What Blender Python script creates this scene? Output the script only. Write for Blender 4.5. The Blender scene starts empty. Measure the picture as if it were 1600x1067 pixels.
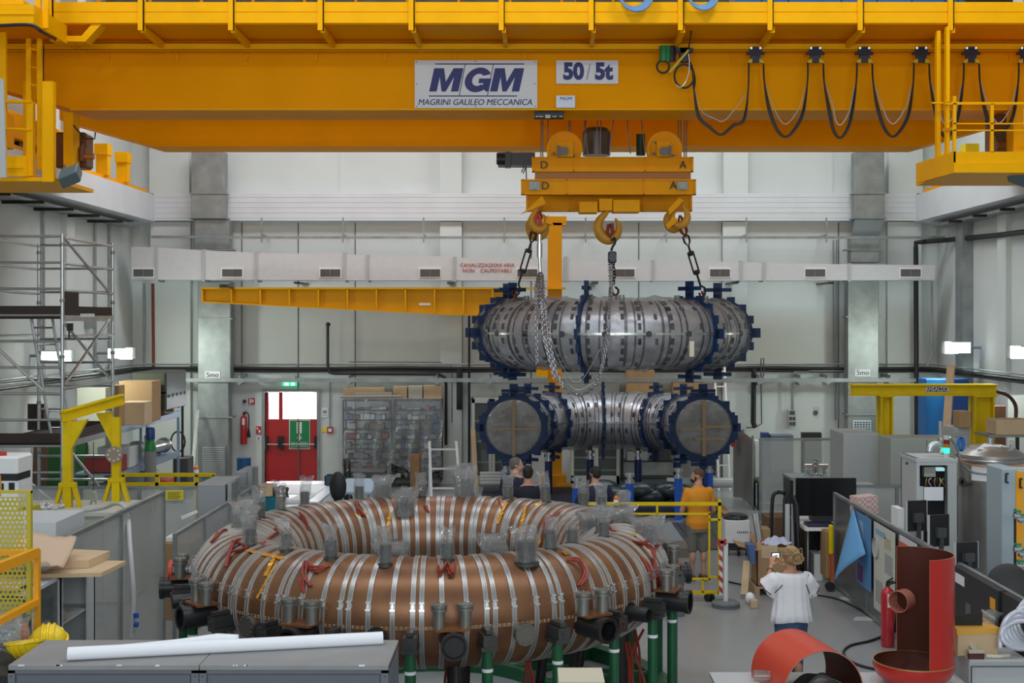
import bpy, math, random
from mathutils import Vector, Matrix
C = bpy.context.scene.collection
PI = math.pi; R_ = math.radians
rnd = random.Random(7)
# ---------------------------------------------------------------- camera, world, lights, exposure
F = 1980.0; CX = 825.0; CY = 500.0; H = 4.1
cd = bpy.data.cameras.new('camera'); cam = bpy.data.objects.new('camera', cd); C.objects.link(cam)
cam.location = (0, 0, H); cam.rotation_euler = (PI/2, 0, 0)
cd.sensor_width = 36; cd.lens = 36*F/1600
cd.shift_x = (800-CX)/1600; cd.shift_y = -(533.5-CY)/1600
cd.clip_end = 200
bpy.context.scene.camera = cam
sc = bpy.context.scene
sc.view_settings.view_transform = 'Standard'; sc.view_settings.look = 'None'
sc.view_settings.gamma = 1; sc.view_settings.use_curve_mapping = False
sc.view_settings.exposure = 0.0
w = bpy.data.worlds.new('sky'); sc.world = w; w.use_nodes = True
w.node_tree.nodes['Background'].inputs[0].default_value = (0.75, 0.85, 1, 1)
w.node_tree.nodes['Background'].inputs[1].default_value = 1.2
def area(name, loc, rot, sx, sy, power, col=(1, 1, 1)):
    l = bpy.data.lights.new(name, 'AREA'); l.shape = 'RECTANGLE'; l.size = sx; l.size_y = sy
    l.energy = power; l.color = col
    o = bpy.data.objects.new(name, l); C.objects.link(o); o.location = loc; o.rotation_euler = rot
    return o
# roof lights between the trusses, behind / in front of the crane, plus an added fill light behind the camera
area('roof_light', (-4.5, 27.2, 11.6), (0, 0, 0), 7, 2.4, 450, (0.93, 0.95, 1))
area('roof_light', (5.0, 27.2, 11.6), (0, 0, 0), 7, 2.4, 455, (0.86, 0.96, 1))
for x_ in (-7, -3.5, 0, 3.5, 7): area('roof_light', (x_, 16.8, 11.4), (0, 0, 0), .7, .7, 85, (0.94, 0.98, 1)); area('roof_light', (x_, 9, 11.4), (0, 0, 0), .7, .7, 125, (0.92, 0.97, 1))
area('front_fill', (0, -4.36, 6.0), (R_(90), 0, 0), 15, 5, 1150, (0.90, 0.98, 1))

# ---------------------------------------------------------------- helpers
def P(px, py, D): return Vector(((px-CX)*D/F, D, H-(py-CY)*D/F))
def PX(px, D): return (px-CX)*D/F
def PZ(py, D): return H-(py-CY)*D/F
def FD(py): return H*F/(py-CY)
MATS = {}
def mat(name, col, rough=0.5, metal=0.0, spec=None, noise=0.0, nscale=6.0, col2=None, bump=0.0, bscale=40, alpha=None, emit=None, estr=1.0, coat=0.0, trans=0.0):
    if name in MATS: return MATS[name]
    m = bpy.data.materials.new(name); m.use_nodes = True; nt = m.node_tree; b = nt.nodes['Principled BSDF']
    b.inputs['Base Color'].default_value = (*col, 1); b.inputs['Roughness'].default_value = rough
    b.inputs['Metallic'].default_value = metal
    if spec is not None: b.inputs['Specular IOR Level'].default_value = spec
    if coat: b.inputs['Coat Weight'].default_value = coat
    if trans: b.inputs['Transmission Weight'].default_value = trans
    tc = nt.nodes.new('ShaderNodeTexCoord')
    if noise or col2:
        n = nt.nodes.new('ShaderNodeTexNoise'); n.inputs['Scale'].default_value = nscale; n.inputs['Detail'].default_value = 5
        nt.links.new(tc.outputs['Object'], n.inputs['Vector'])
        r = nt.nodes.new('ShaderNodeValToRGB'); r.color_ramp.elements[0].position = .3; r.color_ramp.elements[1].position = .7
        c2 = col2 or tuple(min(1, c*(1-noise)) for c in col)
        r.color_ramp.elements[0].color = (*c2, 1); r.color_ramp.elements[1].color = (*col, 1)
        nt.links.new(n.outputs['Fac'], r.inputs['Fac']); nt.links.new(r.outputs['Color'], b.inputs['Base Color'])
    if bump:
        n2 = nt.nodes.new('ShaderNodeTexNoise'); n2.inputs['Scale'].default_value = bscale; n2.inputs['Detail'].default_value = 4
        nt.links.new(tc.outputs['Object'], n2.inputs['Vector'])
        bp = nt.nodes.new('ShaderNodeBump'); bp.inputs['Strength'].default_value = bump; bp.inputs['Distance'].default_value = .02
        nt.links.new(n2.outputs['Fac'], bp.inputs['Height']); nt.links.new(bp.outputs['Normal'], b.inputs['Normal'])
    if emit: b.inputs['Emission Color'].default_value = (*emit, 1); b.inputs['Emission Strength'].default_value = estr
    if alpha is not None: b.inputs['Alpha'].default_value = alpha
    MATS[name] = m; return m
def film(name, tint, fac, rough=0.12, bump=0.6, bscale=9, dif=None, gl_=.55, bd=.05):
    """thin plastic film: transparent with gloss and a little milky diffuse"""
    m = bpy.data.materials.new(name); m.use_nodes = True; nt = m.node_tree; nt.nodes.clear()
    out = nt.nodes.new('ShaderNodeOutputMaterial'); tr = nt.nodes.new('ShaderNodeBsdfTransparent'); tr.inputs[0].default_value = (*tint, 1)
    gl = nt.nodes.new('ShaderNodeBsdfPrincipled'); gl.inputs['Base Color'].default_value = (*(dif or (.75, .78, .82)), 1); gl.inputs['Roughness'].default_value = rough
    gl.inputs['Coat Weight'].default_value = .5
    mx = nt.nodes.new('ShaderNodeMixShader'); lw = nt.nodes.new('ShaderNodeLayerWeight'); lw.inputs[0].default_value = .35
    tc = nt.nodes.new('ShaderNodeTexCoord'); n = nt.nodes.new('ShaderNodeTexNoise'); n.inputs['Scale'].default_value = bscale; n.inputs['Detail'].default_value = 6; n.inputs['Distortion'].default_value = 1.5
    nt.links.new(tc.outputs['Object'], n.inputs['Vector'])
    bp = nt.nodes.new('ShaderNodeBump'); bp.inputs['Strength'].default_value = bump; bp.inputs['Distance'].default_value = bd
    nt.links.new(n.outputs['Fac'], bp.inputs['Height'])
    for s in (gl, lw): nt.links.new(bp.outputs['Normal'], s.inputs['Normal'])
    gs = nt.nodes.new('ShaderNodeBsdfGlossy'); gs.inputs['Roughness'].default_value = rough; nt.links.new(bp.outputs['Normal'], gs.inputs['Normal'])
    mx.inputs[0].default_value = fac
    nt.links.new(tr.outputs[0], mx.inputs[1]); nt.links.new(gl.outputs[0], mx.inputs[2])
    ad = nt.nodes.new('ShaderNodeMixShader'); mm = nt.nodes.new('ShaderNodeMath'); mm.operation = 'MULTIPLY'; mm.inputs[1].default_value = gl_
    nt.links.new(lw.outputs['Fresnel'], mm.inputs[0]); nt.links.new(mm.outputs[0], ad.inputs[0])
    nt.links.new(mx.outputs[0], ad.inputs[1]); nt.links.new(gs.outputs[0], ad.inputs[2]); nt.links.new(ad.outputs[0], out.inputs[0])
    MATS[name] = m; return m

def frame(d, up=(0, 0, 1)):
    d = Vector(d).normalized(); u = Vector(up)
    if abs(d.dot(u)) > .98: u = Vector((0, 1, 0))
    a = d.cross(u).normalized(); b = a.cross(d).normalized()
    return d, a, b
class MB:
    def __init__(s): s.v = []; s.f = []; s.mi = []; s.m = 0
    def add(s, vs, fs):
        o = len(s.v); s.v += [Vector(v) for v in vs]; s.f += [tuple(i+o for i in f) for f in fs]; s.mi += [s.m]*len(fs); return s
    def box(s, x0, x1, y0, y1, z0, z1, ch=0):
        if ch and min(abs(x1-x0), abs(y1-y0), abs(z1-z0)) > 2.5*ch:
            # chamfered box
            x0, x1 = min(x0, x1), max(x0, x1); y0, y1 = min(y0, y1), max(y0, y1); z0, z1 = min(z0, z1), max(z0, z1)
            vs = []; 
            for X, sx in ((x0, 1), (x1, -1)):
                for Y, sy in ((y0, 1), (y1, -1)):
                    for Z, sz in ((z0, 1), (z1, -1)):
                        vs += [(X, Y+sy*ch, Z+sz*ch), (X+sx*ch, Y, Z+sz*ch), (X+sx*ch, Y+sy*ch, Z)]
            def q(i, j, k, a): return ((i*2+j)*2+k)*3+a
            fs = []
            for i in (0, 1): 
                fs.append([q(i, 0, 0, 0), q(i, 0, 1, 0), q(i, 1, 1, 0), q(i, 1, 0, 0)] if i == 0 else [q(i, 0, 0, 0), q(i, 1, 0, 0), q(i, 1, 1, 0), q(i, 0, 1, 0)])
                fs.append([q(0, i, 0, 1), q(1, i, 0, 1), q(1, i, 1, 1), q(0, i, 1, 1)] if i == 0 else [q(0, i, 0, 1), q(0, i, 1, 1), q(1, i, 1, 1), q(1, i, 0, 1)])
                fs.append([q(0, 0, i, 2), q(0, 1, i, 2), q(1, 1, i, 2), q(1, 0, i, 2)] if i == 0 else [q(0, 0, i, 2), q(1, 0, i, 2), q(1, 1, i, 2), q(0, 1, i, 2)])
            for i in (0, 1):
                for j in (0, 1):
                    fs.append([q(i, j, 0, 0), q(i, j, 1, 0), q(i, j, 1, 1), q(i, j, 0, 1)])
                    fs.append([q(i, 0, j, 0), q(i, 1, j, 0), q(i, 1, j, 2), q(i, 0, j, 2)])
                    fs.append([q(0, i, j, 1), q(1, i, j, 1), q(1, i, j, 2), q(0, i, j, 2)])
                    for k in (0, 1): fs.append([q(i, j, k, 0), q(i, j, k, 1), q(i, j, k, 2)])
            return s.add(vs, fs)
        vs = [(x, y, z) for x in (x0, x1) for y in (y0, y1) for z in (z0, z1)]
        return s.add(vs, [(0, 1, 3, 2), (4, 6, 7, 5), (0, 4, 5, 1), (2, 3, 7, 6), (0, 2, 6, 4), (1, 5, 7, 3)])
    def obox(s, c, ax, hs):
        """oriented box: centre, 3 axes, half sizes"""
        c = Vector(c); a = [Vector(x).normalized()*h for x, h in zip(ax, hs)]
        vs = [c+a[0]*i+a[1]*j+a[2]*k for i in (-1, 1) for j in (-1, 1) for k in (-1, 1)]
        return s.add(vs, [(0, 1, 3, 2), (4, 6, 7, 5), (0, 4, 5, 1), (2, 3, 7, 6), (0, 2, 6, 4), (1, 5, 7, 3)])
    def bar(s, p0, p1, w_, h_=None, up=(0, 0, 1)):
        p0 = Vector(p0); p1 = Vector(p1); d, a, b = frame(p1-p0, up)
        return s.obox((p0+p1)/2, (d, a, b), ((p1-p0).length/2, w_/2, (h_ or w_)/2))
    def cyl(s, p0, p1, r, n=16, r2=None, cap=True):
        p0 = Vector(p0); p1 = Vector(p1); d, a, b = frame(p1-p0); r2 = r if r2 is None else r2
        vs = [p+(a*math.cos(2*PI*i/n)+b*math.sin(2*PI*i/n))*q for p, q in ((p0, r), (p1, r2)) for i in range(n)]
        fs = [(i, (i+1) % n, n+(i+1) % n, n+i) for i in range(n)]
        if cap: fs += [tuple(range(n-1, -1, -1)), tuple(range(n, 2*n))]
        return s.add(vs, fs)
    def pipe(s, p0, p1, r, ri, n=24):
        p0 = Vector(p0); p1 = Vector(p1); d, a, b = frame(p1-p0)
        vs = [p+(a*math.cos(2*PI*i/n)+b*math.sin(2*PI*i/n))*q for p, q in ((p0, r), (p1, r), (p1, ri), (p0, ri)) for i in range(n)]
        fs = [(k*n+i, k*n+(i+1) % n, ((k+1) % 4)*n+(i+1) % n, ((k+1) % 4)*n+i) for k in range(4) for i in range(n)]
        return s.add(vs, fs)
    def tube(s, pts, r, n=8, closed=False):
        pts = [Vector(p) for p in pts]; N = len(pts); vs = []; a = None
        for k, p in enumerate(pts):
            t = pts[(k+1) % N]-pts[k-1] if closed else pts[min(k+1, N-1)]-pts[max(k-1, 0)]
            if t.length < 1e-9: t = Vector((0, 0, 1))
            t.normalize()
            if a is None: _, a, b = frame(t)
            a = (a-t*a.dot(t)); 
            if a.length < 1e-5: _, a, b = frame(t)
            a.normalize(); b = t.cross(a)
            rr = r[k] if isinstance(r, (list, tuple)) else r
            vs += [p+(a*math.cos(2*PI*i/n)+b*math.sin(2*PI*i/n))*rr for i in range(n)]
        fs = [(k*n+i, k*n+(i+1) % n, ((k+1) % N)*n+(i+1) % n, ((k+1) % N)*n+i) for k in range(N if closed else N-1) for i in range(n)]
        if not closed: fs += [tuple(range(n-1, -1, -1)), tuple((N-1)*n+i for i in range(n))]
        return s.add(vs, fs)
    def lathe(s, c, prof, n=24, axis=(0, 0, 1), a0=0, a1=2*PI, up=None):
        """prof: list of (r, h) along axis from c"""
        c = Vector(c); d, a, b = frame(axis); full = abs(a1-a0) > 2*PI-1e-4; N = n if full else n+1
        vs = [c+d*h+(a*math.cos(a0+(a1-a0)*i/n)+b*math.sin(a0+(a1-a0)*i/n))*r for r, h in prof for i in range(N)]
        fs = [(k*N+i, k*N+(i+1) % N, (k+1)*N+(i+1) % N, (k+1)*N+i) for k in range(len(prof)-1) for i in range(n)]
        return s.add(vs, fs)
    def prism(s, pts, p_dir):
        """closed polygon pts (3-D) extruded by p_dir"""
        n = len(pts); pts = [Vector(p) for p in pts]; e = Vector(p_dir)
        return s.add(pts+[p+e for p in pts], [tuple(range(n-1, -1, -1)), tuple(range(n, 2*n))]+[(i, (i+1) % n, n+(i+1) % n, n+i) for i in range(n)])
    def ell(s, c, r, n=14, m=10, dirs=None):
        c = Vector(c); r = (r, r, r) if not isinstance(r, (tuple, list)) else r
        ax = dirs or (Vector((1, 0, 0)), Vector((0, 1, 0)), Vector((0, 0, 1)))
        vs = []
        for j in range(m+1):
            t = PI*j/m
            for i in range(n):
                p = 2*PI*i/n; vs.append(c+ax[0]*(r[0]*math.sin(t)*math.cos(p))+ax[1]*(r[1]*math.sin(t)*math.sin(p))+ax[2]*(r[2]*math.cos(t)))
        return s.add(vs, [(j*n+i, j*n+(i+1) % n, (j+1)*n+(i+1) % n, (j+1)*n+i) for j in range(m) for i in range(n)])
    def loft(s, secs, n=16):
        """secs: (centre, rx, ry, [twist]) horizontal ellipses or with axis per section: (c, rx, ry, axis)"""
        vs = []
        for q in secs:
            c = Vector(q[0]); ax = q[3] if len(q) > 3 else (0, 0, 1)
            if len(q) > 4: a = Vector(q[4]).normalized(); b = Vector(ax).normalized().cross(a)
            elif tuple(ax) == (0, 0, 1): a = Vector((1, 0, 0)); b = Vector((0, 1, 0))
            else: _, a, b = frame(ax)
            vs += [c+a*(q[1]*math.cos(2*PI*i/n))+b*(q[2]*math.sin(2*PI*i/n)) for i in range(n)]
        N = len(secs)
        fs = [(k*n+i, k*n+(i+1) % n, (k+1)*n+(i+1) % n, (k+1)*n+i) for k in range(N-1) for i in range(n)]
        fs += [tuple(range(n-1, -1, -1)), tuple((N-1)*n+i for i in range(n))]
        return s.add(vs, fs)
    def tor(s, c, R, r, a0, a1, nu=64, nv=32, t0=0, t1=2*PI, fn=None, caps=False):
        """torus arc about vertical axis; angle 0 faces the camera (-Y), positive to +X; t minor angle from outward, up"""
        c = Vector(c); fu = abs(a1-a0) > 2*PI-1e-4; fv = abs(t1-t0) > 2*PI-1e-4; NU = nu if fu else nu+1; NV = nv if fv else nv+1; vs = []
        for i in range(NU):
            a = a0+(a1-a0)*i/nu; o = Vector((math.sin(a), -math.cos(a), 0))
            for j in range(NV):
                t = t0+(t1-t0)*j/nv; q = r if fn is None else fn(a, t)
                vs.append(c+o*(R+q*math.cos(t))+Vector((0, 0, q*math.sin(t))))
        fs = [(i*NV+j, ((i+1) % NU)*NV+j, ((i+1) % NU)*NV+(j+1) % NV, i*NV+(j+1) % NV) for i in range(nu) for j in range(nv)]
        return s.add(vs, fs)
    def band(s, c, R, a, r0, r1, w_, n=40, t0=0, t1=2*PI):
        """flat ring of rectangular section round the minor circle at toroidal angle a"""
        c = Vector(c); o = Vector((math.sin(a), -math.cos(a), 0)); tg = Vector((math.cos(a), math.sin(a), 0)); full = abs(t1-t0) > 6.28
        N = n if full else n+1; vs = []
        for i in range(N):
            t = t0+(t1-t0)*i/n; u = o*math.cos(t)+Vector((0, 0, math.sin(t))); b = c+o*R
            vs += [b+u*r0-tg*w_/2, b+u*r1-tg*w_/2, b+u*r1+tg*w_/2, b+u*r0+tg*w_/2]
        fs = [(i*4+k, i*4+(k+1) % 4, ((i+1) % N)*4+(k+1) % 4, ((i+1) % N)*4+k) for i in range(n) for k in range(4)]
        if not full: fs += [(0, 1, 2, 3), tuple((N-1)*4+k for k in (3, 2, 1, 0))]
        return s.add(vs, fs)
    def build(s, name, m, parent=None, world=True, smooth=35, label=None, cat=None, group=None, kind=None, bevel=0, origin=None):
        me = bpy.data.meshes.new(name); vs = s.v
        o = bpy.data.objects.new(name, me); C.objects.link(o)
        if parent is not None:
            o.parent = parent
            if world:
                inv = MW(parent).inverted(); vs = [inv @ v for v in vs]
        elif world:
            if origin is None:
                origin = Vector(((min(v.x for v in vs)+max(v.x for v in vs))/2, (min(v.y for v in vs)+max(v.y for v in vs))/2, min(v.z for v in vs)))
            origin = Vector(origin); vs = [v-origin for v in vs]; o.location = origin
        me.from_pydata([tuple(v) for v in vs], [], s.f)
        for q in (m if isinstance(m, (list, tuple)) else [m]): me.materials.append(q)
        if isinstance(m, (list, tuple)): me.polygons.foreach_set('material_index', s.mi)
        if smooth:
            me.polygons.foreach_set('use_smooth', [True]*len(me.polygons)); me.set_sharp_from_angle(angle=R_(smooth))
        me.update()
        import bmesh
        bm = bmesh.new(); bm.from_mesh(me); bmesh.ops.recalc_face_normals(bm, faces=bm.faces); bm.to_mesh(me); bm.free()
        if bevel:
            b = o.modifiers.new('bevel', 'BEVEL'); b.width = bevel; b.segments = 2; b.limit_method = 'ANGLE'
        if label: o['label'] = label
        if cat: o['category'] = cat
        if group: o['group'] = group
        if kind: o['kind'] = kind
        return o
def MW(o):
    m = Matrix.LocRotScale(o.location, o.rotation_euler, o.scale)
    return MW(o.parent) @ m if o.parent else m
def thing(name, loc, label, cat, group=None, rz=0, kind=None):
    o = bpy.data.objects.new(name, None); C.objects.link(o); o.location = loc; o.rotation_euler = (0, 0, rz)
    o.empty_display_size = .1
    if kind: o['kind'] = kind
    else: o['label'] = label; o['category'] = cat
    if group: o['group'] = group
    return o
def dup(root, loc=None, rz=None, label=None, scale=None):
    r = root.copy(); C.objects.link(r)
    if loc is not None: r.location = loc
    if rz is not None: r.rotation_euler = (0, 0, rz)
    if scale is not None: r.scale = scale
    if label: r['label'] = label
    for ch in list(root.children):
        c = ch.copy(); C.objects.link(c); c.parent = r
        for g in ch.children:
            d = g.copy(); C.objects.link(d); d.parent = c
    return r
def text(name, s, loc, size, m, parent, rot=(PI/2, 0, 0), bold=0.0, shear=0.0, sx=1.0, ext=0.002, ax='CENTER'):
    cu = bpy.data.curves.new(name, 'FONT'); cu.body = s; cu.size = size; cu.offset = bold if bold > .006 else 0; cu.shear = shear; cu.extrude = ext
    cu.align_x = ax; cu.align_y = 'CENTER'; cu.resolution_u = 4
    t = bpy.data.objects.new('tmp_text', cu); C.objects.link(t)
    bpy.context.view_layer.update()
    me = bpy.data.meshes.new_from_object(t.evaluated_get(bpy.context.evaluated_depsgraph_get()))
    bpy.data.objects.remove(t); bpy.data.curves.remove(cu)
    if 0 < bold <= .006:
        vs = [tuple(v.co) for v in me.vertices]; fs = [tuple(p.vertices) for p in me.polygons]; o_ = len(vs); dx_ = size*.022
        me = bpy.data.meshes.new(name); me.from_pydata(vs+[(x+dx_, y, z+.0004) for x, y, z in vs], [], fs+[tuple(i+o_ for i in f) for f in fs])
    M = Matrix.LocRotScale(Vector(loc), __import__('mathutils').Euler(rot), Vector((sx, 1, 1)))
    if parent is not None: M = MW(parent).inverted() @ M
    me.transform(M); me.materials.clear(); me.materials.append(m)
    o = bpy.data.objects.new(name, me); C.objects.link(o); o.parent = parent
    return o
def catenary(p0, p1, sag, n=14):
    p0 = Vector(p0); p1 = Vector(p1)
    return [p0.lerp(p1, i/n)-Vector((0, 0, sag*4*(i/n)*(1-i/n))) for i in range(n+1)]
def smoothpath(pts, k=6):
    pts = [Vector(p) for p in pts]; out = []
    for i in range(len(pts)-1):
        p0 = pts[max(i-1, 0)]; p1 = pts[i]; p2 = pts[i+1]; p3 = pts[min(i+2, len(pts)-1)]
        for j in range(k):
            t = j/k; out.append(.5*((2*p1)+(p2-p0)*t+(2*p0-5*p1+4*p2-p3)*t*t+(3*p1-p0-3*p2+p3)*t**3))
    return out+[pts[-1]]
# ---------------------------------------------------------------- materials
WALL = mat('wall_paint', (.64, .68, .67), .75, noise=.1, nscale=.6, bump=.15, bscale=3)
CONC = mat('beam_paint', (.68, .70, .73), .75, noise=.08, nscale=1.2, bump=.2, bscale=5)
SHD = mat('joint_dark', (.12, .12, .12), .8)
YEL = mat('crane_yellow', (1.0, .385, .0), .5, spec=.05, noise=.1, nscale=.8)
YEL2 = mat('crane_yellow_pale', (1.0, .47, .0), .5, spec=.12, noise=.08, nscale=3)
GY = mat('gantry_yellow', (.80, .56, .005), .5, spec=.2, noise=.15, nscale=4)
GALV = mat('galvanised', (.34, .37, .37), .45, .55, noise=.3, nscale=3)
STEEL = mat('steel_tube', (.62, .64, .66), .3, .85, noise=.15, nscale=5)
ALU = mat('aluminium', (.58, .59, .6), .38, .75, noise=.2, nscale=3)
BLK = mat('black_rubber', (.012, .012, .014), .5)
DGREY = mat('dark_grey', (.06, .065, .07), .5)
GREY = mat('cabinet_grey', (.30, .32, .35), .5, noise=.08, nscale=3)
LGREY = mat('light_grey', (.52, .54, .55), .5, noise=.06, nscale=2)
WHITE = mat('white_paint', (.8, .8, .8), .5, noise=.04)
PAPER = mat('paper', (.82, .83, .87), .7)
BLUE = mat('navy_plate', (.008, .032, .11), .5, spec=.3, noise=.2, nscale=4)
BLUEB = mat('bright_blue', (.015, .10, .50), .4)
NAVY = mat('sign_navy', (.015, .02, .16), .5)
RED = mat('red_paint', (.50, .03, .025), .4)
REDC = mat('red_cable', (.26, .03, .018), .45)
GREEN = mat('stand_green', (.012, .11, .045), .4, noise=.2, nscale=5)
COPPER = mat('copper', (.255, .122, .055), .40, .55, col2=(.155, .066, .038), nscale=2.6)
SST = mat('stainless', (.78, .77, .81), .36, .75, noise=.25, nscale=3)
BRASS = mat('band_steel', (.38, .38, .39), .36, .75, noise=.2, nscale=8)
BKMET = mat('dark_metal', (.055, .053, .05), .35, .7, noise=.3, nscale=8)
CARD = mat('cardboard', (.42, .26, .13), .8, noise=.12, nscale=3)
CARDL = mat('cardboard_light', (.62, .45, .28), .8, noise=.12, nscale=3)
WOOD = mat('wood', (.36, .20, .09), .7, noise=.35, nscale=6)
PLY = mat('scaffold_board', (.04, .024, .018), .6, noise=.3, nscale=5)
KAPT = mat('kapton_tape', (.65, .30, .03), .2, .3)
SKIN = mat('skin', (.50, .26, .17), .55); SKIN2 = mat('skin_light', (.58, .33, .23), .55)
GLASS = film('glass_pane', (.9, .95, .93), .06, .05, .02, 2)
BAG = film('plastic_bag', (.97, .98, .99), .12, .10, 1.0, 26, (1, 1, 1), .6, .05)
WRAP = film('plastic_wrap', (.95, .96, .98), .08, .09, 1.0, 9, (.92, .94, .98), .6, .07)
SHEET = film('plastic_sheet', (.85, .88, .9), .22, .25, .6, 6, (.55, .6, .66))
POLY = film('polycarbonate', (.88, .90, .90), .30, .25, .25, 1.6, (.92, .94, .92))
# ---------------------------------------------------------------- setting
XL, XR, YB, YF, ZC = -9.95, 10.3, 31.9, -4.5, 12.0
def floor_mat():
    m = mat('floor_paint', (.31, .32, .33), .28, noise=.1, nscale=.5, bump=.03, bscale=2); return m
MB().box(XL-.3, XR+.3, YF-.3, YB+.3, -.3, 0).build('floor', floor_mat(), kind='structure', smooth=0)
MB().box(XL-.3, XR+.3, YF-.3, YB+.3, ZC, ZC+.2).build('ceiling', mat('roof_paint', (.3, .3, .31), .8), kind='structure', smooth=0)
cl_ = bpy.data.objects['ceiling']; LH = mat('lamp_housing', (.2, .2, .2), .5)
for x_ in (-7, -3.5, 0, 3.5, 7):
    for y_ in (16.8, 9): MB().lathe((x_, y_, 11.4), [(.55, 0), (.5, .1), (.15, .35), (.12, .6)], 24).build('added_lamp_hood', LH, cl_)  # unseen hood added over each small roof area light
for x_ in (-4.5, 5.0): MB().box(x_-3.6, x_+3.6, 25.9, 28.5, 11.63, 12).build('added_light_box', LH, cl_, smooth=0)  # closed box added above each large roof area light, out of view
b = MB(); b.box(-7.7, 7.7, YF, YF+.06, 3.4, 8.6)
for k in range(9): b.box(-7.7+k*1.92, -7.62+k*1.92, YF, YF+.08, 3.4, 8.6)
b.build('fill_backing', LH, kind='structure', smooth=0)  # unseen backing with mullions, added behind the fill light
MB().box(XL-.3, XL, YF, YB+.3, 0, ZC).build('wall_left', WALL, kind='structure', smooth=0)
MB().box(XR, XR+.3, YF, YB+.3, 0, ZC).build('wall_right', WALL, kind='structure', smooth=0)
MB().box(XL-.3, XR+.3, YF-.3, YF, 0, ZC).build('wall_front', WALL, kind='structure', smooth=0)
# back wall with the opening of the red door and precast panels above
dx0, dx1, dz = PX(414, YB), PX(496, YB), PZ(612, YB)
b = MB(); b.box(XL, dx0, YB, YB+.25, 0, ZC); b.box(dx1, XR, YB, YB+.25, 0, ZC); b.box(dx0, dx1, YB, YB+.25, dz, ZC)
wb = b.build('wall_back', WALL, kind='structure', smooth=0)
# joints between the wall panels
b = MB()
for px in (238, 378, 466, 555, 688, 722, 830, 998, 1128, 1310): b.box(PX(px, YB)-.012, PX(px, YB)+.012, YB-.012, YB+.01, PZ(590, YB) if px in (378,) else .1, 6.55)
b.build('panel_joint', SHD, wb, smooth=0)
n = 1
def trim(m, *bx, ch=0):
    global n
    o = MB().box(*bx, ch=ch).build('trim_%d' % n, m, kind='structure', smooth=0); n += 1; return o
# concrete ring beam across the back wall and the two crane runway beams
trim(CONC, XL+.6, XR-.6, YB-.28, YB, 6.58, 7.26)
bl = MB()
zz = 6.64
for k in range(5): bl.box(XL+.6, XR-.6, YB-.284, YB-.279, zz+.13*k, zz+.13*k+.008)
bl.build('board_mark', mat('board_mark', (.5, .5, .5), .8), bpy.data.objects['trim_1'], smooth=0)
for (xa, xb) in ((XL, -9.32), (9.68, XR)):
    b = MB(); xi, xo = (xb, xa) if xa == XL else (xa, xb)
    b.prism([(xo, YF, 7.22), (xi, YF, 7.22), (xi, YF, 6.56), (xo, YF, 6.46)], (0, YB-YF-.0, 0)); o = b.build('trim_%d' % n, CONC, kind='structure', smooth=0); n += 1
for a, c_ in ((238, 300), (688, 722), (1128, 1166), (1384, 1437)):
    trim(WALL, PX(a, YB), PX(c_, YB), YB-.16, YB, 0, 6.56)
    trim(WALL, PX(a, YB), PX(c_, YB), YB-.26, YB, 7.26, ZC)
for px in (355, 530, 868, 1010, 1300): trim(WALL, PX(px, YB)-.02, PX(px, YB)+.02, YB-.02, YB, 7.28, ZC)
# pilasters with pinned haunches on the side walls, upper part
for y in (9.0, 15.0, 21.0, 27.0):
    trim(CONC, XL, XL+.35, y, y+.5, 7.24, ZC); trim(CONC, XR-.35, XR, y, y+.5, 7.24, ZC)
    trim(WALL, XL, XL+.12, y, y+.5, 0, 6.46); trim(WALL, XR-.12, XR, y, y+.5, 0, 6.46)
# roof trusses (out of the frame, above the crane)
for y in (6, 12, 18, 24, 30):
    b = MB(); b.box(XL, XR, y-.12, y+.12, 11.5, 11.75)
    b.build('trim_%d' % n, GALV, kind='structure', smooth=0); n += 1
# the red escape door
fr = MB(); t = .07
fr.box(dx0-t, dx0, YB-.05, YB+.2, 0, dz+t); fr.box(dx1, dx1+t, YB-.05, YB+.2, 0, dz+t); fr.box(dx0, dx1, YB-.05, YB+.2, dz, dz+t)
DOORR = mat('door_red', (.42, .02, .02), .4)
door = thing('door_1', ((dx0+dx1)/2, YB, 0), None, None, kind='structure')
fr.build('door_frame', GALV, door)
def leaf(xa, xb, gx0, gx1):
    b = MB(); z0, z1 = PZ(655, YB), PZ(614, YB); y0, y1 = YB+.05, YB+.1
    b.box(xa, xb, y0, y1, .03, z0); b.box(xa, xb, y0, y1, z1, dz-.01); b.box(xa, gx0, y0, y1, z0, z1); b.box(gx1, xb, y0, y1, z0, z1)
    l = b.build('door_leaf', DOORR, door, smooth=0)
    MB().box(gx0, gx1, y0+.02, y0+.03, z0, z1).build('window_pane', film('door_glass', (1, 1, 1), .03, .05, 0, 2) if 'door_glass' not in MATS else MATS['door_glass'], l, smooth=0)
    b = MB(); zb = PZ(694, YB); b.cyl((xa+.06, y0-.09, zb), (xb-.06, y0-.09, zb), .018)
    b.build('push_bar', STEEL, l)
    b = MB(); b.box(xa+.0, xa+.07, y0-.1, y0, zb-.14, zb+.2); b.box(xb-.07, xb, y0-.1, y0, zb-.1, zb+.2); b.build('latch_box', BLK, l, smooth=0)
    return l
leaf(dx0+.01, PX(438.6, YB), PX(419, YB), PX(435, YB)); lf = leaf(PX(438.5, YB), dx1-.01, PX(441, YB), PX(494, YB))
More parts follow.
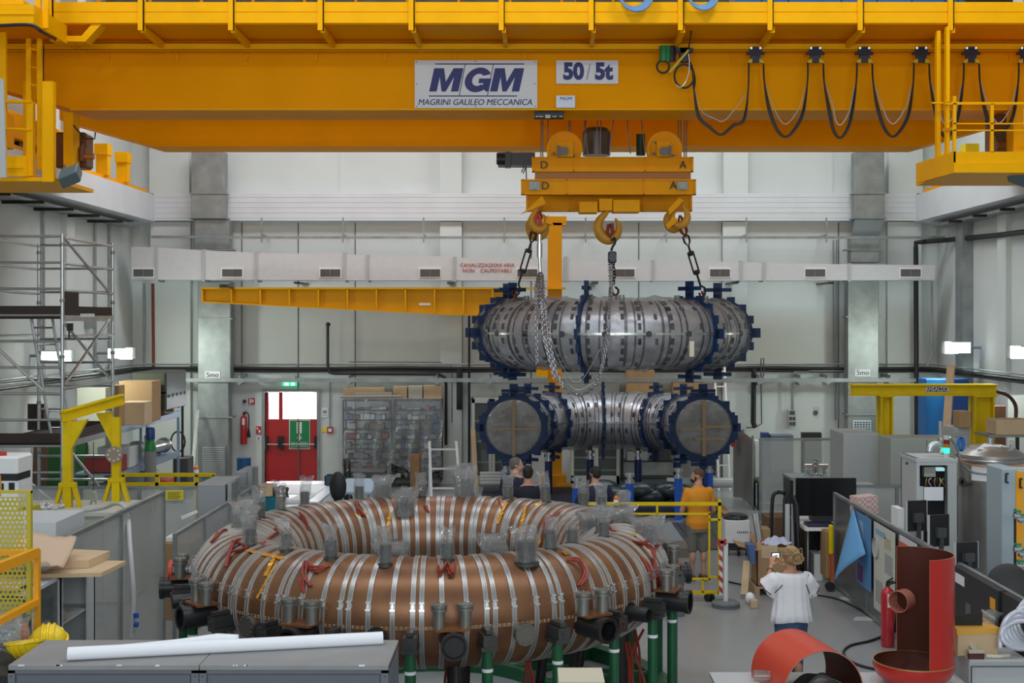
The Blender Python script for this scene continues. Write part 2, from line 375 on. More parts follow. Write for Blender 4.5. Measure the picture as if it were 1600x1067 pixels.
# overexposed daylight behind the door: a bright white wall of the yard outside
MB().box(dx0-1.5, dx1+1.5, YB+2.5, YB+2.7, 0, 4).build('yard_wall', mat('yard_wall', (.9, .9, .9), .8), kind='structure', smooth=0)['label'] = 'sunlit white wall outside the door'
area('daylight', ((dx0+dx1)/2, YB+.9, 2.9), (R_(70), 0, 0), 1.6, .6, 500, (1, 1, 1))
area('daylight_sill', ((dx0+dx1)/2, YB+1.2, 2.6), (R_(-65), 0, 0), 1.4, 1.0, 130, (1, 1, 1))
MB().box(dx0-1.5, dx1+1.5, YB+.25, YB+2.7, -.3, 0).build('yard_ground', mat('yard_ground', (.6, .6, .58), .8), kind='structure', smooth=0)

def sign(name, x0, y0, x1, y1, D, m, label, cat='sign', th=.02, parts=()):
    t_ = thing(name, (PX((x0+x1)/2, D), D, PZ(y1, D)), label, cat)
    MB().box(PX(x0, D), PX(x1, D), D-th, D, PZ(y1, D), PZ(y0, D)).build('board', m, t_, smooth=0)
    return t_
GSG = mat('sign_green', (.005, .22, .06), .5)
s = sign('escape_sign', 452, 656, 484.5, 701.5, YB+.05, WHITE, 'green and white escape route sign with a downward arrow on the red door')
D = YB+.028
MB().box(PX(453, D), PX(483.5, D), D-.006, D, PZ(700.5, D), PZ(657, D)).build('green_panel', GSG, s, smooth=0)
b = MB(); b.box(PX(463.5, D), PX(471.5, D), D-.012, D-.006, PZ(677, D), PZ(659.5, D)); b.box(PX(466, D), PX(469.5, D), D-.012, D-.006, PZ(683, D), PZ(678.5, D))
b.prism([(PX(463.5, D), D-.012, PZ(683, D)), (PX(472, D), D-.012, PZ(683, D)), (PX(467.7, D), D-.012, PZ(689, D))], (0, .006, 0)); b.build('arrow', WHITE, s, smooth=0)
b = MB()
for k in range(4): b.lathe((PX(467.5, D), D-.013, PZ(662+k*4.2, D)), [(0, 0), (.018, 0), (.018, .002), (0, .002)], 10, (0, 1, 0))
b.build('dot', GSG, s)
text('lettering', 'VIA DI ESODO', (PX(468.2, D), D-.008, PZ(692.4, D)), .07, WHITE, s, sx=.95)
text('lettering', 'ESCAPE ROUTE', (PX(468.2, D), D-.008, PZ(697.3, D)), .075, WHITE, s, sx=.85)
s = sign('exit_light', 442, 597, 463.5, 603, YB-.15, mat('exit_green', (.02, .5, .2), .5, emit=(.02, .75, .3), estr=1.3), 'small lit green exit light hanging over the red door', 'lamp', .05)
MB().box(PX(445, 31.7), PX(451, 31.7), 31.69, 31.7, PZ(602, 31.7), PZ(598, 31.7)).box(PX(455, 31.7), PX(460, 31.7), 31.69, 31.7, PZ(602, 31.7), PZ(598, 31.7)).build('pictogram', mat('exit_white', (.8, .9, .85), .5, emit=(.7, 1, .85), estr=1.5), s, smooth=0)
MB().box(PX(442, YB), PX(463, YB), YB-.15, YB-.0, PZ(592, YB), PZ(586, YB)).build('housing', LGREY, s, smooth=0)
# ---------------------------------------------------------------- overhead crane
crane = thing('overhead_crane', (0, 20.5, 7.2), 'huge orange-yellow double girder bridge crane spanning the hall on side runways', 'crane')
def girder(D0, D1, zb, zt, xl, xr):
    b = MB(); xs0, xs1 = -9.15, 9.55
    pts = [(xs0, D0, zb+.52), (xl, D0, zb), (xr, D0, zb), (xs1, D0, zb+.52), (xs1, D0, zt), (xs0, D0, zt)]
    b.prism(pts, (0, D1-D0, 0)); return b
D1, D2, D3, D4 = 20.5, 21.5, 24.75, 25.6
ZB = 7.49
g = girder(D1, D2, ZB, 8.57, PX(118, D1), 7.7).build('front_girder', YEL, crane, smooth=0, bevel=.01)
b = MB(); b.box(-7.4, 7.75, D1-.035, D1, ZB-.0, ZB+.025)
for k in range(15):
    x = -7.9+k*1.12; b.box(x-.012, x+.012, D1-.05, D1, 8.28, 8.4)
b.build('flange', YEL2, g, smooth=0)
girder(D3, D4, ZB, 9.0, -7.33, 7.7).build('rear_girder', YEL, crane, smooth=0)
# walkway cantilevered in front of the girder: chequered floor, toe board, channel
Dw = 19.16
b = MB(); b.box(-9.2, 9.6, Dw, D1+.1, 8.57, 8.60); wk = b.build('walkway', YEL, crane, smooth=0)
for x in [PX(p, 19.2) for p in (80, 220, 361, 501, 643, 784, 924.5, 1064, 1204, 1345, 1486)]: MB().bar((x+.03, Dw+.03, 8.50), (x+.05, D1, 8.47), .06, .10).build('bracket', YEL2, wk, smooth=0)
b = MB(); b.box(-9.2, 9.6, D1-.32, D1-.24, 8.40, 8.52); b.box(-9.2, 9.6, D1-.32, D1-.22, 8.505, 8.525); b.box(-9.2, 9.6, D1-.32, D1-.22, 8.395, 8.41)
b.build('cable_rail', YEL2, crane, smooth=0)
b = MB(); x0 = PX(78, Dw)
b.box(x0, 9.6, Dw-.03, Dw, 8.585, 8.735); b.box(x0, 9.6, Dw-.02, Dw-.01, 8.73, 8.755); b.box(x0, 9.6, Dw-.03, Dw, 8.755, 8.90)
b.build('toe_board', YEL2, crane, smooth=0)
for px in (78, 220, 361, 501, 643, 784, 924.5, 1064, 1204, 1345, 1486):
    x = PX(px, Dw-.05); b = MB(); b.box(x-.045, x+.045, Dw-.055, Dw-.03, 8.47, 10.0); b.box(x+.03, x+.045, Dw-.055, Dw+.06, 8.47, 10.0)
    b.build('railing_post', YEL2, crane, smooth=0)
b = MB()
for z in (9.45, 9.95): b.cyl((-9.2, Dw, z), (9.6, Dw, z), .025, 10)
b.build('handrail', YEL2, crane)
b = MB()
for k in range(22):
    x = -9+k*.87; b.box(x-.02, x+.02, D1+.9, D1+.94, 8.6, 9.6)
for z in (9.1, 9.6): b.box(-9.2, 9.6, D1+.9, D1+.94, z, z+.05)
b.box(-9.2, 9.6, D1+.9, D1+.92, 8.62, 8.78)
b.build('rear_railing', YEL, crane, smooth=0)
# left walkway extension with cranked channel
b = MB(); b.box(-9.3, PX(54, 18.3), 17.9, Dw, 8.56, 8.62); b.box(-9.3, PX(54, 17.9), 17.87, 17.9, PZ(38, 17.9), PZ(8, 17.9)); b.box(-9.3, PX(56, 17.9), 17.86, 17.875, PZ(23.3, 17.9), PZ(22, 17.9))
b.box(PX(54, 17.9)-.02, PX(54, 17.9), 17.9, Dw, PZ(38, 17.9), PZ(8, 17.9))
for px in (60, 72): x = PX(px, 18.2); b.box(x-.05, x+.03, 18.2, 18.25, PZ(44, 18.2), 10)
b.build('side_platform', YEL2, crane, smooth=0)
b = MB()
pts = [(78, 64), (80, 56), (127, 56), (143, 38), (158, 38), (133, 65)]
b.prism([P(x, y, Dw) for x, y in pts], (0, .25, 0)); b.build('cranked_channel', YEL2, crane, smooth=0)
b = MB(); b.tube(smoothpath([P(0, 40, 17.8), P(48, 39, 17.8), P(66, 50, 17.9), P(86, 61, 18.8)]), .025); b.tube(smoothpath([P(62, 62, 19.4), P(66, 75, 19.4), P(66, 125, 19.5), P(70, 270, 20.0)]), .03)
b.build('power_cable', BLK, crane)
# end carriages running on the crane rails
for sx, x in ((-1, -9.65), (1, 10.0)):
    b = MB(); b.box(x-.18, x+.18, 19.6, 26.6, 7.45, 7.95, ch=.02); b.build('end_carriage', YEL, crane, smooth=0)
    for y in (20.0, 22.2, 24.0, 26.2):
        w_ = MB(); w_.cyl((x-.09, y, 7.52), (x+.09, y, 7.52), .22, 24); w_.build('wheel', BKMET, crane)
b = MB(); b.box(-9.35, -8.75, 19.9, 21.6, 7.0, 7.6); b.build('wheel_housing', YEL, crane, smooth=0, bevel=.02)
b = MB(); b.box(*[PX(p, 20.6) for p in (99, 114)], 20.6, 20.9, PZ(270, 20.6), PZ(175, 20.6)).build('strut', YEL2, crane, smooth=0); b = MB(); b.box(*[PX(p, 20.4) for p in (67, 80)], 19.6, 19.75, PZ(282, 19.6), PZ(127, 19.6))
b.build('strut', YEL2, crane, smooth=0)
b = MB(); b.box(PX(84, 21), PX(134, 21), 21, 21.4, PZ(262, 21), PZ(206, 21), ch=.04); b.cyl(P(128, 232, 20.9), P(128, 252, 20.9), .07); b.cyl(P(120, 236, 21.0)-Vector((.1, 0, 0)), P(131, 236, 21.0), .13, 20)
b.build('gearbox', mat('gear_brown', (.20, .07, .015), .5, .2, noise=.3), crane)
b = MB(); b.cyl(P(118, 244.5, 20.9), P(147, 244.5, 20.9), .05); b.build('motor_shaft', mat('copper_orange', (.5, .2, .04), .4, .4), crane)
b = MB(); b.tube([P(115, 196, 20.5), P(133, 217, 20.5), P(148, 217, 20.5), P(149, 207, 20.5)], .013, 6); b.build('conduit', BLK, crane)
# cage ladder and service basket at the left end
b = MB()
for px in (43, 60): b.box(PX(px, 19.2)-.025, PX(px, 19.2)+.045, 19.2, 19.26, PZ(265, 19.2), PZ(60, 19.2))
for k in range(8): b.cyl(P(43, 75+k*28, 19.22), P(62, 79+k*28, 19.22), .012, 8)
b.build('ladder', YEL2, crane, smooth=0)
b = MB()
for px in (4, 46): b.box(PX(px, 18.5)-.04, PX(px, 18.5)+.045, 18.5, 18.56, PZ(275, 18.5), PZ(50 if px == 4 else 160, 18.5))
b.box(PX(79, 18.5)-.12, PX(84, 18.5)-.004, 18.49, 18.6, PZ(284, 18.5), PZ(127, 18.5))
b.cyl(P(10, 159, 18.5), P(50, 159, 18.5), .025, 8); b.cyl(P(10, 201, 18.5), P(50, 203, 18.5), .02, 8)
b.box(-9.0, PX(44, 18.5), 18.45, 18.5, PZ(276, 18.5), PZ(244, 18.5)); b.box(-9.0, PX(36, 18.44), 18.43, 18.45, PZ(263, 18.44), PZ(258, 18.44))
b.box(-9.0, PX(84, 18.5), 18.5, 20.2, PZ(283, 18.5), PZ(277, 18.5))
b.build('service_basket', YEL2, crane, smooth=0)
b = MB(); b.prism([P(0, 122, 18.0), P(5, 124, 18.0), P(9, 277, 18.0), P(0, 278, 18.0)], (0, .04, 0)); b.build('side_sheet', LGREY, crane, smooth=0)
# right service basket
b = MB(); D = 18.5
fx0 = PX(1490, D)
b.box(fx0, 9.6, D, D+.04, PZ(254, D), PZ(237, D)); b.box(fx0, 9.6, D-.02, D, PZ(270, D), PZ(254, D)); b.box(fx0, 9.6, D, 20.3, PZ(270, D), PZ(270, D)+.06)
b.prism([(PX(1477, D), D+1.4, PZ(270, D)), (PX(1490, D), D, PZ(270, D)), (PX(1490, D), D, PZ(237, D)), (PX(1477, D), D+1.4, PZ(237, D))], (.03, 0, 0))
b.build('basket_floor', YEL2, crane, smooth=0)
b = MB()
for y in (149.5, 162): b.box(PX(1477, D), 9.6, D+(.6 if y == 149.5 else .0), D+(.63 if y == 149.5 else .03), PZ(y+1.2, D), PZ(y-1.2, D))
for y in (193, 203.5): b.box(PX(1490, D), 9.6, D, D+.03, PZ(y+1, D), PZ(y-1, D))
for px in (1492, 1550.5): b.box(PX(px-2.3, D), PX(px+2.3, D), D, D+.05, PZ(238, D), PZ(150 if px < 1500 else 162, D))
b.box(PX(1464, 19.2), PX(1470, 19.2), 19.2, 19.3, PZ(275, 19.2), PZ(48, 19.2)); b.box(PX(1479, 19.0), PX(1484, 19.0), 19.0, 19.1, PZ(275, 19.0), 8.5)
for y in (162, 203): b.bar(P(1473, y, 19.3), P(1490, y-2, 18.5), .04)
b.build('basket_railing', YEL2, crane, smooth=0)
b = MB(); b.box(8.6, 9.5, 20.3, 21.2, 7.0, 7.6); b.box(PX(1580, 20.5), PX(1596, 20.5), 20.4, 20.7, PZ(240, 20.5), PZ(165, 20.5)); b.build('strut', YEL2, crane, smooth=0); b = MB(); b.box(PX(1556, 20.9), PX(1584, 20.9), 20.9, 21.4, PZ(238, 20.9), PZ(178, 20.9))
b.cyl(P(1556, 228, 20.8), P(1572, 228, 20.8), .09); b.build('wheel_drive', mat('gear_brown', (.2, .07, .015)), crane, smooth=0)
# electrical cabinets on the walkway: blue ones on the right, dark grey behind the rail
b = MB(); b.box(PX(1150, 20.6), PX(1505, 20.6), 20.6, 21.3, 8.9, 10.2)
cb = b.build('control_cabinet', mat('cabinet_blue', (.01, .13, .42), .35), crane, smooth=0)
b = MB()
for px in (1190, 1232, 1315, 1371, 1425, 1477, 1497): b.box(PX(px, 20.59)-.01, PX(px, 20.59)+.01, 20.585, 20.6, 8.9, 10.2)
b.build('door_gap', BLK, cb, smooth=0)
b = MB(); b.box(PX(900, 20.6), PX(930, 20.6), 20.6, 20.9, 8.85, 9.6); b.box(PX(1010, 20.6), PX(1120, 20.6), 20.8, 21.1, 8.85, 9.7); b.box(PX(1515, 20.6), PX(1590, 20.6), 20.8, 21.1, 8.9, 9.7); b.build('resistor_box', BKMET, crane, smooth=0)
# signs on the front girder
D = D1-.05
s = thing('company_sign', P(743, 168, D), 'large white sign with navy MGM lettering bolted to the orange girder', 'sign')
MB().box(PX(648, D), PX(839.5, D), D-.01, D+.05, PZ(169, D), PZ(94.5, D)).build('board', mat('sign_white', (.72, .72, .76), .35), s, smooth=0)
D -= .014
def mgm(x0, kind):
    if kind == 'M': pts = [(0, 0), (0, 1), (.42, 1), (.62, .42), (.83, 1), (1.25, 1), (1.25, 0), (.93, 0), (.93, .62), (.71, 0), (.53, 0), (.32, .62), (.32, 0)]
    else:
        pts = [(.56+.56*math.cos(R_(q)), .5+.53*math.sin(R_(q))) for q in range(28, 318, 10)]+[(1.0, .0), (1.12, .0), (1.12, .56), (.60, .56), (.60, .36), (.82, .36), (.80, .27)]+[(.56+.25*math.cos(R_(q)), .5+.26*math.sin(R_(q))) for q in range(312, 34, -10)]
    MB().prism([P(x0+36.5*x+8*y, 143-36.5*y, D) for x, y in pts], (0, .006, 0)).build('big_letter', NAVY, s, smooth=0)
mgm(670.5, 'M'); mgm(722.5, 'G'); mgm(765.5, 'M')
text('lettering', 'MAGRINI GALILEO MECCANICA', P(742, 160, D), .138, NAVY, s, bold=.003, shear=.2, sx=.93)
b = MB()
for (xa, ya, xb, yb) in ((680, 100, 819, 100), (670, 150, 808, 150)): b.box(PX(xa, D), PX(xb, D), D-.002, D+.004, PZ(ya+.8, D), PZ(ya-.8, D))
for xa in (727, 771): b.bar(P(xa, 100, D), P(xa-9.5, 150, D), .012, .004, up=(0, 1, 0))
b.build('rule_line', NAVY, s, smooth=0)
b = MB()
for px, py in ((651, 97), (743, 96), (836, 97), (651, 131), (836, 131), (651, 166), (743, 166.5), (836, 166)): b.lathe(P(px, py, D), [(0, -.004), (.009, -.004), (.009, .01)], 8, (0, 1, 0))
b.build('screw', BKMET, s)
D = D1-.05
s = thing('capacity_sign', P(918, 131, D), 'white plate reading 50/5t in navy, right of the company sign', 'sign')
MB().box(PX(869, D), PX(966, D), D-.01, D+.05, PZ(131, D), PZ(94.5, D)).build('board', MATS['sign_white'], s, smooth=0)
D -= .014
text('lettering', '50', P(896, 112.5, D), .36, NAVY, s, bold=.018, sx=.92); text('lettering', '5t', P(943, 112.5, D), .36, NAVY, s, bold=.018, sx=.92)
MB().bar(P(917, 124, D), P(922, 100, D), .01, .004, up=(0, 1, 0)).build('slash', NAVY, s, smooth=0)
D = D1-.05
s = thing('rating_plate', P(883, 169, D), 'small pale metal plate with MGM heading under the capacity sign', 'sign')
MB().box(PX(869, D), PX(898.5, D), D-.01, D+.05, PZ(168.5, D), PZ(149.5, D)).build('board', mat('plate_metal', (.5, .54, .62), .3, .4), s, smooth=0)
text('lettering', 'MGM', P(883.5, 154.3, D-.014), .072, NAVY, s, bold=.003, shear=.2, sx=1.2)
s = thing('span_plate', P(858, 186, 21.0), 'narrow black arrow plate under the front girder above the hoist block', 'sign')
b = MB(); b.box(PX(835, 20.6), PX(881, 20.6), 20.55, 20.8, ZB-.1, ZB-.012); b.build('board', BLK, s, smooth=0)
D = 20.545; b = MB(); b.box(PX(852, D), PX(860, D), D-.004, D, PZ(184.5, D), PZ(179.5, D))
for a, c_ in ((837, 841), (842, 849), (863, 870), (874, 879)): b.box(PX(a, D), PX(c_, D), D-.004, D, PZ(182.8, D), PZ(181.2, D))
b.build('marking', LGREY, s, smooth=0)
# festoon: trolleys on the cable rail with hanging black cable loops
YCL = mat('cable_clamp', (.6, .45, .02), .5)
def trolley(px, label):
    D = D1-.36; t_ = thing('cable_trolley', P(px, 100, D), label, 'cable trolley', 'festoon trolleys on the crane rail')
    b = MB(); pts = [(-7.5, 73), (7.5, 73), (9, 76), (10.5, 81), (14, 81), (14, 85), (8, 85), (7.5, 97), (-7.5, 97), (-8, 85), (-14, 85), (-14, 81), (-10.5, 81), (-9, 76)]
    b.prism([P(px+x, y, D) for x, y in pts], (0, .06, 0)); b.build('carriage', mat('trolley_dark', (.012, .016, .04), .4), t_, smooth=0)
    for s_ in (-7, 7):
        MB().cyl(P(px+s_, 75, D-.03), P(px+s_, 75, D), .018, 10).build('roller', STEEL, t_)
    b = MB()
    for s_ in (-1, 1): b.prism([P(px+s_*6, 91, D-.01), P(px+s_*12, 95, D-.01), P(px+s_*13, 98.5, D-.01), P(px+s_*5.5, 98, D-.01)], (0, .07, 0))
    b.build('clamp', YCL, t_, smooth=0); return t_
names = ['leftmost hanging festoon trolley, first one right of the green motor', 'second of the festoon trolleys counted from the green motor', 'third of the festoon trolleys counted from the green motor', 'fourth festoon trolley, just left of the right service ladder', 'festoon trolley just right of the service ladder, above the right basket', 'festoon trolley at the far right edge of the photograph']
tp = [1181, 1274.5, 1351, 1440, 1518, 1604]
for p_, l_ in zip(tp, names): trolley(p_, l_)
loops = [(1083, 1170, 112, 211)]+[(tp[i]+12, tp[i+1]-12, 100, d) for i, d in enumerate((214.5, 216, 214, 215, 213))]
for i, (a, c_, y0, yb) in enumerate(loops):
    D = D1-.36; b = MB()
    for k in range(4):
        o = (k-1.5)*.018
        pts = [P(a, y0, D+o), P(a+1.5, y0+30, D+o*2+(k-1)*.02), P(a+7+k*1.1, y0+70, D+o), P(a+(c_-a)*.28+k*.7, yb-12-k*.6, D+o), P((a+c_)/2, yb-k*.4, D+o), P(a+(c_-a)*.74-k*.7, yb-14-k*.8, D+o), P(c_-6-k, y0+75, D+o), P(c_-1, y0+30, D+o*2), P(c_, 98, D+o)]
        b.tube(smoothpath(pts, 5), .014, 6)
    o = b.build('festoon_cable', BLK, label=['black cable loop hanging between the green motor and the leftmost trolley', 'black cable loop hanging between first and second festoon trolleys', 'black cable loop between second and third festoon trolleys', 'black cable loop between the third trolley and the one left of the ladder', 'black cable loop passing behind the right service ladder', 'black cable loop hanging behind the right basket railing'][i], cat='cable', group='festoon cable loops')
    b = MB(); pts = [P(a+3, y0+30, D+.05), P(a+14, y0+62, D+.05), P(a+(c_-a)*.38, yb-26, D+.05), P(a+(c_-a)*.55, yb-22, D+.05), P(a+(c_-a)*.8, yb-46, D+.05), P(c_-4, y0+34, D+.05)]
    b.tube(smoothpath(pts, 6), .006 if i < 2 else .009, 5); b.build('drag_chain', LGREY, o)
t_ = thing('festoon_motor', P(1052, 110, D1-.4), 'green and black motor trolley with coiled cable at the festoon start', 'motor')
D = D1-.4
b = MB(); b.cyl(P(1037, 72, D), P(1037, 96, D), .07, 16); b.cyl(P(1043, 72, D), P(1043, 97, D), .05, 12); b.build('motor_body', mat('motor_green', (.01, .2, .06), .4), t_)
b = MB(); b.cyl(P(1050, 72, D+.05), P(1050, 96, D+.05), .06, 12); b.box(PX(1062, D), PX(1078, D), D, D+.1, PZ(97, D), PZ(74, D), ch=.01); b.box(PX(1056, D), PX(1083, D), D, D+.06, PZ(82, D), PZ(75, D)); b.build('carriage', MATS['trolley_dark'], t_, smooth=0)
b = MB(); b.bar(P(1046, 113, D-.08), P(1076, 78, D-.08), .035, .02, up=(0, 1, 0)); b.build('clamp_arm', YCL, t_, smooth=0)
b = MB()
for cx, cy, r in ((1036, 104, 10), (1069, 119, 16)): b.tube([P(cx+r*.95*math.cos(q*PI/9), cy+r*math.sin(q*PI/9)*(1 if r < 12 else 1.15), D-.03) for q in range(18)], .017, 6, closed=True)
b.tube(smoothpath([P(1070, 0, D1-1.0), P(1083, 25, D1-1.0), P(1080, 50, D1-.9), P(1076, 76, D)]), .012, 6)
b.tube(smoothpath([P(1078, 97, D), P(1085, 120, D), P(1084, 138, D), P(1083, 112, D1-.36)]), .02, 6); b.build('coiled_cable', BLK, t_)
MB().tube(smoothpath([P(1076, 84, D-.08), P(1077, 108, D-.08), P(1072, 126, D-.08), P(1064, 136, D-.06), P(1056, 132, D-.05)]), .008, 6).build('steel_strap', STEEL, t_)
# blue hose coils hanging over the walkway edge
for i, (cx, cy, rx, l_) in enumerate(((990, -8, 22, 'blue hose coil hanging over the walkway edge, left of the two'), (1095, -10, 20, 'blue hose coil hanging over the walkway edge, right of the two'))):
    b = MB()
    for k in range(4): b.tube([P(cx+k*1.5+(rx+k)*math.cos(q*PI/12), cy+(20+k*1.6)*math.sin(q*PI/12), Dw-.12-.02*k) for q in range(24)], .022, 6, closed=True)
    b.build('hose_coil', mat('hose_blue', (.15, .3, .55), .35), label=l_, cat='hose', group='blue hose coils on the crane')
# floodlight under the left basket
for px, py, l_, s_ in ((110, 275, 'grey floodlight under the left service basket', 1), (1592, 275, 'grey floodlight under the right service basket', -1)):
    D = 18.6 if s_ > 0 else 18.9; t_ = thing('floodlight', P(px, py, D), l_, 'lamp')
    b = MB(); c = P(px, py, D); ax = (Vector((.9, -.1, .35*s_)), Vector((0, .8, -.5)), Vector((0, .5, .8))); b.obox(c, ax, (.15, .12, .09)); b.build('lamp_head', mat('lamp_slate', (.12, .17, .19), .35), t_, smooth=0, bevel=.02)
    MB().bar(c+Vector((0, 0, .0)), c+Vector((-.2*s_, .3, .2)), .03).build('lamp_arm', GALV, t_, smooth=0)
# stops at the far end of the runway rails + rails
for sx, l_ in ((-1, 'left'), (1, 'right')):
    x = -9.5 if sx < 0 else 9.86
    b = MB(); b.box(x-.05, x+.05, YF+.1, YB-.4, 7.22, 7.33); o = b.build('crane_rail', YEL, label='yellow runway rail on the %s concrete beam' % l_, cat='rail', smooth=0)
    for y in (29.6, 28.2):
        xx = x+sx*-.0
        t_ = MB(); t_.box(xx-.12, xx+.14, y, y+.22, 7.33, 8.0); t_.box(xx-.14, xx+.16, y-.06, y+.28, 7.78, 8.02); t_.build('end_stop', GY if sx > 0 else YEL2, label='%s yellow end stop on the %s runway rail' % ('farther' if y > 29 else 'nearer', l_), cat='rail stop', smooth=0)
# ---------------------------------------------------------------- hoist trolley between the girders
ho = thing('hoist_trolley', P(930, 240, 23), 'dark hoist trolley with drum between the girders above the lifting beams', 'hoist')
b = MB(); b.box(PX(820, 23), PX(1100, 23), 22.2, 24.2, 8.2, 8.6); b.build('trolley_frame', YEL, ho, smooth=0)
b = MB(); b.lathe(P(932, 243, 23.4), [(0, 0), (.255, 0), (.26, .42), (.2, .5), (0, .5)], 24); b.ell(P(920, 210, 23.4), (.1, .1, .1)); b.build('drum', mat('drum_metal', (.13, .14, .16), .35, .6, noise=.3), ho)
b = MB(); b.cyl(P(1001, 243, 23.6), P(1001, 210, 23.6), .085, 16); b.build('green_motor', mat('motor_dark_green', (.01, .05, .02), .4), ho)
b = MB(); b.box(PX(778, 23.4), PX(836, 23.4), 23.4, 23.8, PZ(258, 23.4), PZ(238, 23.4)); b.cyl(P(776, 248, 23.4), P(790, 248, 23.4), .11); b.box(PX(789, 23.3), PX(798, 23.3), 23.3, 23.5, PZ(261, 23.3), PZ(237, 23.3)); b.build('hoist_motor', mat('motor_navy', (.008, .012, .025), .35), ho, smooth=0)
MB().tube([P(818, 258, 23.4), P(818, 263, 23.4), P(815, 268, 23.4), P(817, 271, 23.4), P(820, 266, 23.4), P(822, 259, 23.4), P(822.5, 281, 23.4)], .01, 6).build('signal_cord', BLK, ho)
for a, c_ in ((845, 845), (848, 848), (856, 856), (1074, 1072), (1070, 1069), (1064, 1064), (1060, 1060), (886, 893), (889, 896), (917, 912), (934, 932), (939, 938), (961, 952), (978, 985), (1000, 1008), (911, 918)):
    MB().cyl(P(a, 170, 22.7), P(c_, 252 if not 880 < a < 1010 else 240, 22.7), .011, 6).build('wire_rope', mat('rope_steel', (.16, .15, .14), .4, .7), ho)
YB_ = mat('beam_yellow', (1.0, .43, .004), .5, spec=.12, noise=.1, nscale=3)
lb = thing('lifting_beam', P(957, 330, 22.6), 'orange lifting beam pair with two sheaves hanging under the crane, marked D and A', 'lifting beam')
def ibeam(x0, x1, y0, y1, D, th=.16):
    b = MB(); b.box(PX(x0, D), PX(x1, D), D+.04, D+th-.04, PZ(y1, D), PZ(y0, D)); b.box(PX(x0, D), PX(x1, D), D, D+th, PZ(y0+2, D), PZ(y0, D)); b.box(PX(x0, D), PX(x1, D), D, D+th, PZ(y1, D), PZ(y1-2, D))
    for px in (x0+3, x0+(x1-x0)*.26, x0+(x1-x0)*.7, x1-3): b.box(PX(px-.8, D), PX(px+.8, D), D, D+th, PZ(y1, D), PZ(y0, D))
    return b
ibeam(831, 1084, 245, 268, 22.4).build('upper_beam', YB_, lb, smooth=0)
ibeam(834, 1080, 247, 268, 23.1).build('upper_beam', YB_, lb, smooth=0)
ibeam(814, 1088, 280, 304, 22.4).build('lower_beam', YB_, lb, smooth=0)
ibeam(822, 1082, 296, 330, 23.2).build('lower_beam', YB_, lb, smooth=0)
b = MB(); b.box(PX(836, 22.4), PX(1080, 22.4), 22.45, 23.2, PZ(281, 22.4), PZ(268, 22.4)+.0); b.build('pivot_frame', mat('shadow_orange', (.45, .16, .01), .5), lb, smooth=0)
b = MB()
for xa, xb, y0, y1 in ((905, 934, 315, 332), (936, 957, 310, 329), (958, 1000, 312, 331)): b.box(PX(xa, 22.5), PX(xb, 22.5), 22.5, 22.9, PZ(y1, 22.5), PZ(y0, 22.5))
b.build('hook_housing', YB_, lb, smooth=0, bevel=.01)
for px in (882, 1038):
    b = MB(); b.cyl(P(px, 233, 22.5), P(px, 233, 22.6), .315, 32); b.lathe(P(px, 233, 22.5), [(.27, 0), (.27, -.03), (.315, -.03), (.315, .13), (.27, .13)], 32, (0, 1, 0)); sh = b.build('sheave', YB_, lb)
    b = MB(); b.box(PX(px-11 if px < 900 else px-12, 22.44), PX(px+13 if px < 900 else px+9, 22.44), 22.40, 22.46, PZ(246, 22.4), PZ(221, 22.4)); b.build('sheave_cheek', YEL2, lb, smooth=0)
    b = MB(); b.cyl(P(px-.5, 236, 22.33), P(px-.5, 236, 22.42), .08, 16); b.box(PX(px+(-11 if px < 900 else 6), 22.38), PX(px+(-6 if px < 900 else 11), 22.38), 22.38, 22.42, PZ(244, 22.38), PZ(227, 22.38)); b.build('axle', mat('axle_grey', (.22, .22, .22), .6), lb)
    b = MB()
    for q in range(6): a = q*PI/3+.4; b.cyl(P(px, 233, 22.49)+Vector((.2*math.cos(a), -.0, .2*math.sin(a))), P(px, 233, 22.51)+Vector((.2*math.cos(a), 0, .2*math.sin(a))), .025, 10)
    b.build('lightening_hole', BKMET, sh)
for px, py, s_ in ((850, 258, 'D'), (1067, 258, 'A'), (852, 290.5, 'D'), (1052, 290, 'A')): text('letter', s_, P(px, py, 22.38), .19, BLK, lb, bold=.006)
for px in (835, 1066): MB().box(PX(px-8, 22.39), PX(px+8, 22.39), 22.37, 22.4, PZ(296.5, 22.39), PZ(284, 22.39)).cyl(P(px, 290, 22.33), P(px, 290, 22.4), .055, 12).build('pin_plate', GALV, lb, smooth=30)
def hook(px, py, s_, D, rot, name_l, parent, flip=1):
    """single crane hook; py at shank top; s_ scale in px of overall height"""
    b = MB(); k = s_/60; pts = []; rr = []
    prof = [(0, 0, .35), (0, 8, .42), (-3, 16, .5), (-11, 26, .75), (-14, 38, 1.0), (-8, 51, 1.1), (3, 56, 1.05), (13, 51, .85), (17, 42, .7), (17, 34, .5), (13, 27, .28), (11, 24, .14)]
    for x, y, r in prof:
        x *= flip; xx = x*math.cos(rot)-y*math.sin(rot); yy = x*math.sin(rot)+y*math.cos(rot)
        pts.append(P(px+xx*k, py+yy*k, D)); rr.append(r*.09*s_/60*1.0)
    sm = smoothpath(pts, 4); r2 = []
    for i in range(len(rr)-1):
        for j in range(4): r2.append(rr[i]+(rr[i+1]-rr[i])*j/4)
    r2.append(rr[-1]); b.tube(sm, r2, 12)
    return b.build('hook', mat('hook_yellow', (.70, .33, .015), .45, noise=.25, nscale=5), parent)
hook(951, 316, 62, 22.6, .05, '', lb)
hook(838, 318, 44, 22.5, -.1, '', lb); hook(846, 322, 52, 23.1, .2, '', lb)
hook(1060, 316, 46, 22.9, .25, '', lb, 1); hook(1068, 312, 44, 22.5, .15, '', lb, -1)
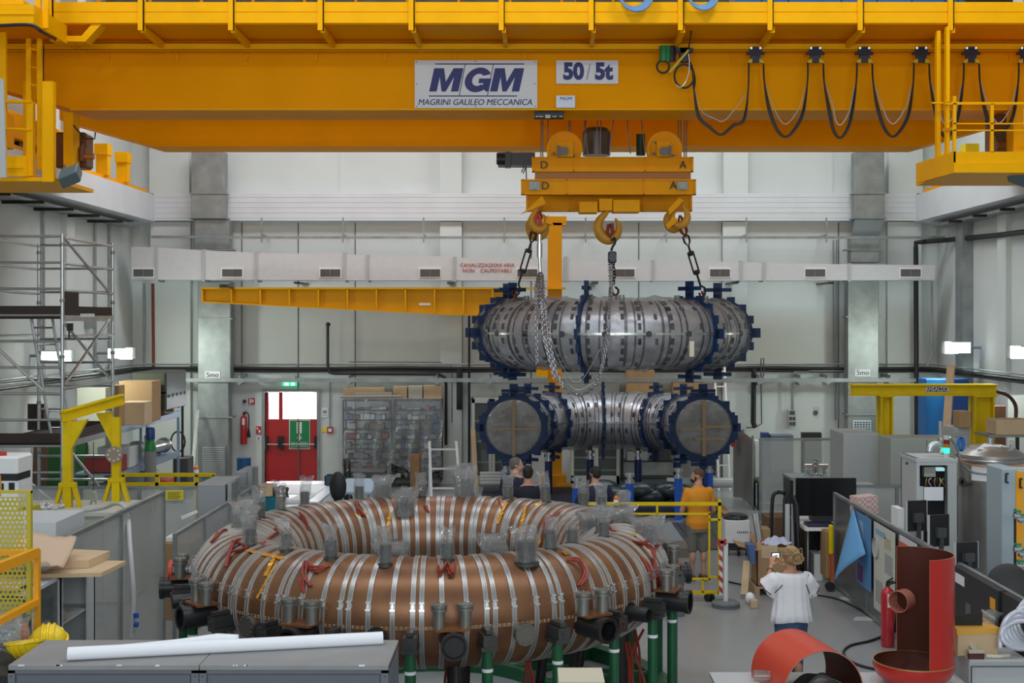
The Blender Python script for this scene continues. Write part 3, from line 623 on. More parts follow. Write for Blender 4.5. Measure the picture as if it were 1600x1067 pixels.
for q in ([(825, 326), (847, 306), (853, 318), (813, 335)], [(856, 335), (866, 353), (852, 348)], [(1044, 327), (1062, 308), (1068, 314), (1046, 336)], [(1040, 352), (1052, 338), (1060, 344), (1044, 358)]):
    MB().prism([P(x, y, 22.4) for x, y in q], (0, .05, 0)).build('safety_latch', YB_, lb, smooth=0)
# shackles, turnbuckles, chain hoist
def link_chain(b, pts, L=.07, r=.008, wd=.022):
    acc = 0; k = 0; i = 0; pts = [Vector(p) for p in pts]; total = sum((pts[j+1]-pts[j]).length for j in range(len(pts)-1)); s = 0
    def at(s):
        for j in range(len(pts)-1):
            l = (pts[j+1]-pts[j]).length
            if s <= l or j == len(pts)-2: return pts[j]+(pts[j+1]-pts[j])*(min(s, l)/max(l, 1e-9)), (pts[j+1]-pts[j]).normalized()
            s -= l
    while s < total:
        c, d = at(s); d, a, u = frame(d, (0, 1, 0)); 
        if k % 2: a, u = u, a
        ang = .6; a2 = (a*math.cos(ang)+d.cross(a)*math.sin(ang))
        ring = [c+d*((L/2-wd) * (1 if math.cos(q) > 0 else -1)+wd*math.cos(q))+a2*wd*math.sin(q) for q in [2*PI*j/8+PI/8 for j in range(8)]]
        b.tube(ring, r, 4, closed=True); s += L*.72; k += 1
CHN = mat('chain_steel', (.42, .42, .44), .3, .8); CHD = mat('chain_dark', (.05, .045, .045), .4, .6)
def sling(p0, p1, label):
    t_ = thing('turnbuckle_sling', p1, label, 'sling', 'turnbuckle slings carrying the upper casing')
    p0 = Vector(p0); p1 = Vector(p1); L = lambda q: p0.lerp(p1, q); d, a, u = frame(p1-p0, (0, 1, 0)); 
    b = MB(); b.tube([L(0)+a*.05, L(.13)+a*.05, L(.2), L(.13)-a*.05, L(0)-a*.05, L(-.06)], .028, 8, closed=True); b.build('shackle', REDC, t_)
    b = MB(); b.tube([L(.2)+a*.05, L(.26)+a*.05, L(.32), L(.26)-a*.05, L(.2)-a*.05, L(.17)], .02, 8, closed=True); b.cyl(L(.32), L(.42), .02, 8)
    for s_ in (-1, 1): b.cyl(L(.40)+a*.05*s_, L(.66)+a*.05*s_, .016, 8)
    for q in (.41, .65): b.cyl(L(q)-d*.03, L(q)+d*.03, .06, 10)
    b.cyl(L(.66), L(.82), .02, 8); b.tube([L(.82), L(.86)+a*.06, L(.92)+a*.05, L(.97), L(.95)-a*.06, L(.9)-a*.06], .02, 8); b.build('turnbuckle', CHD, t_)
    MB().tube([L(.9)+u*.04, L(1.0)+u*.04, L(1.02), L(1.0)-u*.04, L(.9)-u*.04], .02, 8).build('lower_shackle', REDC, t_)
sling(P(842, 338, 22.9), P(803, 468, 23.3), 'dark turnbuckle sling slanting down left from the left hook')
sling(P(1064, 345, 22.8), P(1101, 468, 23.3), 'dark turnbuckle sling slanting down right from the right hook')
t_ = thing('chain_hoist', P(958, 470, 22.3), 'small dark chain hoist hanging from the centre hook', 'hoist')
D = 22.5
MB().tube([P(951, 352, D), P(949, 362, D), P(953, 370, D), P(957, 362, D), P(956, 350, D)], .035, 8, closed=True).build('shackle', REDC, t_)
b = MB(); b.tube(smoothpath([P(955, 376, D), P(960, 372, D), P(961, 379, D), P(957, 386, D), P(955, 392, D)]), .022, 8); b.box(PX(950, D), PX(963, D), D-.07, D+.07, PZ(411, D), PZ(393, D), ch=.02); b.cyl(P(957, 402, D-.1), P(957, 402, D), .07); b.build('hoist_body', mat('hoist_blueblack', (.012, .02, .045), .35), t_)
b = MB(); link_chain(b, [P(958, 411, D), P(960, 430, D), P(958, 446, D)], .08, .012, .025); b.tube(smoothpath([P(961, 448, D), P(966, 453, D), P(965, 459, D), P(960, 461, D), P(957, 456, D)]), .02, 8); b.build('load_chain', CHD, t_)
MB().cyl(P(963, 459, D), P(963, 470, D), .03, 8).build('lower_shackle', REDC, t_)
b = MB(); link_chain(b, [P(952, 411, D-.05), P(953, 450, D-.2), P(951, 500, 22.0-.65), P(943, 560, 21.4), P(934, 600, 21.35), P(915, 616, 21.3)], .075, .009, .02)
link_chain(b, [P(956, 411, D-.05), P(956, 460, D-.3), P(950, 530, 21.4), P(941, 575, 21.35), P(926, 606, 21.3), P(908, 617, 21.3)], .075, .009, .02)
b.build('hand_chain', CHN, t_)
cs = thing('chain_sling', P(850, 350, 22.6), 'bundle of loose bright chains hanging from the left hook over the casing', 'chain')
b = MB(); D = 22.5
b.tube([P(838, 338, D), P(836, 352, D), P(841, 366, D), P(845, 352, D), P(843, 338, D), P(840, 333, D)], .035, 8, closed=True); b.build('red_shackle', mat('shackle_red', (.6, .07, .04), .4), cs)
b = MB(); b.cyl(P(843, 366, D), P(843, 400, D), .035, 10); b.cyl(P(843, 380, D), P(843, 402, D), .05, 10); b.cyl(P(843, 400, D), P(844, 425, D), .03, 10); b.build('swivel', STEEL, cs)
b = MB()
for k in range(9):
    o = (k-4)*1.6; link_chain(b, [P(844+o*.6, 425+abs(o), D), P(843+o, 450, 22.1-.05*(k % 3)), P(844+o*1.1, 480 if k < 8 else 470, 21.75-.05*(k % 3))], .075, .009, .02)
b.build('bunched_chain', CHN, cs)
b = MB(); Dc = 21.35
link_chain(b, [P(838, 470, 21.7), P(838, 500, Dc), P(839, 566, Dc)], .075, .009, .02)
link_chain(b, [P(848, 470, 21.7), P(852, 520, Dc), P(862, 565, Dc), P(874, 598, Dc), P(888, 614, Dc), P(908, 618, Dc), P(925, 608, Dc)], .075, .010, .022)
link_chain(b, [P(852, 475, 21.7), P(858, 530, Dc-.05), P(868, 580, Dc-.05), P(882, 607, Dc-.05), P(900, 618, Dc-.05)], .075, .010, .022)
link_chain(b, [P(846, 475, 21.7), P(850, 530, Dc-.1), P(866, 590, Dc-.1)], .075, .010, .022)
b.build('hanging_chain', CHN, cs)
b = MB(); b.tube(smoothpath([P(850, 470, 21.7), P(864, 540, Dc), P(890, 590, Dc), P(907, 595, Dc), P(925, 570, Dc), P(938, 545, Dc)]), .006, 6); b.tube(smoothpath([P(862, 560, Dc), P(885, 596, Dc), P(905, 609, Dc), P(930, 596, Dc)]), .005, 6)
b.build('thin_wire', STEEL, cs)
# ---------------------------------------------------------------- upper and lower half casings (stainless torus halves with blue ribs)
def casing(name, c, a0, a1, label, rib_angles, wrap_a, tab_extra, sgn):
    t_ = thing(name, c, label, 'vacuum vessel half'); c = Vector(c); R, r = 2.0, .575
    MB().tor(c, R, r-.01, a0, a1, 110, 40).build('shell', BKMET if sgn < 0 else mat('shell_dark', (.2, .19, .19), .35, .8), t_)
    # stainless staves: wide curved plates between dark gaps, with equatorial seam
    ca = MB(); a = a0+.02; k = 0; wid = [.115, .03, .075, .03, .115, .045, .045]
    while a < a1-.03:
        wv = wid[k % len(wid)]; wv = min(wv, a1-.01-a); rr = r+(.025 if wv > .1 else .012)
        for t0, t1 in ((.02, PI-.02), (PI+.02, 2*PI-.02)):
            N = 14; vs = []
            for i in range(3):
                aa = a+wv*i/2; o = Vector((math.sin(aa), -math.cos(aa), 0))
                for j in range(N+1):
                    t = t0+(t1-t0)*j/N; vs.append(c+o*(R+rr*math.cos(t))+Vector((0, 0, rr*math.sin(t))))
            ca.add(vs, [(i*(N+1)+j, (i+1)*(N+1)+j, (i+1)*(N+1)+j+1, i*(N+1)+j+1) for i in range(2) for j in range(N)])
        a += wv+(.022 if wv > .1 else .014); k += 1
    ca.build('cladding_plate', SST, t_)
    b = MB(); b.tor(c, R, r+.03, a0+.01, a1-.01, 60, 2, -.03, .03); b.tor(c, R, r+.03, a0+.01, a1-.01, 60, 2, PI-.03, PI+.03); b.build('seam_strip', mat('seam', (.75, .75, .66), .2, .9), t_)
    # dark slots in the plates
    sl = MB(); na = int((a1-a0)/.115)
    for i in range(na):
        a = a0+.08+i*.115; o = Vector((math.sin(a), -math.cos(a), 0)); tg = Vector((math.cos(a), math.sin(a), 0))
        for t in (.22, .52, .82, 1.12, -.22, -.52, -.82, -1.1, PI-.3, PI-.7, PI+.3):
            u = o*math.cos(t)+Vector((0, 0, math.sin(t)))
            if rnd.random() < .72: sl.obox(c+o*R+u*(r+.02), (tg, u, u.cross(tg)), (.028 if abs(t) != .82 else .04, .01, .055 if abs(t) != .82 else .04))
    sl.build('slot', mat('slot_dark', (.02, .018, .016), .6), t_, smooth=0)
    # round and square ports on the equator
    b = MB()
    for a in [a0+.3+.29*i for i in range(int((a1-a0-.4)/.29))]:
        o = Vector((math.sin(a), -math.cos(a), 0)); b.cyl(c+o*(R+r), c+o*(R+r+.04), .055, 18)
    b.build('port', mat('port_black', (.015, .015, .02), .4), t_)
    # blue ribs with stepped outline
    for a, big in rib_angles:
        o = Vector((math.sin(a), -math.cos(a), 0)); tg = Vector((math.cos(a), math.sin(a), 0)); b = MB(); b.band(c, R, a, r, r+.08, .05, 40)
        nt_ = 16
        for k in range(nt_):
            t = 2*PI*k/nt_; u = o*math.cos(t)+Vector((0, 0, math.sin(t))); hz = Vector((0, 0, 1))
            b.obox(c+o*R+u*(r+.07), (tg, o, hz), (.026, .075, .075))
        for t, hh in ((PI/2, .16+tab_extra), (-PI/2, .16)):
            b.obox(c+o*R+Vector((0, 0, math.sin(t)*(r+.12+hh/2))), (tg, o, Vector((0, 0, 1))), (.026, .26, .035)); b.obox(c+o*R+Vector((0, 0, math.sin(t)*(r+.11+hh/2))), (tg, o, Vector((0, 0, 1))), (.026, .08, hh/2+.03))
        b.obox(c+o*(R+r+.14), (tg, o, Vector((0, 0, 1))), (.026, .08, .09))
        b.build('rib', BLUE, t_, smooth=0)
    # crumpled plastic film wrapped round
    rr2 = random.Random(3); ph = [rr2.uniform(0, 6) for _ in range(6)]
    fn = lambda a, t: r+.06+.016*math.sin(13*a+ph[0]+2*math.sin(3*t+ph[1]))+.012*math.sin(31*a+5*t+ph[2])+.014*math.sin(11*t-23*a+ph[3])+.008*math.sin(47*a+19*t)
    for (x0, x1) in wrap_a: MB().tor(c, R, r, x0, x1, int((x1-x0)*90), 90, fn=fn).build('plastic_wrap', WRAP, t_, smooth=60)
    return t_
UC = (PX(956, 24.2), 24.2, 3.86)
up = casing('upper_casing', UC, -PI/2, PI/2, 'stainless half torus wrapped in plastic hanging from the crane hooks', [(-1.56, 1), (-1.24, 1), (-.29, 0), (.70, 1), (1.36, 1)], [(-1.55, -1.26), (-1.22, -.31), (-.27, .68), (.72, 1.34)], .06, 1)
b = MB(); c = Vector(UC)
for a in (-.95, .02, .55, .95):
    o = Vector((math.sin(a), -math.cos(a), 0)); b.cyl(c+o*2.0+Vector((0, 0, .56)), c+o*2.0+Vector((0, 0, .68)), .05, 10)
b.cyl(P(918, 474, 22.6), P(918, 460, 22.6), .1, 14); b.cyl(P(918, 466, 22.6), P(918, 463, 22.6), .14, 14); b.build('top_fitting', GALV, up)
b = MB(); b.box(*[PX(p, 21.55) for p in (1077, 1084)], 21.5, 21.6, PZ(557, 21.55), PZ(533, 21.55)); b.build('cream_bracket', mat('cream', (.7, .66, .5), .5), up, smooth=0)
LC = (PX(951, 26.7), 26.7, 1.83)
lo = casing('lower_casing', LC, PI/2, 3*PI/2, 'stainless half torus on blue jacks with plastic-wrapped open ends facing the hall', [(PI/2+.03, 0), (PI/2+.55, 1), (PI/2+.95, 0), (PI, 0), (3*PI/2-.95, 1), (3*PI/2-.55, 0), (3*PI/2-.03, 0)], [(PI/2+.06, 3*PI/2-.06)], .0, -1)
for s_ in (-1, 1):
    cc = Vector((LC[0]+s_*2.0, LC[1]-.02, LC[2]))
    b = MB(); n_ = 56; rr2 = random.Random(5+s_); prof = [(0.0, -.03), (.1, -.034), (.2, -.034), (.3, -.033), (.4, -.03), (.48, -.025), (.54, -.012), (.585, .005), (.60, .05), (.60, .18)]; ps = [rr2.uniform(0, 6) for _ in range(5)]; vs = []
    for q_, (rq, hq) in enumerate(prof):
        for i in range(n_):
            t = 2*PI*i/n_; x, z = rq*math.cos(t), rq*math.sin(t); dy = (.010*math.sin(17*x+9*z+ps[0])+.008*math.sin(31*x-14*z+ps[1]+2*math.sin(8*z))+.006*math.sin(23*z+40*x+ps[2]))*(1 if rq < .57 else .3)+rr2.uniform(-.002, .002); vs.append(cc+Vector((x, hq+dy, z)))
    b.add(vs, [(k*n_+i, k*n_+(i+1) % n_, (k+1)*n_+(i+1) % n_, (k+1)*n_+i) for k in range(len(prof)-1) for i in range(n_)]); b.build('end_film', film('end_film', (.88, .89, .9), .2, .10, 1.0, 9, (.6, .6, .6), .9, .06), lo, smooth=60)
    b = MB(); b.cyl(cc+Vector((0, .05, 0)), cc+Vector((0, .1, 0)), .57, 40); b.build('end_disc', mat('end_disc', (.32, .31, .31), .4, .4, col2=(.17, .15, .12), nscale=3), lo)
    b = MB(); b.box(cc.x-.035, cc.x+.035, cc.y-.06, cc.y-.045, cc.z-.59, cc.z+.59)
    b.box(cc.x-(.5 if s_ > 0 else .5), cc.x+(.0 if s_ > 0 else .5), cc.y-.064, cc.y-.05, cc.z-.045, cc.z+.0)
    if s_ > 0: b.box(cc.x-.2, cc.x+.46, cc.y-.064, cc.y-.05, cc.z-.25, cc.z-.2); b.box(cc.x, cc.x+.56, cc.y-.064, cc.y-.05, cc.z+.0, cc.z+.05)
    b.build('brown_tape', mat('brown_tape', (.30, .20, .10), .5), lo, smooth=0)
    b = MB(); b.band(cc+Vector((0, .1, 0)), 0, PI/2, .61, .68, .05, 40)
    for k in range(12):
        t = 2*PI*k/12+.26; b.obox(cc+Vector((math.cos(t)*.67, .1, math.sin(t)*.67)), ((1, 0, 0), (0, 1, 0), (0, 0, 1)), (.085, .027, .085))
    b.obox(cc+Vector((0, .1, .82)), ((1, 0, 0), (0, 1, 0), (0, 0, 1)), (.09, .027, .1)); b.build('end_flange', BLUE, lo, smooth=0)
# blue jack posts carrying the lower casing / waiting around it
def jack(x, y, h, z1, label, col):
    t_ = thing('jack_post', (x, y, 0), label, 'jack', 'blue jack posts around the lower casing')
    b = MB(); b.cyl((x, y, .04), (x, y, h), .085, 20); b.build('post', col, t_)
    MB().cyl((x, y, 0), (x, y, .04), .26, 24).build('base_flange', STEEL, t_)
    b = MB(); b.cyl((x, y, h), (x, y, h+.06), .095, 20); b.cyl((x, y, h+.06), (x, y, h+.14), .06, 16); b.cyl((x, y, h+.14), (x, y, h+.2), .10, 20); b.build('screw_head', STEEL, t_)
    if z1: MB().cyl((x, y, h+.2), (x, y, z1), .05, 12).build('spindle', BKMET, t_)
for px, py, D, l_ in ((901, 762, 25.2, 'blue jack post with steel head right behind the man with the lanyard'), (984, 755, 25.4, 'blue jack post with steel head between the lanyard man and orange-shirt man'), (1060, 747, 25.8, 'blue jack post with steel head just left of the orange-shirt man'), (1108, 738, 27.3, 'blue jack post right behind the orange-shirt man'), (790, 738, 27.4, 'blue jack post behind the grey-haired man')):
    jack(PX(px, D), D, PZ(py, D), None, l_, BLUEB)
for px, D, l_ in ((857, 28.35, 'dark blue post under the casing beside the orange mast'), (922, 28.75, 'dark blue post under the middle of the lower casing'), (997, 28.7, 'dark blue post under the casing left of the shelf'), (1058, 28.2, 'dark blue post under the casing at the shelf right side'), (1096, 26.95, 'dark blue post under the right open end')):
    jack(PX(px, D), D, .95, 1.25, l_, mat('deep_blue', (.008, .025, .12), .45))
# ---------------------------------------------------------------- the copper torus in the foreground
TC = Vector((PX(676, 13.6), 13.6, 1.43)); TR, Tr = 2.0, .495
cp = thing('copper_torus', TC, 'huge copper-brown torus shell ringed with metal straps on green stands', 'torus coil')
MB().tor(TC, TR, Tr, 0, 2*PI, 240, 56).build('copper_shell', COPPER, cp)
b = MB(); b.tor(TC, TR, Tr+.004, 0, 2*PI, 180, 1, -.10, -.035); b.build('equator_strip', mat('copper_strip', (.40, .22, .10), .4, .7), cp)
b = MB()
for k in range(360):
    a = 2*PI*k/360
    for t in (-.085, -.05): o = Vector((math.sin(a), -math.cos(a), 0)); u = o*math.cos(t)+Vector((0, 0, math.sin(t))); b.ell(TC+o*TR+u*(Tr+.004), .007, 6, 4)
o_ = b.build('rivet', BRASS, cp, smooth=0); o_['kind'] = 'stuff'
slots = []
for k in range(72):
    a = R_(5*k+1.2)
    slots += [a] if k % 3 else [a-R_(.9), a+R_(.9)]
EDG = mat('strap_edge', (.58, .55, .52), .35, .5)
for a in slots:
    s_ = MB().band(TC, TR, a, Tr-.004, Tr+.010, .034, 44).build('strap', BRASS, cp, smooth=20)
    o = Vector((math.sin(a), -math.cos(a), 0)); tg = Vector((math.cos(a), math.sin(a), 0))
    e = MB()
    for q in (-.0185, .0185): e.band(TC+tg*q, TR, a, Tr-.004, Tr+.015, .0045, 36)
    e.build('strap_edge', EDG, s_, smooth=20)
    if math.cos(a) > -.35:
        t = .30; b = MB()
        for dt in (-.06, .0, .06):
            u = o*math.cos(t+dt)+Vector((0, 0, math.sin(t+dt))); v = u.cross(tg)
            b.obox(TC+o*TR+u*(Tr+.024), (tg, u, v), (.024 if dt else .012, .012, .009)); 
        u = o*math.cos(t)+Vector((0, 0, math.sin(t))); v = u.cross(tg); b.obox(TC+o*TR+u*(Tr+.02), (tg, u, v), (.008, .012, .035))
        b.build('buckle', STEEL, s_, smooth=0)
# equatorial ports with upright flanged cylinders
def O(a): return Vector((math.sin(a), -math.cos(a), 0))
def TG(a): return Vector((math.cos(a), math.sin(a), 0))
PBLK = mat('port_matte', (.025, .025, .027), .38, .3)
for k in range(12):
    a = R_(8+30*k); o = O(a); tg = TG(a); base = TC+o*TR; z = Vector((0, 0, 1)); pc = base+Vector((0, 0, -.12))
    if math.cos(a) < -.6: continue
    b = MB(); b.pipe(pc+o*(Tr-.1), pc+o*(Tr+.34), .105, .085, 28); b.pipe(pc+o*(Tr+.30), pc+o*(Tr+.34), .118, .085, 28)
    if k == 0: b.cyl(pc+o*(Tr+.2), pc+o*(Tr+.335), .1, 28)
    n_ = b.build('port_nozzle', PBLK, cp)
    b = MB(); b.obox(pc+o*(Tr+.12)+z*.115, (tg, o, z), (.15, .11, .010)); b.build('nozzle_saddle', mat('gasket_copper', (.22, .085, .03), .4, .4), n_, smooth=0)
    for s_ in (-1, 1):
        b = MB(); q = pc+o*(Tr+.13)+tg*s_*.115+z*.12
        b.cyl(q, q+z*.17, .052, 20); b.lathe(q+z*.15, [(0, 0), (.07, 0), (.07, .024), (.063, .026), (.07, .03), (.07, .055), (0, .055)], 24)
        for m_ in range(8): b.cyl(q+z*.2+Vector((.055*math.cos(m_*PI/4), .055*math.sin(m_*PI/4), 0)), q+z*.214+Vector((.055*math.cos(m_*PI/4), .055*math.sin(m_*PI/4), 0)), .008, 6)
        b.build('flanged_stub', mat('stub_steel', (.30, .30, .28), .4, .75, noise=.2), cp)
for k in range(12):
    a = R_(-7+30*k); o = O(a); tg = TG(a); pc = TC+o*TR+Vector((0, 0, -.12))
    if math.cos(a) < -.6: continue
    if k % 2 == 0:
        b = MB(); b.pipe(pc+o*(Tr-.1), pc+o*(Tr+.22), .07, .055, 24); b.pipe(pc+o*(Tr-.02), pc+o*(Tr+.01), .10, .07, 24); b.build('small_port', PBLK, cp)
    else:
        b = MB(); b.cyl(pc+o*(Tr-.05), pc+o*(Tr+.05), .085, 24); b.cyl(pc+o*(Tr+.05), pc+o*(Tr+.08), .1, 24)
        for m_ in range(10): q = pc+o*(Tr+.08)+tg*.08*math.cos(m_*PI/5)+Vector((0, 0, .08*math.sin(m_*PI/5))); b.cyl(q, q+o*.014, .01, 6)
        b.build('blank_flange', mat('flange_steel', (.22, .2, .18), .4, .8), cp)
a = R_(-84); o = O(a); pc = TC+o*TR+Vector((0, 0, .03)); b = MB()
b.cyl(pc+o*(Tr-.1), pc+o*(Tr+.22), .06, 20)
for k in range(8): b.lathe(pc+o*(Tr+.0+k*.028), [(.06, 0), (.078, .007), (.06, .014)], 20, o)
b.build('bellows', BRASS, cp); MB().cyl(pc+o*(Tr+.22), pc+o*(Tr+.26), .12, 28).build('red_cap', mat('cap_red', (.55, .05, .04), .4), cp)
# bagged feedthroughs on the top, plus bigger bagged boxes on inner and far sides
MESHC = mat('mesh_cylinder', (.10, .11, .10), .5, .5, noise=.5, nscale=60)
tops = [(-7, 2.17, .20), (-22, 2.1, .18), (8, 2.08, .17), (27, 2.22, .21), (38, 2.0, .2), (50, 1.9, .16), (63, 2.0, .17), (74, 1.85, .17), (-38, 2.05, .18), (-52, 2.12, .18), (-66, 1.95, .17), (-84, 2.0, .17), (-100, 1.95, .2), (98, 2.1, .18), (112, 2.0, .2), (127, 2.1, .18), (142, 2.0, .2), (157, 2.0, .17), (172, 2.12, .16), (-172, 2.0, .17), (-150, 2.05, .18), (-130, 2.1, .18), (-116, 2.0, .18)]
def bag_mesh(b, c, rr, h, sd, lean=0):
    r2 = random.Random(sd); n_ = 14; m_ = 8; vs = []
    ph = [r2.uniform(0, 6) for _ in range(4)]
    for j in range(m_+1):
        f = j/m_; hh = h*f
        for i in range(n_):
            q = 2*PI*i/n_; s_ = 1.15+.22*math.sin(3*q+ph[0]+f*3)*f+.12*math.sin(5*q+ph[1])+.08*math.sin(9*f+ph[2])
            if f > .72: flat = (f-.72)/.28; sx, sy = 1+.25*flat, 1-.85*flat
            else: sx = sy = 1
            vs.append((c[0]+rr*s_*sx*math.cos(q)+lean*f*f, c[1]+rr*s_*sy*math.sin(q), c[2]+hh+(.02*math.sin(2*q+ph[3]) if f > .9 else 0)))
    b.add(vs, [(j*n_+i, j*n_+(i+1) % n_, (j+1)*n_+(i+1) % n_, (j+1)*n_+i) for j in range(m_) for i in range(n_)])
for i, (ad, rad, hh) in enumerate(tops):
    a = R_(ad); q = rad-TR; zz = math.sqrt(max(.0, Tr*Tr-q*q)); c = TC+O(a)*rad+Vector((0, 0, zz-.02))
    if ad in (27,): rr, hh = .085, .22
    else: rr = .05
    fl = MB().cyl(c, c+Vector((0, 0, .03)), rr*1.4, 16).cyl(c, c+Vector((0, 0, hh)), rr, 18).build('feedthrough', MESHC, cp)
    b = MB(); bag_mesh(b, c+Vector((0, 0, .04)), rr*1.08, hh+.09+.05*rnd.random(), i, rnd.uniform(-.04, .04)); b.build('plastic_bag', BAG, fl, smooth=40)
for i, (px, py, D, rr, hh) in enumerate(((380, 812, 13.3, .10, .26), (632, 790, 15.2, .09, .30), (600, 782, 15.6, .09, .28), (727, 770, 15.7, .11, .36), (775, 852, 12.0, .10, .24), (1012, 818, 13.2, .11, .24), (925, 806, 13.8, .12, .2), (970, 812, 13.6, .1, .18), (620, 866, 11.9, .11, .2))):
    dx, dy = PX(px, D)-TC.x, D-TC.y; rad = math.hypot(dx, dy); q = max(-.46, min(.46, rad-TR)); zz = math.sqrt(Tr*Tr-q*q)
    o = Vector((dx, dy, 0)).normalized(); c = TC+o*(TR+q)+Vector((0, 0, zz-.04))
    fl = MB().box(c.x-rr*.5, c.x+rr*.5, c.y-rr*.4, c.y+rr*.4, c.z, c.z+hh*.75, ch=.01).build('junction_box', MESHC, cp)
    b = MB()
    for m_ in range(3): bag_mesh(b, c+Vector((rnd.uniform(-.03, .03), rnd.uniform(-.03, .03), .0)), rr*(.85+.12*m_), hh*rnd.uniform(.95, 1.25), 50+i*3+m_, rnd.uniform(-.08, .08))
    b.build('plastic_bag', BAG, fl, smooth=40)
# red cable tails lying on the shell
def onsurf(px, py, lift=.025):
    """point where the camera ray through a picture point first meets the shell"""
    d = Vector(((px-CX)/F, 1, -(py-CY)/F)); o = Vector((0, 0, H)); t = 10.0
    while t < 18:
        p = o+d*t; rel = p-TC; rho = math.hypot(rel.x, rel.y); 
        if math.hypot(rho-TR, rel.z) < Tr+lift: return p
        t += .01
    return None
cab = [[(490, 890), (478, 884), (476, 905), (484, 915)], [(476, 884), (495, 893), (512, 884)], [(375, 842), (362, 856), (355, 885)], [(362, 862), (385, 856), (365, 845)], [(683, 884), (690, 900), (700, 885), (705, 902), (711, 880)], [(889, 874), (905, 880), (915, 900), (905, 915)], [(912, 890), (920, 925)], [(990, 845), (1018, 860), (1025, 900), (1032, 915)], [(1003, 848), (1025, 845), (1030, 850), (1020, 862)], [(960, 830), (950, 822), (962, 812)], [(340, 832), (332, 850), (345, 835), (352, 828)], [(430, 825), (448, 842), (452, 850)], [(467, 800), (475, 815), (483, 828)], [(558, 783), (560, 800), (572, 805)], [(668, 770), (665, 790), (670, 800)], [(778, 780), (782, 795)], [(860, 805), (852, 820), (852, 835)], [(875, 800), (860, 812)], [(412, 850), (430, 838), (440, 830)], [(1000, 870), (1012, 890), (1018, 905)], [(476, 900), (472, 915), (474, 925)]]
for k, pth in enumerate(cab):
    pts = [onsurf(x, y, .02) for x, y in pth]; pts = [p for p in pts if p]
    if len(pts) < 2: continue
    b = MB()
    for j in range(3 if k not in (6, 15) else 1):
        q = [p+Vector((rnd.uniform(-.018, .018), rnd.uniform(-.012, .012), rnd.uniform(0, .05) if 0 < i < len(pts)-1 else 0)) for i, p in enumerate(pts)]
        b.tube(smoothpath(q, 5), .011, 6)
    b.build('red_cable', REDC, cp)
# amber tape patches wound on the shell
def patch(px0, py0, px1, py1, w_, sd):
    r2 = random.Random(sd); pts = []
    for i in range(15):
        f = i/14; p = onsurf(px0+(px1-px0)*f, py0+(py1-py0)*f, .007)
        if p: pts.append(p)
    if len(pts) < 3: return
    b = MB(); vs = []
    for i, p in enumerate(pts):
        d = (pts[min(i+1, len(pts)-1)]-pts[max(i-1, 0)]).normalized(); rel = p-TC; o = Vector((rel.x, rel.y, 0)).normalized(); nrm = (rel-o*TR).normalized(); s_ = d.cross(nrm).normalized()
        ww = w_*(.7+.5*r2.random()); vs += [p-s_*ww+nrm*.004, p+s_*ww+nrm*r2.uniform(.002, .014)]
    b.add(vs, [(2*i, 2*i+1, 2*i+3, 2*i+2) for i in range(len(pts)-1)]); b.build('amber_tape', KAPT, cp, smooth=0)
for i, q in enumerate(((402, 935, 432, 880, .02), (385, 860, 445, 873, .025), (430, 868, 415, 900, .02), (790, 785, 776, 818, .03), (822, 790, 812, 835, .02), (855, 780, 835, 790, .03), (845, 840, 835, 860, .03), (1010, 830, 985, 838, .02), (555, 805, 575, 800, .03), (345, 838, 395, 832, .02), (880, 835, 890, 820, .02), (610, 795, 605, 830, .02), (880, 862, 886, 866, .03))):
    patch(*q, 20+i)
# green support stand
gs = thing('torus_stand', (TC.x, TC.y, 0), 'dark green steel stand with upright posts clamping the copper torus', 'stand')
b = MB(); b.lathe((TC.x, TC.y, 0), [(1.2, .0), (1.2, .14), (1.32, .14), (1.32, .0)], 48); b.lathe((TC.x, TC.y, 0), [(2.45, .0), (2.45, .16), (2.62, .16), (2.62, .0)], 72)
b.build('ring_beam', GREEN, gs)
for k in range(12):
    a = R_(30*k+15); b = MB(); b.bar(TC+O(a)*1.3-Vector((0, 0, TC.z-.08)), TC+O(a)*2.5-Vector((0, 0, TC.z-.08)), .1, .14)
    b.bar(TC+O(a)*1.25-Vector((0, 0, TC.z-.30)), TC+O(a)*2.5-Vector((0, 0, TC.z-.12)), .05, .05); b.build('radial_beam', GREEN, gs, smooth=0)
for k in range(24):
    a = R_(15*k); o = O(a); tg = TG(a); q = Vector((TC.x, TC.y, 0))+o*2.58; b = MB(); b.cyl(q+Vector((0, 0, .15)), q+Vector((0, 0, 1.22)), .048, 16); pst = b.build('post', GREEN, gs)
    MB().cyl(q+Vector((0, 0, 1.02)), q+Vector((0, 0, 1.05)), .05, 16, cap=False).build('white_mark', PAPER, pst)
    b = MB(); b.obox(q+Vector((0, 0, 1.235)), (o, tg, Vector((0, 0, 1))), (.10, .075, .02)); b.obox(q+Vector((0, 0, 1.31)), (o, tg, Vector((0, 0, 1))), (.115, .06, .05)); b.cyl(q+o*.1+Vector((0, 0, 1.31)), q+o*.13+Vector((0, 0, 1.31)), .02, 8)
    b.obox(q-o*.03+Vector((0, 0, 1.385)), (o, tg, Vector((0, 0, 1))), (.13, .03, .018)); b.build('clamp', mat('clamp_steel', (.10, .10, .10), .3, .7), pst, smooth=25)
    if k % 2: MB().cyl(Vector((TC.x, TC.y, .16))+o*1.55, Vector((TC.x, TC.y, 1.1))+o*1.7, .05, 12).build('inner_post', BKMET, gs)
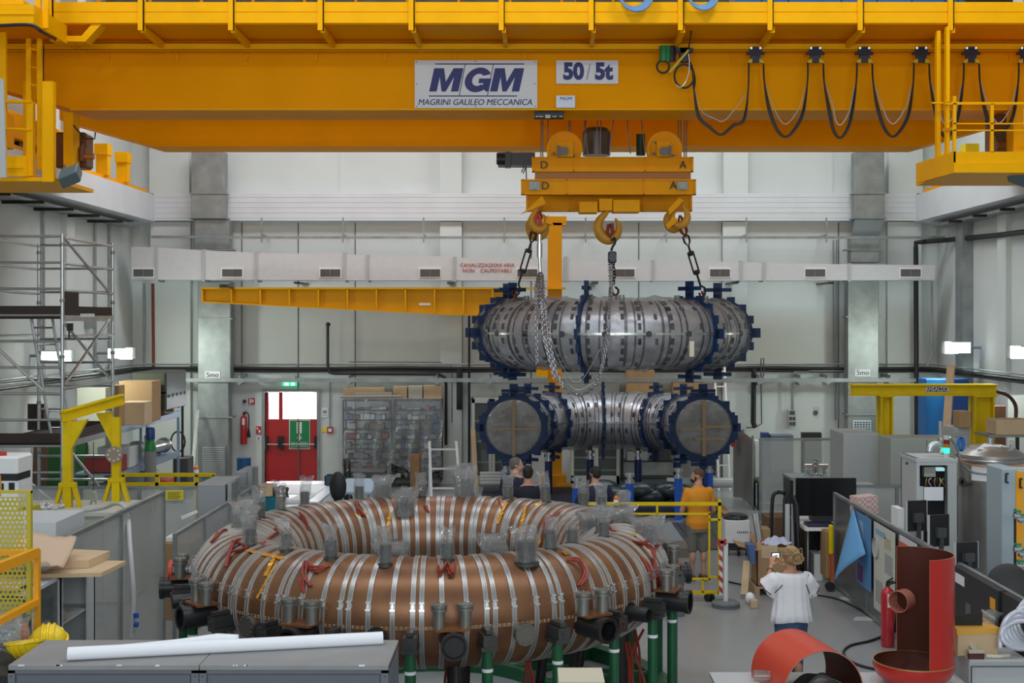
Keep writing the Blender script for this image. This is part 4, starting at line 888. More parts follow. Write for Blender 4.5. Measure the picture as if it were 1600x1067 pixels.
# legs under the torus
for k in range(6):
    a = R_(60*k+10); q = Vector((TC.x, TC.y, 0))+O(a)*2.1; MB().cyl(q+Vector((0, 0, .1)), q+Vector((0, 0, .97)), .08, 16).build('under_leg', BKMET, gs)
for k, (px, D) in enumerate(((705, 11.6), (830, 11.7), (985, 12.4), (1000, 12.9))):
    b = MB(); x = PX(px, D)
    for j in range(3): b.tube(smoothpath([(x+rnd.uniform(-.05, .05), D, .95), (x+rnd.uniform(-.06, .06), D+.05, .7), (x+rnd.uniform(-.08, .08), D, .4), (x+rnd.uniform(-.05, .05), D, .17)]), .014, 6)
    b.build('hanging_cable', REDC, cp)
# ---------------------------------------------------------------- installations on the back wall
def pbox(b, x0, x1, y0, y1, D, dep, ch=0): return b.box(PX(x0, D), PX(x1, D), D, D+dep, PZ(y1, D), PZ(y0, D), ch=ch)
D = 30.55
du = thing('air_duct', P(830, 440, D), 'long white air duct with grilles and red lettering running along the back wall', 'duct')
DUCT = mat('duct_white', (.60, .61, .64), .45, .15, noise=.06, nscale=8, bump=.1, bscale=30)
prof = [(205, 386), (243, 386), (316, 391), (321, 391), (398, 395), (457, 396), (540, 396), (572, 400), (577, 400), (690, 400), (706, 402.5), (712, 402.5), (880, 405), (884, 402), (938, 405), (985, 405), (1018, 408), (1024, 408), (1155, 409), (1195, 411), (1240, 412), (1330, 413), (1461, 414)]
b = MB(); yb = [439 if x < 700 else 438.5 for x, _ in prof]
b.prism([P(x, y, D) for x, y in prof]+[P(1461, 437.5, D), P(1000, 439, D), P(205, 437, D)], (0, .54, 0)); d_ = b.build('duct_body', DUCT, du, smooth=0)
for x in (245, 318, 400, 538, 574, 710, 884, 1021, 1158, 1194, 1327):
    y = [q for q in prof if q[0] <= x+3][-1][1]; b = MB(); b.box(PX(x-2.2, D), PX(x+2.2, D), D-.03, D+.56, PZ(440, D), PZ(y-1.5, D)); b.build('flange_ring', mat('duct_flange', (.42, .43, .44), .5), du, smooth=0)
for x in (224, 362.5, 516, 672, 824, 976, 1125, 1274, 1423):
    v = MB(); pbox(v, x-17.5, x+17.5, 418, 434, D-.02, .03); v.build('grille_frame', WHITE, du, smooth=0); gr = MB(); pbox(gr, x-15.5, x+15.5, 420.5, 432, D-.03, .01); gr = gr.build('grille', mat('grille_dark', (.09, .09, .1), .5), du, smooth=0)
    v = MB()
    for k in range(8): pbox(v, x-15.5, x+15.5, 421+k*1.4, 421.4+k*1.4, D-.04, .02)
    pbox(v, x-.4, x+.4, 420.5, 432, D-.045, .02); v.build('louvre', mat('louvre_grey', (.22, .22, .23), .5), gr, smooth=0)
RLT = mat('lettering_red', (.42, .02, .02), .5)
text('lettering', 'CANALIZZAZIONI ARIA', P(761.5, 414.5, D-.012), .125, RLT, du, sx=.98); text('lettering', 'NON    CALPESTABILI', P(761, 423, D-.012), .125, RLT, du, sx=.98)
for x in (463, 703, 930, 1150, 1300): MB().box(PX(x-5, D), PX(x+5, D), D+.1, YB, PZ(443, D), PZ(440, D)).build('bracket', BKMET, du, smooth=0)
# vertical galvanised ducts
D = 31.15
for i, (secs, l_, sg) in enumerate((([(299, 350, 237, 341), (304, 358, 343, 389), (309, 360, 440, 592), (309, 357, 596, 756)], 'tall galvanised vertical duct left of the red door', (320, 344, 580, 592)), ([(1336, 1382, 237, 343), (1330, 1374, 368, 410), (1325, 1373, 437, 592), (1325, 1371, 597, 756)], 'tall galvanised vertical duct at the right of the back wall', (1336, 1360, 577, 588)))):
    t_ = thing('vertical_duct', P(330 if i == 0 else 1350, 756, D), l_, 'duct')
    for x0, x1, y0, y1 in secs: b = MB(); pbox(b, x0, x1, y0, y1, D, .39, ch=.01); b.build('duct_section', GALV, t_, smooth=0)
    b = MB(); (x0, x1, _, y0), (x2, x3, y1, _) = secs[0], secs[1]
    lo_ = [P(x2, y1, D), P(x3, y1, D), P(x3, y1, D+.39), P(x2, y1, D+.39)]; hi_ = [P(x0, y0, D-.1), P(x1, y0, D-.1), P(x1, y0, D+.38), P(x0, y0, D+.38)]
    b.add(lo_+hi_, [(0, 1, 5, 4), (1, 2, 6, 5), (2, 3, 7, 6), (3, 0, 4, 7), (0, 3, 2, 1), (4, 5, 6, 7)]); b.build('transition', mat('galv_dark', (.2, .22, .24), .4, .5), t_, smooth=0)
    for y in (341, 302, 390, 498 if i == 0 else 495, 652 if i == 0 else 648): b = MB(); b.box(PX(secs[2][0]-3 if y > 350 else secs[0][0]-3, D), PX(secs[2][1]+3 if y > 350 else secs[0][1]+3, D), D-.03, D+.40, PZ(y+1, D), PZ(y-1, D)); b.build('joint_flange', GALV, t_, smooth=0)
    x0, x1, y0, y1 = sg; s_ = MB(); pbox(s_, x0, x1, y0, y1, D-.02, .01); s_.build('sign_plate', PAPER, t_, smooth=0); text('lettering', '5mo', P((x0+x1)/2, (y0+y1)/2, D-.024), .17, BLK, t_, bold=.004)
b = MB(); pbox(b, 314, 353, 696, 745, 31.1, .05); o_ = b.build('air_grille', mat('grille_grey', (.2, .21, .22), .5), label='grey louvred grille low on the left vertical duct', cat='grille', smooth=0)
b = MB()
for k in range(16): pbox(b, 316, 351, 699+k*2.8, 700.2+k*2.8, 31.07, .03)
b.build('louvre', LGREY, o_, smooth=0)
b = MB(); pbox(b, 1333, 1361, 657, 673, 31.1, .02); o_ = b.build('button_panel', PAPER, label='white panel with rows of dots on the right vertical duct', cat='panel', smooth=0)
b = MB()
for r in range(4):
    for c_ in range(6): pbox(b, 1335+c_*4.4, 1338+c_*4.4, 658.5+r*3.6, 661+r*3.6, 31.08, .02)
b.build('dot', mat('dot_blue', (.1, .16, .22), .5), o_, smooth=0)
# strut rails, pipes and cable runs
def run(name, pts, r, m, label, cat, n_=8, brackets=()):
    o = MB().tube([Vector(p) if len(p) == 3 and isinstance(p, Vector) else Vector(p) for p in pts], r, n_).build(name, m, label=label, cat=cat); return o
D = 30.98
o_ = MB().box(PX(352, D), XR-.1, D, D+.05, PZ(373, D), PZ(369, D)).box(PX(236, D), PX(352, D), D, D+.05, PZ(372, D), PZ(368, D)).build('strut_rail', GALV, label='upper galvanised strut rail along the back wall above the air duct', cat='rail', smooth=0)
for x in (409, 536, 662, 788, 915, 1041, 1166, 1291): MB().box(PX(x-1.2, D), PX(x+1.2, D), D-.03, D, PZ(379, D), PZ(340, D)).box(PX(x-1, D), PX(x+1, D), D, YB, PZ(368, D), PZ(366, D)).build('hanger', GALV, o_, smooth=0)
D = 31.04
o_ = MB().box(XL+.6, XR-.8, D, D+.06, PZ(597, D), PZ(591, D)).build('strut_rail', GALV, label='lower galvanised strut rail along the back wall below the black cables', cat='rail', smooth=0)
for x in (370, 540, 678, 760, 1183, 1247, 1290, 1388): b = MB(); b.prism([P(x, 597, D), P(x+10, 597, D), P(x+3, 602, D)], (0, .5, 0)); b.box(PX(x+3, D), PX(x+5, D), D, YB, PZ(591, D), PZ(586, D)); b.build('bracket', GALV, o_, smooth=0)
D = 31.6
for k, (y, r, l_) in enumerate(((575.5, .045, 'thick upper black cable bundle along the back wall'), (579.5, .03, 'lower black cable bundle along the back wall'))):
    pts = [(XL+.25, 8+0*k, PZ(y, D)), (XL+.25, D-.3, PZ(y, D)), (XL+.5, D, PZ(y, D))]+[(XL+1+j*.95, D, PZ(y, D)+.012*math.sin(j*1.3+k)) for j in range(19)]+[(XR-.5, D, PZ(y, D)), (XR-.25, D-.3, PZ(y, D)), (XR-.25, 8, PZ(y, D))]
    MB().tube(pts, r, 8).build('cable_bundle', BLK, label=l_, cat='cable')
MB().tube([(XL+.3, 8, PZ(569, D)), (XL+.3, D-.2, PZ(569, D)), (XL+.5, D, PZ(569, D)), (XR-.5, D, PZ(569, D)), (XR-.3, D-.2, PZ(569, D)), (XR-.3, 8, PZ(569, D))], .02, 6).build('conduit', GALV, label='thin grey conduit above the black cable bundles round the hall', cat='pipe')
def pipe(pts, D, r, m, label, n_=8, name='pipe', cat='pipe'): return MB().tube([P(x, y, D) for x, y in pts], r, n_).build(name, m, label=label, cat=cat)
pipe([(512, 506), (512, 570), (515, 582), (522, 583.5), (686, 584.5), (695, 590), (697, 600), (697, 695)], 31.45, .036, BLK, 'black pipe dropping from the wall then running right to the pilaster')
MB().ell(P(512.5, 507, 31.5), .06).build('pipe_outlet', BLK, label='round black outlet on top of the bent black pipe', cat='outlet')
pipe([(545, 568), (547, 565), (688, 566), (691, 569), (704, 569), (706, 575), (706, 660)], 31.7, .014, GALV, 'thin bent grey conduit above the plastic-covered shelves')
pipe([(718, 577), (718, 640)], 31.5, .075, BLK, 'short thick black cable drop left of the glass cabinet')
pipe([(733, 490), (733, 735)], 31.6, .03, BLK, 'slim black vertical pipe left of the glass cabinet')
pipe([(239, 443), (240, 575)], 31.75, .045, mat('rust_red', (.22, .05, .03), .7), 'rusty red vertical pipe in the left back corner')
pipe([(225, 443), (225, 572)], 31.7, .03, GALV, 'grey vertical pipe beside the rusty red one in the left corner')
pipe([(1431, 386), (1432, 590), (1433, 700)], 31.3, .06, BLK, 'thick black vertical pipe at the right end of the back wall')
MB().tube([P(1431, 388, 31.3), P(1431, 379, 31.3), P(1440, 378, 31.2), (XR-.15, 30.5, PZ(376, 30.8)), (XR-.15, 27.5, PZ(368, 27.5)), (XR-.15, 24, PZ(355, 24)), (XR-.15, 20, PZ(355, 20))], .06, 8).build('pipe', BLK, label='thick black pipe bending from the back wall along the right wall', cat='pipe')
for x, l_ in ((1302, 'left of two thin conduits near the right vertical duct'), (1307, 'right of two thin conduits near the right vertical duct')): pipe([(x, 375), (x, 560), (x+2, 580), (x+3, 656)], 31.7, .022, GALV, l_)
pipe([(1456, 440), (1456, 555), (1449, 572)], 31.0, .025, GALV, 'grey conduit dropping from the right end of the air duct')
pipe([(1178, 576), (1177, 660), (1180, 668)], 31.5, .065, BLK, 'thick black cable drop right of the white wall ladder')
pipe([(1189, 590), (1189, 560), (1193, 559), (1194, 580), (1189, 600), (1190, 662), (1180, 668), (1166, 668)], 31.5, .015, DGREY, 'thin dark conduit loop beside the thick black drop')
pipe([(1238, 640), (1238, 586), (1242, 580), (1320, 580)], 31.6, .03, GALV, 'grey conduit rising from the wall socket panel then turning right')
t_ = thing('socket_panel', P(1238, 667, 31.6), 'grey industrial socket panel on the back wall', 'socket panel')
b = MB(); pbox(b, 1232, 1244, 640, 667, 31.6, .2, ch=.01); b.build('casing', LGREY, t_, smooth=0); b = MB()
for k, (x, y) in enumerate(((1235.5, 654), (1241, 654), (1235.5, 662), (1241, 662))): pbox(b, x-2, x+2, y-2.6, y+2.6, 31.57, .03)
pbox(b, 1234, 1242, 642, 648, 31.57, .03); b.build('socket', DGREY, t_, smooth=0)
# side wall strips, conduits, lamps
for i, (x, y, l_) in enumerate(((XR, 29.3, 'tall galvanised column strip on the right wall near the corner'),)): MB().box(x-.25, x, y, y+.5, 0, 6.45).build('wall_column', GALV, label=l_, cat='column', smooth=0)
pipe_r = lambda y, z0, z1, l_: MB().cyl((XR-.06, y, z0), (XR-.06, y, z1), .05, 8).build('pipe', GALV, label=l_, cat='pipe')
pipe_r(26.0, 1.0, 6.4, 'vertical grey conduit on the right wall between the corner and the lamps')
for (x, y, l_) in ((XL+.05, 30.0, 'farther of two thin vertical conduits on the left wall'), (XL+.05, 29.0, 'nearer of two thin vertical conduits on the left wall'), (XL+.05, 25.9, 'conduit on the left wall seen through the scaffold')): MB().cyl((x, y, 2.9), (x, y, 6.4), .03, 8).build('pipe', GALV, label=l_, cat='pipe')
for x, l_ in ((XL+.25, 'grey cable ladder under the left runway beam'), (XR-.25, 'grey cable ladder under the right runway beam')):
    t_ = MB().box(x-.2, x+.2, 8, 31, 6.36, 6.42).build('cable_ladder', GALV, label=l_, cat='cable tray', smooth=0); 
    for y in [10+1.55*k for k in range(13)]:
        MB().box(x-.25, x+.55*(1 if x < 0 else -1), y, y+.05, 6.30, 6.36).build('bracket', BKMET, t_, smooth=0)
LAMPW = mat('lamp_glow', (1, 1, 1), .4, emit=(.95, 1, .86), estr=3.2)
def wall_lamp(px, py, wd, hh, X, l_, rot=0):
    D = X*F/(px-CX); z = PZ(py, D); s_ = -1 if X > 0 else 1; t_ = thing('wall_floodlight', (X, D, z), l_, 'lamp', 'lit flood lamps on the side walls', rz=0)
    dp = abs(wd*D/F)
    b = MB(); b.obox((X, D, z), ((1, 0, 0), (0, 1, 0), (0, 0, 1)), (dp/2, .12, hh*D/F/2+.02)); b.build('housing', GALV, t_, smooth=0)
    b = MB(); b.obox((X, D-.125, z), ((1, 0, 0), (0, 1, 0), (0, 0, 1)), (dp/2-.01, .012, hh*D/F/2)); b.build('diffuser', LAMPW, t_, smooth=0)
    area('lamp_light', (X+s_*.15, D-.2, z), (R_(68), 0, R_(-s_*38)), .7, .25, 100, (.90, 1, .87))
    b = MB(); b.cyl((X, D+.1, z), (X-s_*.05+(XR-X if X > 0 else XL-X), D+.1, z), .03); b.build('wall_arm', GALV, t_)
wall_lamp(190, 552, 38, 15, -9.35, 'lit white flood lamp on the left wall nearest the corner'); wall_lamp(91, 556, 46, 14, -9.35, 'lit white flood lamp on the left wall behind the scaffold')
wall_lamp(1494, 543, 40, 16, 9.7, 'lit white flood lamp on the right wall nearest the corner'); wall_lamp(1600, 550, 50, 16, 9.7, 'lit white flood lamp on the right wall at the photo edge')
b = MB(); DD = 27.5
t_ = thing('junction_box', P(1545, 533, 24.5), 'small grey junction box with conduit on the right wall', 'junction box'); b.box(XR-.12, XR, 25.2, 25.5, 3.6, 3.85); b.box(XR-.12, XR, 23.4, 23.7, 3.6, 3.9); b.build('box', mat('beige_box', (.3, .28, .2), .6), t_, smooth=0); MB().tube([(XR-.05, 23.5, 3.9), (XR-.05, 23.5, 4.2), (XR-.05, 18, 4.2)], .02, 6).build('conduit', GALV, t_)
t_ = thing('junction_box', (XL+.06, 28.6, 3.9), 'small grey junction box on the left wall above the flood lamp', 'junction box'); MB().box(XL, XL+.14, 28.4, 28.8, 3.9, 4.15).build('box', GALV, t_, smooth=0)
# jib crane with orange mast
JY = mat('jib_yellow', (.68, .34, .0), .5, spec=.2)
jc = thing('jib_crane', P(865, 755, 29.4), 'yellow wall jib crane with long tapered arm and mast', 'jib crane')
D = 29.3; b = MB()
b.prism([P(318, 451, D), P(800, 451, D), P(800, 493, D), P(705, 491, D), P(318, 471, D)], (0, .03, 0)); arm = b.build('jib_web', JY, jc, smooth=0)
b = MB(); b.box(PX(316, D), PX(884, D), D-.13, D+.16, PZ(452, D), PZ(449, D)); b.prism([P(316, 470.5, D-.13), P(705, 490.5, D-.13), P(884, 494, D-.13), P(884, 496, D-.13), P(705, 492.5, D-.13), P(316, 472.5, D-.13)], (0, .29, 0)); b.build('jib_flange', JY, jc, smooth=0)
for k in range(11): b = MB(); x = 318+45.2*k; yb_ = 471+(x-318)*20/387; b.box(PX(x-1.2, D), PX(x+1.2, D), D-.13, D, PZ(min(yb_, 492), D), PZ(451, D)); b.build('stiffener', JY, arm, smooth=0)
b = MB(); b.box(PX(655, D), PX(673, D), D-.02, D, PZ(477, D), PZ(473.5, D)); b.build('label_plate', PAPER, jc, smooth=0)
b = MB(); D = 29.4; b.box(PX(856, D), PX(878, D), D, D+.35, 0, PZ(348, D)); b.box(PX(848, D), PX(885, D), D, D+.35, PZ(352, D), PZ(338, D)); b.build('mast', mat('mast_orange', (.68, .28, .005), .5, spec=.2), jc, smooth=0)
b = MB(); b.box(PX(845, D), PX(885, D), D-.1, D+.45, 0, .5); b.box(PX(870, D), PX(900, D), D-.2, D+.1, 0, .3); b.build('mast_base', MATS['mast_orange'], jc, smooth=0)
b = MB(); b.box(PX(838, 29.1), PX(856, 29.1), 29.1, 29.4, PZ(588, 29.1), PZ(572, 29.1)); b.build('slew_box', YEL2, jc, smooth=0)
b = MB(); b.box(PX(343, 29.1), PX(360, 29.1), 29.1, 29.3, PZ(449, 29.1), PZ(444, 29.1)); b.cyl(P(355, 446, 29.0), P(366, 450, 29.0), .03); b.build('jib_trolley', BKMET, jc, smooth=0)
# small wall signs round the door
def wsign(x0, y0, x1, y1, m, label, inner=None, D=YB): 
    t_ = thing('wall_sign', P((x0+x1)/2, y1, D), label, 'sign'); b = MB(); pbox(b, x0, x1, y0, y1, D-.02, .02); b.build('board', m, t_, smooth=0)
    if inner:
        b = MB()
        for q in inner[0]: pbox(b, *q, D-.025, .005)
        b.build('pictogram', inner[1], t_, smooth=0)
wsign(388, 622, 398, 632, RED, 'small red sign with white extinguisher pictogram left of the door', ([(390, 392, 623, 631), (393, 396, 624, 629)], PAPER))
wsign(400, 666, 408, 678, RED, 'small red notice just left of the door frame', ([(401, 403, 668, 671), (404, 407, 672, 676)], PAPER))
wsign(400.5, 681, 408, 688, PAPER, 'small white notice under the red one left of the door', ([(402, 406, 683, 687)], mat('print_mauve', (.4, .25, .3), .6)))
wsign(502.5, 637, 512.5, 652, PAPER, 'small white warning notice right of the red door', ([(504.5, 510.5, 641, 646), (504, 511, 648, 649)], mat('print_grey', (.3, .28, .3), .6)))
wsign(502, 669, 511, 675, mat('sign_yellow', (.75, .65, .05), .5), 'small yellow sticker beside the red alarm button')
wsign(1145, 621, 1154, 631, RED, 'small red fire sign on the wall right of the white ladder', ([(1147, 1149, 622, 630), (1150, 1152, 622, 630)], PAPER))
wsign(1271, 635, 1280, 641, LGREY, 'tiny grey plate on the back wall right of the socket panel'); 
MB().cyl(P(1274.5, 645, YB), P(1274.5, 645, YB-.05), .06, 16).build('wall_bell', DGREY, label='small round dark bell right of the socket panel', cat='bell')
MB().cyl(P(382, 627, YB), P(382, 627, YB-.05), .05, 16).build('wall_button', BLK, label='small round black button left of the red extinguisher sign', cat='button')
MB().cyl(P(1147, 453, YB), P(1147, 453, YB-.05), .045, 16).build('wall_button', BLK, label='small black round cap high on the pale panel right of the upper casing', cat='button')
t_ = thing('alarm_button', P(515.5, 677, YB), 'red fire alarm button at the end of a conduit right of the door', 'alarm'); b = MB(); pbox(b, 511, 520, 667, 677, YB-.06, .06); b.build('box', RED, t_, smooth=0); b = MB(); pbox(b, 513, 518, 669.5, 674.5, YB-.07, .01); b.build('glass', PAPER, t_, smooth=0); b = MB(); b.cyl(P(515.5, 667, YB-.03), P(515.5, 597, YB-.03), .015, 6); b.build('conduit', GALV, t_)
def extinguisher(loc, h, r, label, tag=True, nozzle=1):
    x, y, z = loc; t_ = thing('fire_extinguisher', loc, label, 'fire extinguisher')
    b = MB(); b.lathe(loc, [(0, 0), (r*.95, 0), (r, .03), (r, h*.8), (r*.85, h*.86), (r*.4, h*.9), (r*.35, h*.92), (0, h*.92)], 24); b.build('cylinder', mat('ext_red', (.48, .02, .03), .28, coat=.4), t_)
    b = MB(); b.cyl((x, y, z+h*.9), (x, y, z+h*.97), r*.3, 12); b.bar((x-r*.2, y, z+h*.97), (x+r*.9, y, z+h), .03, .02); b.bar((x-r*.2, y, z+h*.99), (x+r*.8, y, z+h*1.05), .03, .015); b.build('valve', BKMET if nozzle > 0 else STEEL, t_)
    b = MB(); b.tube(smoothpath([(x, y-.02, z+h*.95), (x+nozzle*r*1.2, y-.03, z+h*.98), (x+nozzle*r*1.5, y, z+h*.8), (x+nozzle*r*1.4, y, z+h*.5)]), .014, 8); b.cyl((x+nozzle*r*1.4, y, z+h*.5), (x+nozzle*r*1.5, y, z+h*.22), .02, 10, r2=.045); b.build('hose', BLK, t_)
    if tag: MB().obox((x+r*.1, y-r-.005, z+h*.72), ((1, 0, 0), (0, 1, 0), (0, 0, 1)), (r*.4, .004, h*.1)).build('tag', PAPER, t_, smooth=0)
extinguisher((PX(381, 31.8), 31.8, PZ(694, 31.8)), .80, .085, 'red fire extinguisher hung on the back wall left of the door')
# plastic-covered racks
def shelf_unit(x0, x1, y0, y1, D, dep, n_, label, m=BKMET, posts=2):
    z0, z1 = PZ(y1, D), PZ(y0, D); t_ = thing('shelf_rack', (PX((x0+x1)/2, D), D, max(z0, 0)), label, 'shelf'); z0 = max(z0, 0)
    for x in (PX(x0, D), PX(x1, D)-.04):
        for y in (D, D+dep-.04): MB().box(x, x+.04, y, y+.04, z0, z1).build('upright', m, t_, smooth=0)
    zs = []
    for k in range(n_): z = z0+.12+(z1-z0-.14)*k/(n_-1); MB().box(PX(x0, D), PX(x1, D), D, D+dep, z-.03, z).build('shelf', m, t_, smooth=0); zs.append(z)
    return t_, zs
COLS = [mat('bin_%s' % n_, c_, .5) for n_, c_ in (('grey', (.25, .27, .28)), ('black', (.04, .04, .045)), ('red', (.35, .05, .05)), ('cream', (.5, .47, .4)), ('blue', (.06, .12, .3)), ('white', (.6, .62, .62)), ('brown', (.2, .12, .07)))]
CNM = ('grey', 'black', 'red', 'cream', 'blue', 'white', 'brown'); ORD = ('lowest', 'second lowest', 'third lowest', 'fourth lowest', 'middle', 'fourth highest', 'third highest', 'second highest')
def fill(x0, x1, D, dep, zs, gap, label, group, name='component_bin', cat='bin', p=.85, seed=1):
    r2 = random.Random(seed)
    for k, z in enumerate(zs):
        x = PX(x0, D)+.05; top = (zs[k+1]-z-.05) if k+1 < len(zs) else gap
        while x < PX(x1, D)-.18:
            wd = r2.uniform(.08, .2); hh = r2.uniform(.4, .85)*top
            if r2.random() < p: MB().box(x, x+wd-.015, D+.04, D+.04+dep*.7, z+.001, z+hh, ch=.006).build(name, COLS[(ci := int(r2.random()**1.4*7))], label='%s bin on the %s shelf of the %s' % (CNM[ci], ORD[k], label), cat=cat, group=group, smooth=0)
            x += wd
for x0, x1, l_, g_, sd in ((535, 610, 'tall rack behind plastic sheeting, just right of the red door', 'bins on the left plastic-covered rack', 4), (615, 690, 'tall rack behind plastic sheeting, left of the pilaster', 'bins on the right plastic-covered rack', 9)):
    D = 31.05; t_, zs = shelf_unit(x0, x1, 624, 754, D, .5, 9, l_); fill(x0, x1, D, .5, zs[:-1], .1, ('sheeted rack by the red door' if sd == 4 else 'sheeted rack by the pilaster'), g_, seed=sd, p=.8)
def sheet(x0, x1, y0, y1, D, l_, amp=.05, seed=1, cut=None):
    N, M = 26, 18; vs = []; r2 = random.Random(seed); ph = [r2.uniform(0, 6) for _ in range(4)]
    for j in range(M+1):
        for i in range(N+1):
            f = i/N; g = j/M; a = amp*(.3+g); yy = y0+(y1-y0)*g
            if cut: yy = y0+(y1-y0)*g*(1-cut*abs(f-.6))
            vs.append(P(x0+(x1-x0)*f-(3*g if f < .2 else 0), yy, D)+Vector((.02*math.sin(7*g+ph[0]), -.04+a*math.sin(f*22+ph[1]+3*g)+a*.5*math.sin(f*9+ph[2]-2*g), 0)))
    MB().add(vs, [(j*(N+1)+i, j*(N+1)+i+1, (j+1)*(N+1)+i+1, (j+1)*(N+1)+i) for j in range(M) for i in range(N)]).build('plastic_sheet', SHEET, label=l_, cat='plastic sheet', smooth=60)
sheet(532, 612, 622, 752, 30.9, 'clear plastic sheet over the rack beside the red door', seed=1); sheet(613, 691, 622, 748, 30.85, 'clear plastic sheet over the rack beside the pilaster', seed=2, cut=.35)
# cardboard and boards on top of the racks
zt = PZ(624, 31.05)
for k, (x0, x1, y0, m, l_) in enumerate(((536, 600, 606, CARDL, 'long flat carton on top of the left plastic-covered rack'), (555, 612, 613, mat('box_dust', (.35, .28, .22), .7), 'low brown box with red print on the left plastic-covered rack'), (614, 636, 604, CARDL, 'cardboard box on the left end of the right rack top'), (638, 660, 603, mat('box_pale', (.52, .48, .42), .7), 'pale box standing in the middle of the right rack top'), (662, 690, 602, CARDL, 'cardboard box on the right end of the right rack top'))):
    D = 31.2 if k != 1 else 31.05; MB().box(PX(x0, D), PX(x1, D), D, D+(.3 if k != 1 else .12), zt+.002, PZ(y0, D), ch=.006).build('cardboard_box', m, label=l_, cat='box', smooth=0)
MB().cyl(P(532, 620, 30.95), P(628, 619, 30.95), .03, 10).build('curtain_rod', mat('rod_grey', (.3, .3, .3), .5), label='grey rod carrying the plastic sheets in front of the racks', cat='rod')
# glass-fronted cabinets
def glass_cab(x0, x1, y0, D, label, doors=2, binders=True, seed=1, low=.28):
    z1 = PZ(y0, D); t_ = thing('glass_cabinet', (PX((x0+x1)/2, D), D, 0), label, 'cabinet'); X0, X1 = PX(x0, D), PX(x1, D); dep = .42
    CB = mat('cabinet_cream', (.42, .43, .40), .5)
    b = MB(); b.box(X0, X0+.03, D+.03, D+dep, 0, z1); b.box(X1-.03, X1, D+.03, D+dep, 0, z1); b.box(X0, X1, D+dep-.03, D+dep, 0, z1); b.box(X0, X1, D+.03, D+dep, z1-.04, z1); b.box(X0, X1, D+.03, D+dep, 0, .1)
    zs = [.1+(z1-.15)*k/4 for k in range(5)]
    for z in zs[1:-1]: b.box(X0, X1, D+.06, D+dep, z-.02, z)
    b.build('carcass', CB, t_, smooth=0); wd = (X1-X0)/doors
    MB().box(X0+.03, X1-.03, D+dep-.05, D+dep-.035, .1, z1-.04).build('back_panel', mat('cab_inside', (.05, .06, .07), .7), t_, smooth=0)
    for k in range(doors):
        a, c_ = X0+wd*k+.005, X0+wd*(k+1)-.005; b = MB(); b.box(a, a+.07, D, D+.03, .08, z1-.02); b.box(c_-.07, c_, D, D+.03, .08, z1-.02); b.box(a, c_, D, D+.03, .08, low); b.box(a, c_, D, D+.03, z1-.12, z1-.02); dr = b.build('door', CB, t_, smooth=0)
        MB().box(a+.06, c_-.06, D+.012, D+.018, low, z1-.1).build('glass_pane', GLASS, dr, smooth=0)
    if binders:
        r2 = random.Random(seed)
        for z in zs[:3]:
            x = X0+.1
            while x < X1-.15:
                if r2.random() < .7: MB().box(x, x+.05, D+.1, D+.34, z, z+.29).build('ring_binder', (mat('binder_green', (.03, .18, .12), .5), mat('binder_blue', (.04, .1, .2), .5), COLS[5])[(ci := int(r2.random()*2.3))], label='%s ring binder on the %s shelf of the glass cabinet left of the men' % (('green', 'blue', 'white')[ci], ORD[zs.index(z)]), cat='binder', group='binders in the glass cabinets', smooth=0)
                x += .07
glass_cab(737, 800, 622, 31.1, 'glass cabinet with binders, left behind the lower casing', 2, True, 3)
glass_cab(892, 968, 672, 31.1, 'glass cabinet behind the man with the lanyard, right of the orange mast', 2, False)
glass_cab(1098, 1124, 680, 31.1, 'narrow glass cabinet behind the orange-shirt man', 1, False)
MB().box(PX(735, 31.6), PX(968, 31.6), 31.6, 31.85, PZ(622, 31.6), PZ(600, 31.6)).build('wall_cabinet', mat('blind_grey', (.33, .34, .32), .6), label='long grey shutter box on the wall above the glass cabinets', cat='cabinet', smooth=0)
t_, zs = shelf_unit(972, 1062, 640, 754, 30.9, .5, 5, 'dark open shelf with cartons under the lower casing')
for k, (x0, x1, z, hh, m) in enumerate(((1008, 1027, 3, .22, CARDL), (1028, 1040, 3, .2, CARD), (1042, 1052, 3, .26, COLS[1]), (978, 990, 2, .3, COLS[1]), (1000, 1016, 2, .2, COLS[5]), (1022, 1050, 2, .18, COLS[5]), (976, 1000, 3, .3, COLS[6]), (980, 1012, 1, .22, COLS[0]), (1020, 1048, 1, .25, COLS[1]))):
    MB().box(PX(x0, 30.95), PX(x1, 30.95), 30.95, 31.3, zs[z], zs[z]+hh, ch=.006).build('storage_box', m, label='%s box on the %s row of the dark shelf under the casing, %s' % (('brown', 'brown', 'black', 'black', 'white', 'white', 'dark brown', 'grey', 'black')[k], ('', 'lowest', 'middle', 'upper')[z], 'at left' if x0 < 999 else 'in the middle' if x0 < 1018 else 'at right' if x0 < 1030 else 'far right'), cat='box', group='boxes on the dark shelf', smooth=0)
o_ = MB().box(PX(970, 31.2), PX(1118, 31.2), 31.0, 31.5, PZ(640, 31.2)-.04, PZ(640, 31.2)).build('wall_shelf', BKMET, label='dark shelf board high on the wall between the two casings', cat='shelf', smooth=0)
zt = PZ(640, 31.2)
for x0, x1, ya, yb, m, l_ in ((978, 1022, 578, 613, CARD, 'tall cardboard box on the wall shelf between the casings'), (982, 1026, 613, 640, CARDL, 'low cardboard box under the tall carton on the wall shelf'), (1027, 1047, 615, 640, COLS[5], 'white box between the cartons on the wall shelf'), (1050, 1098, 594, 640, CARD, 'wide cardboard box at the right of the wall shelf')):
    MB().box(PX(x0, 31.2), PX(x1, 31.2), 31.05, 31.45, zt if yb == 640 else PZ(613, 31.2), PZ(ya, 31.2), ch=.006).build('cardboard_box', m, label=l_, cat='box', smooth=0)
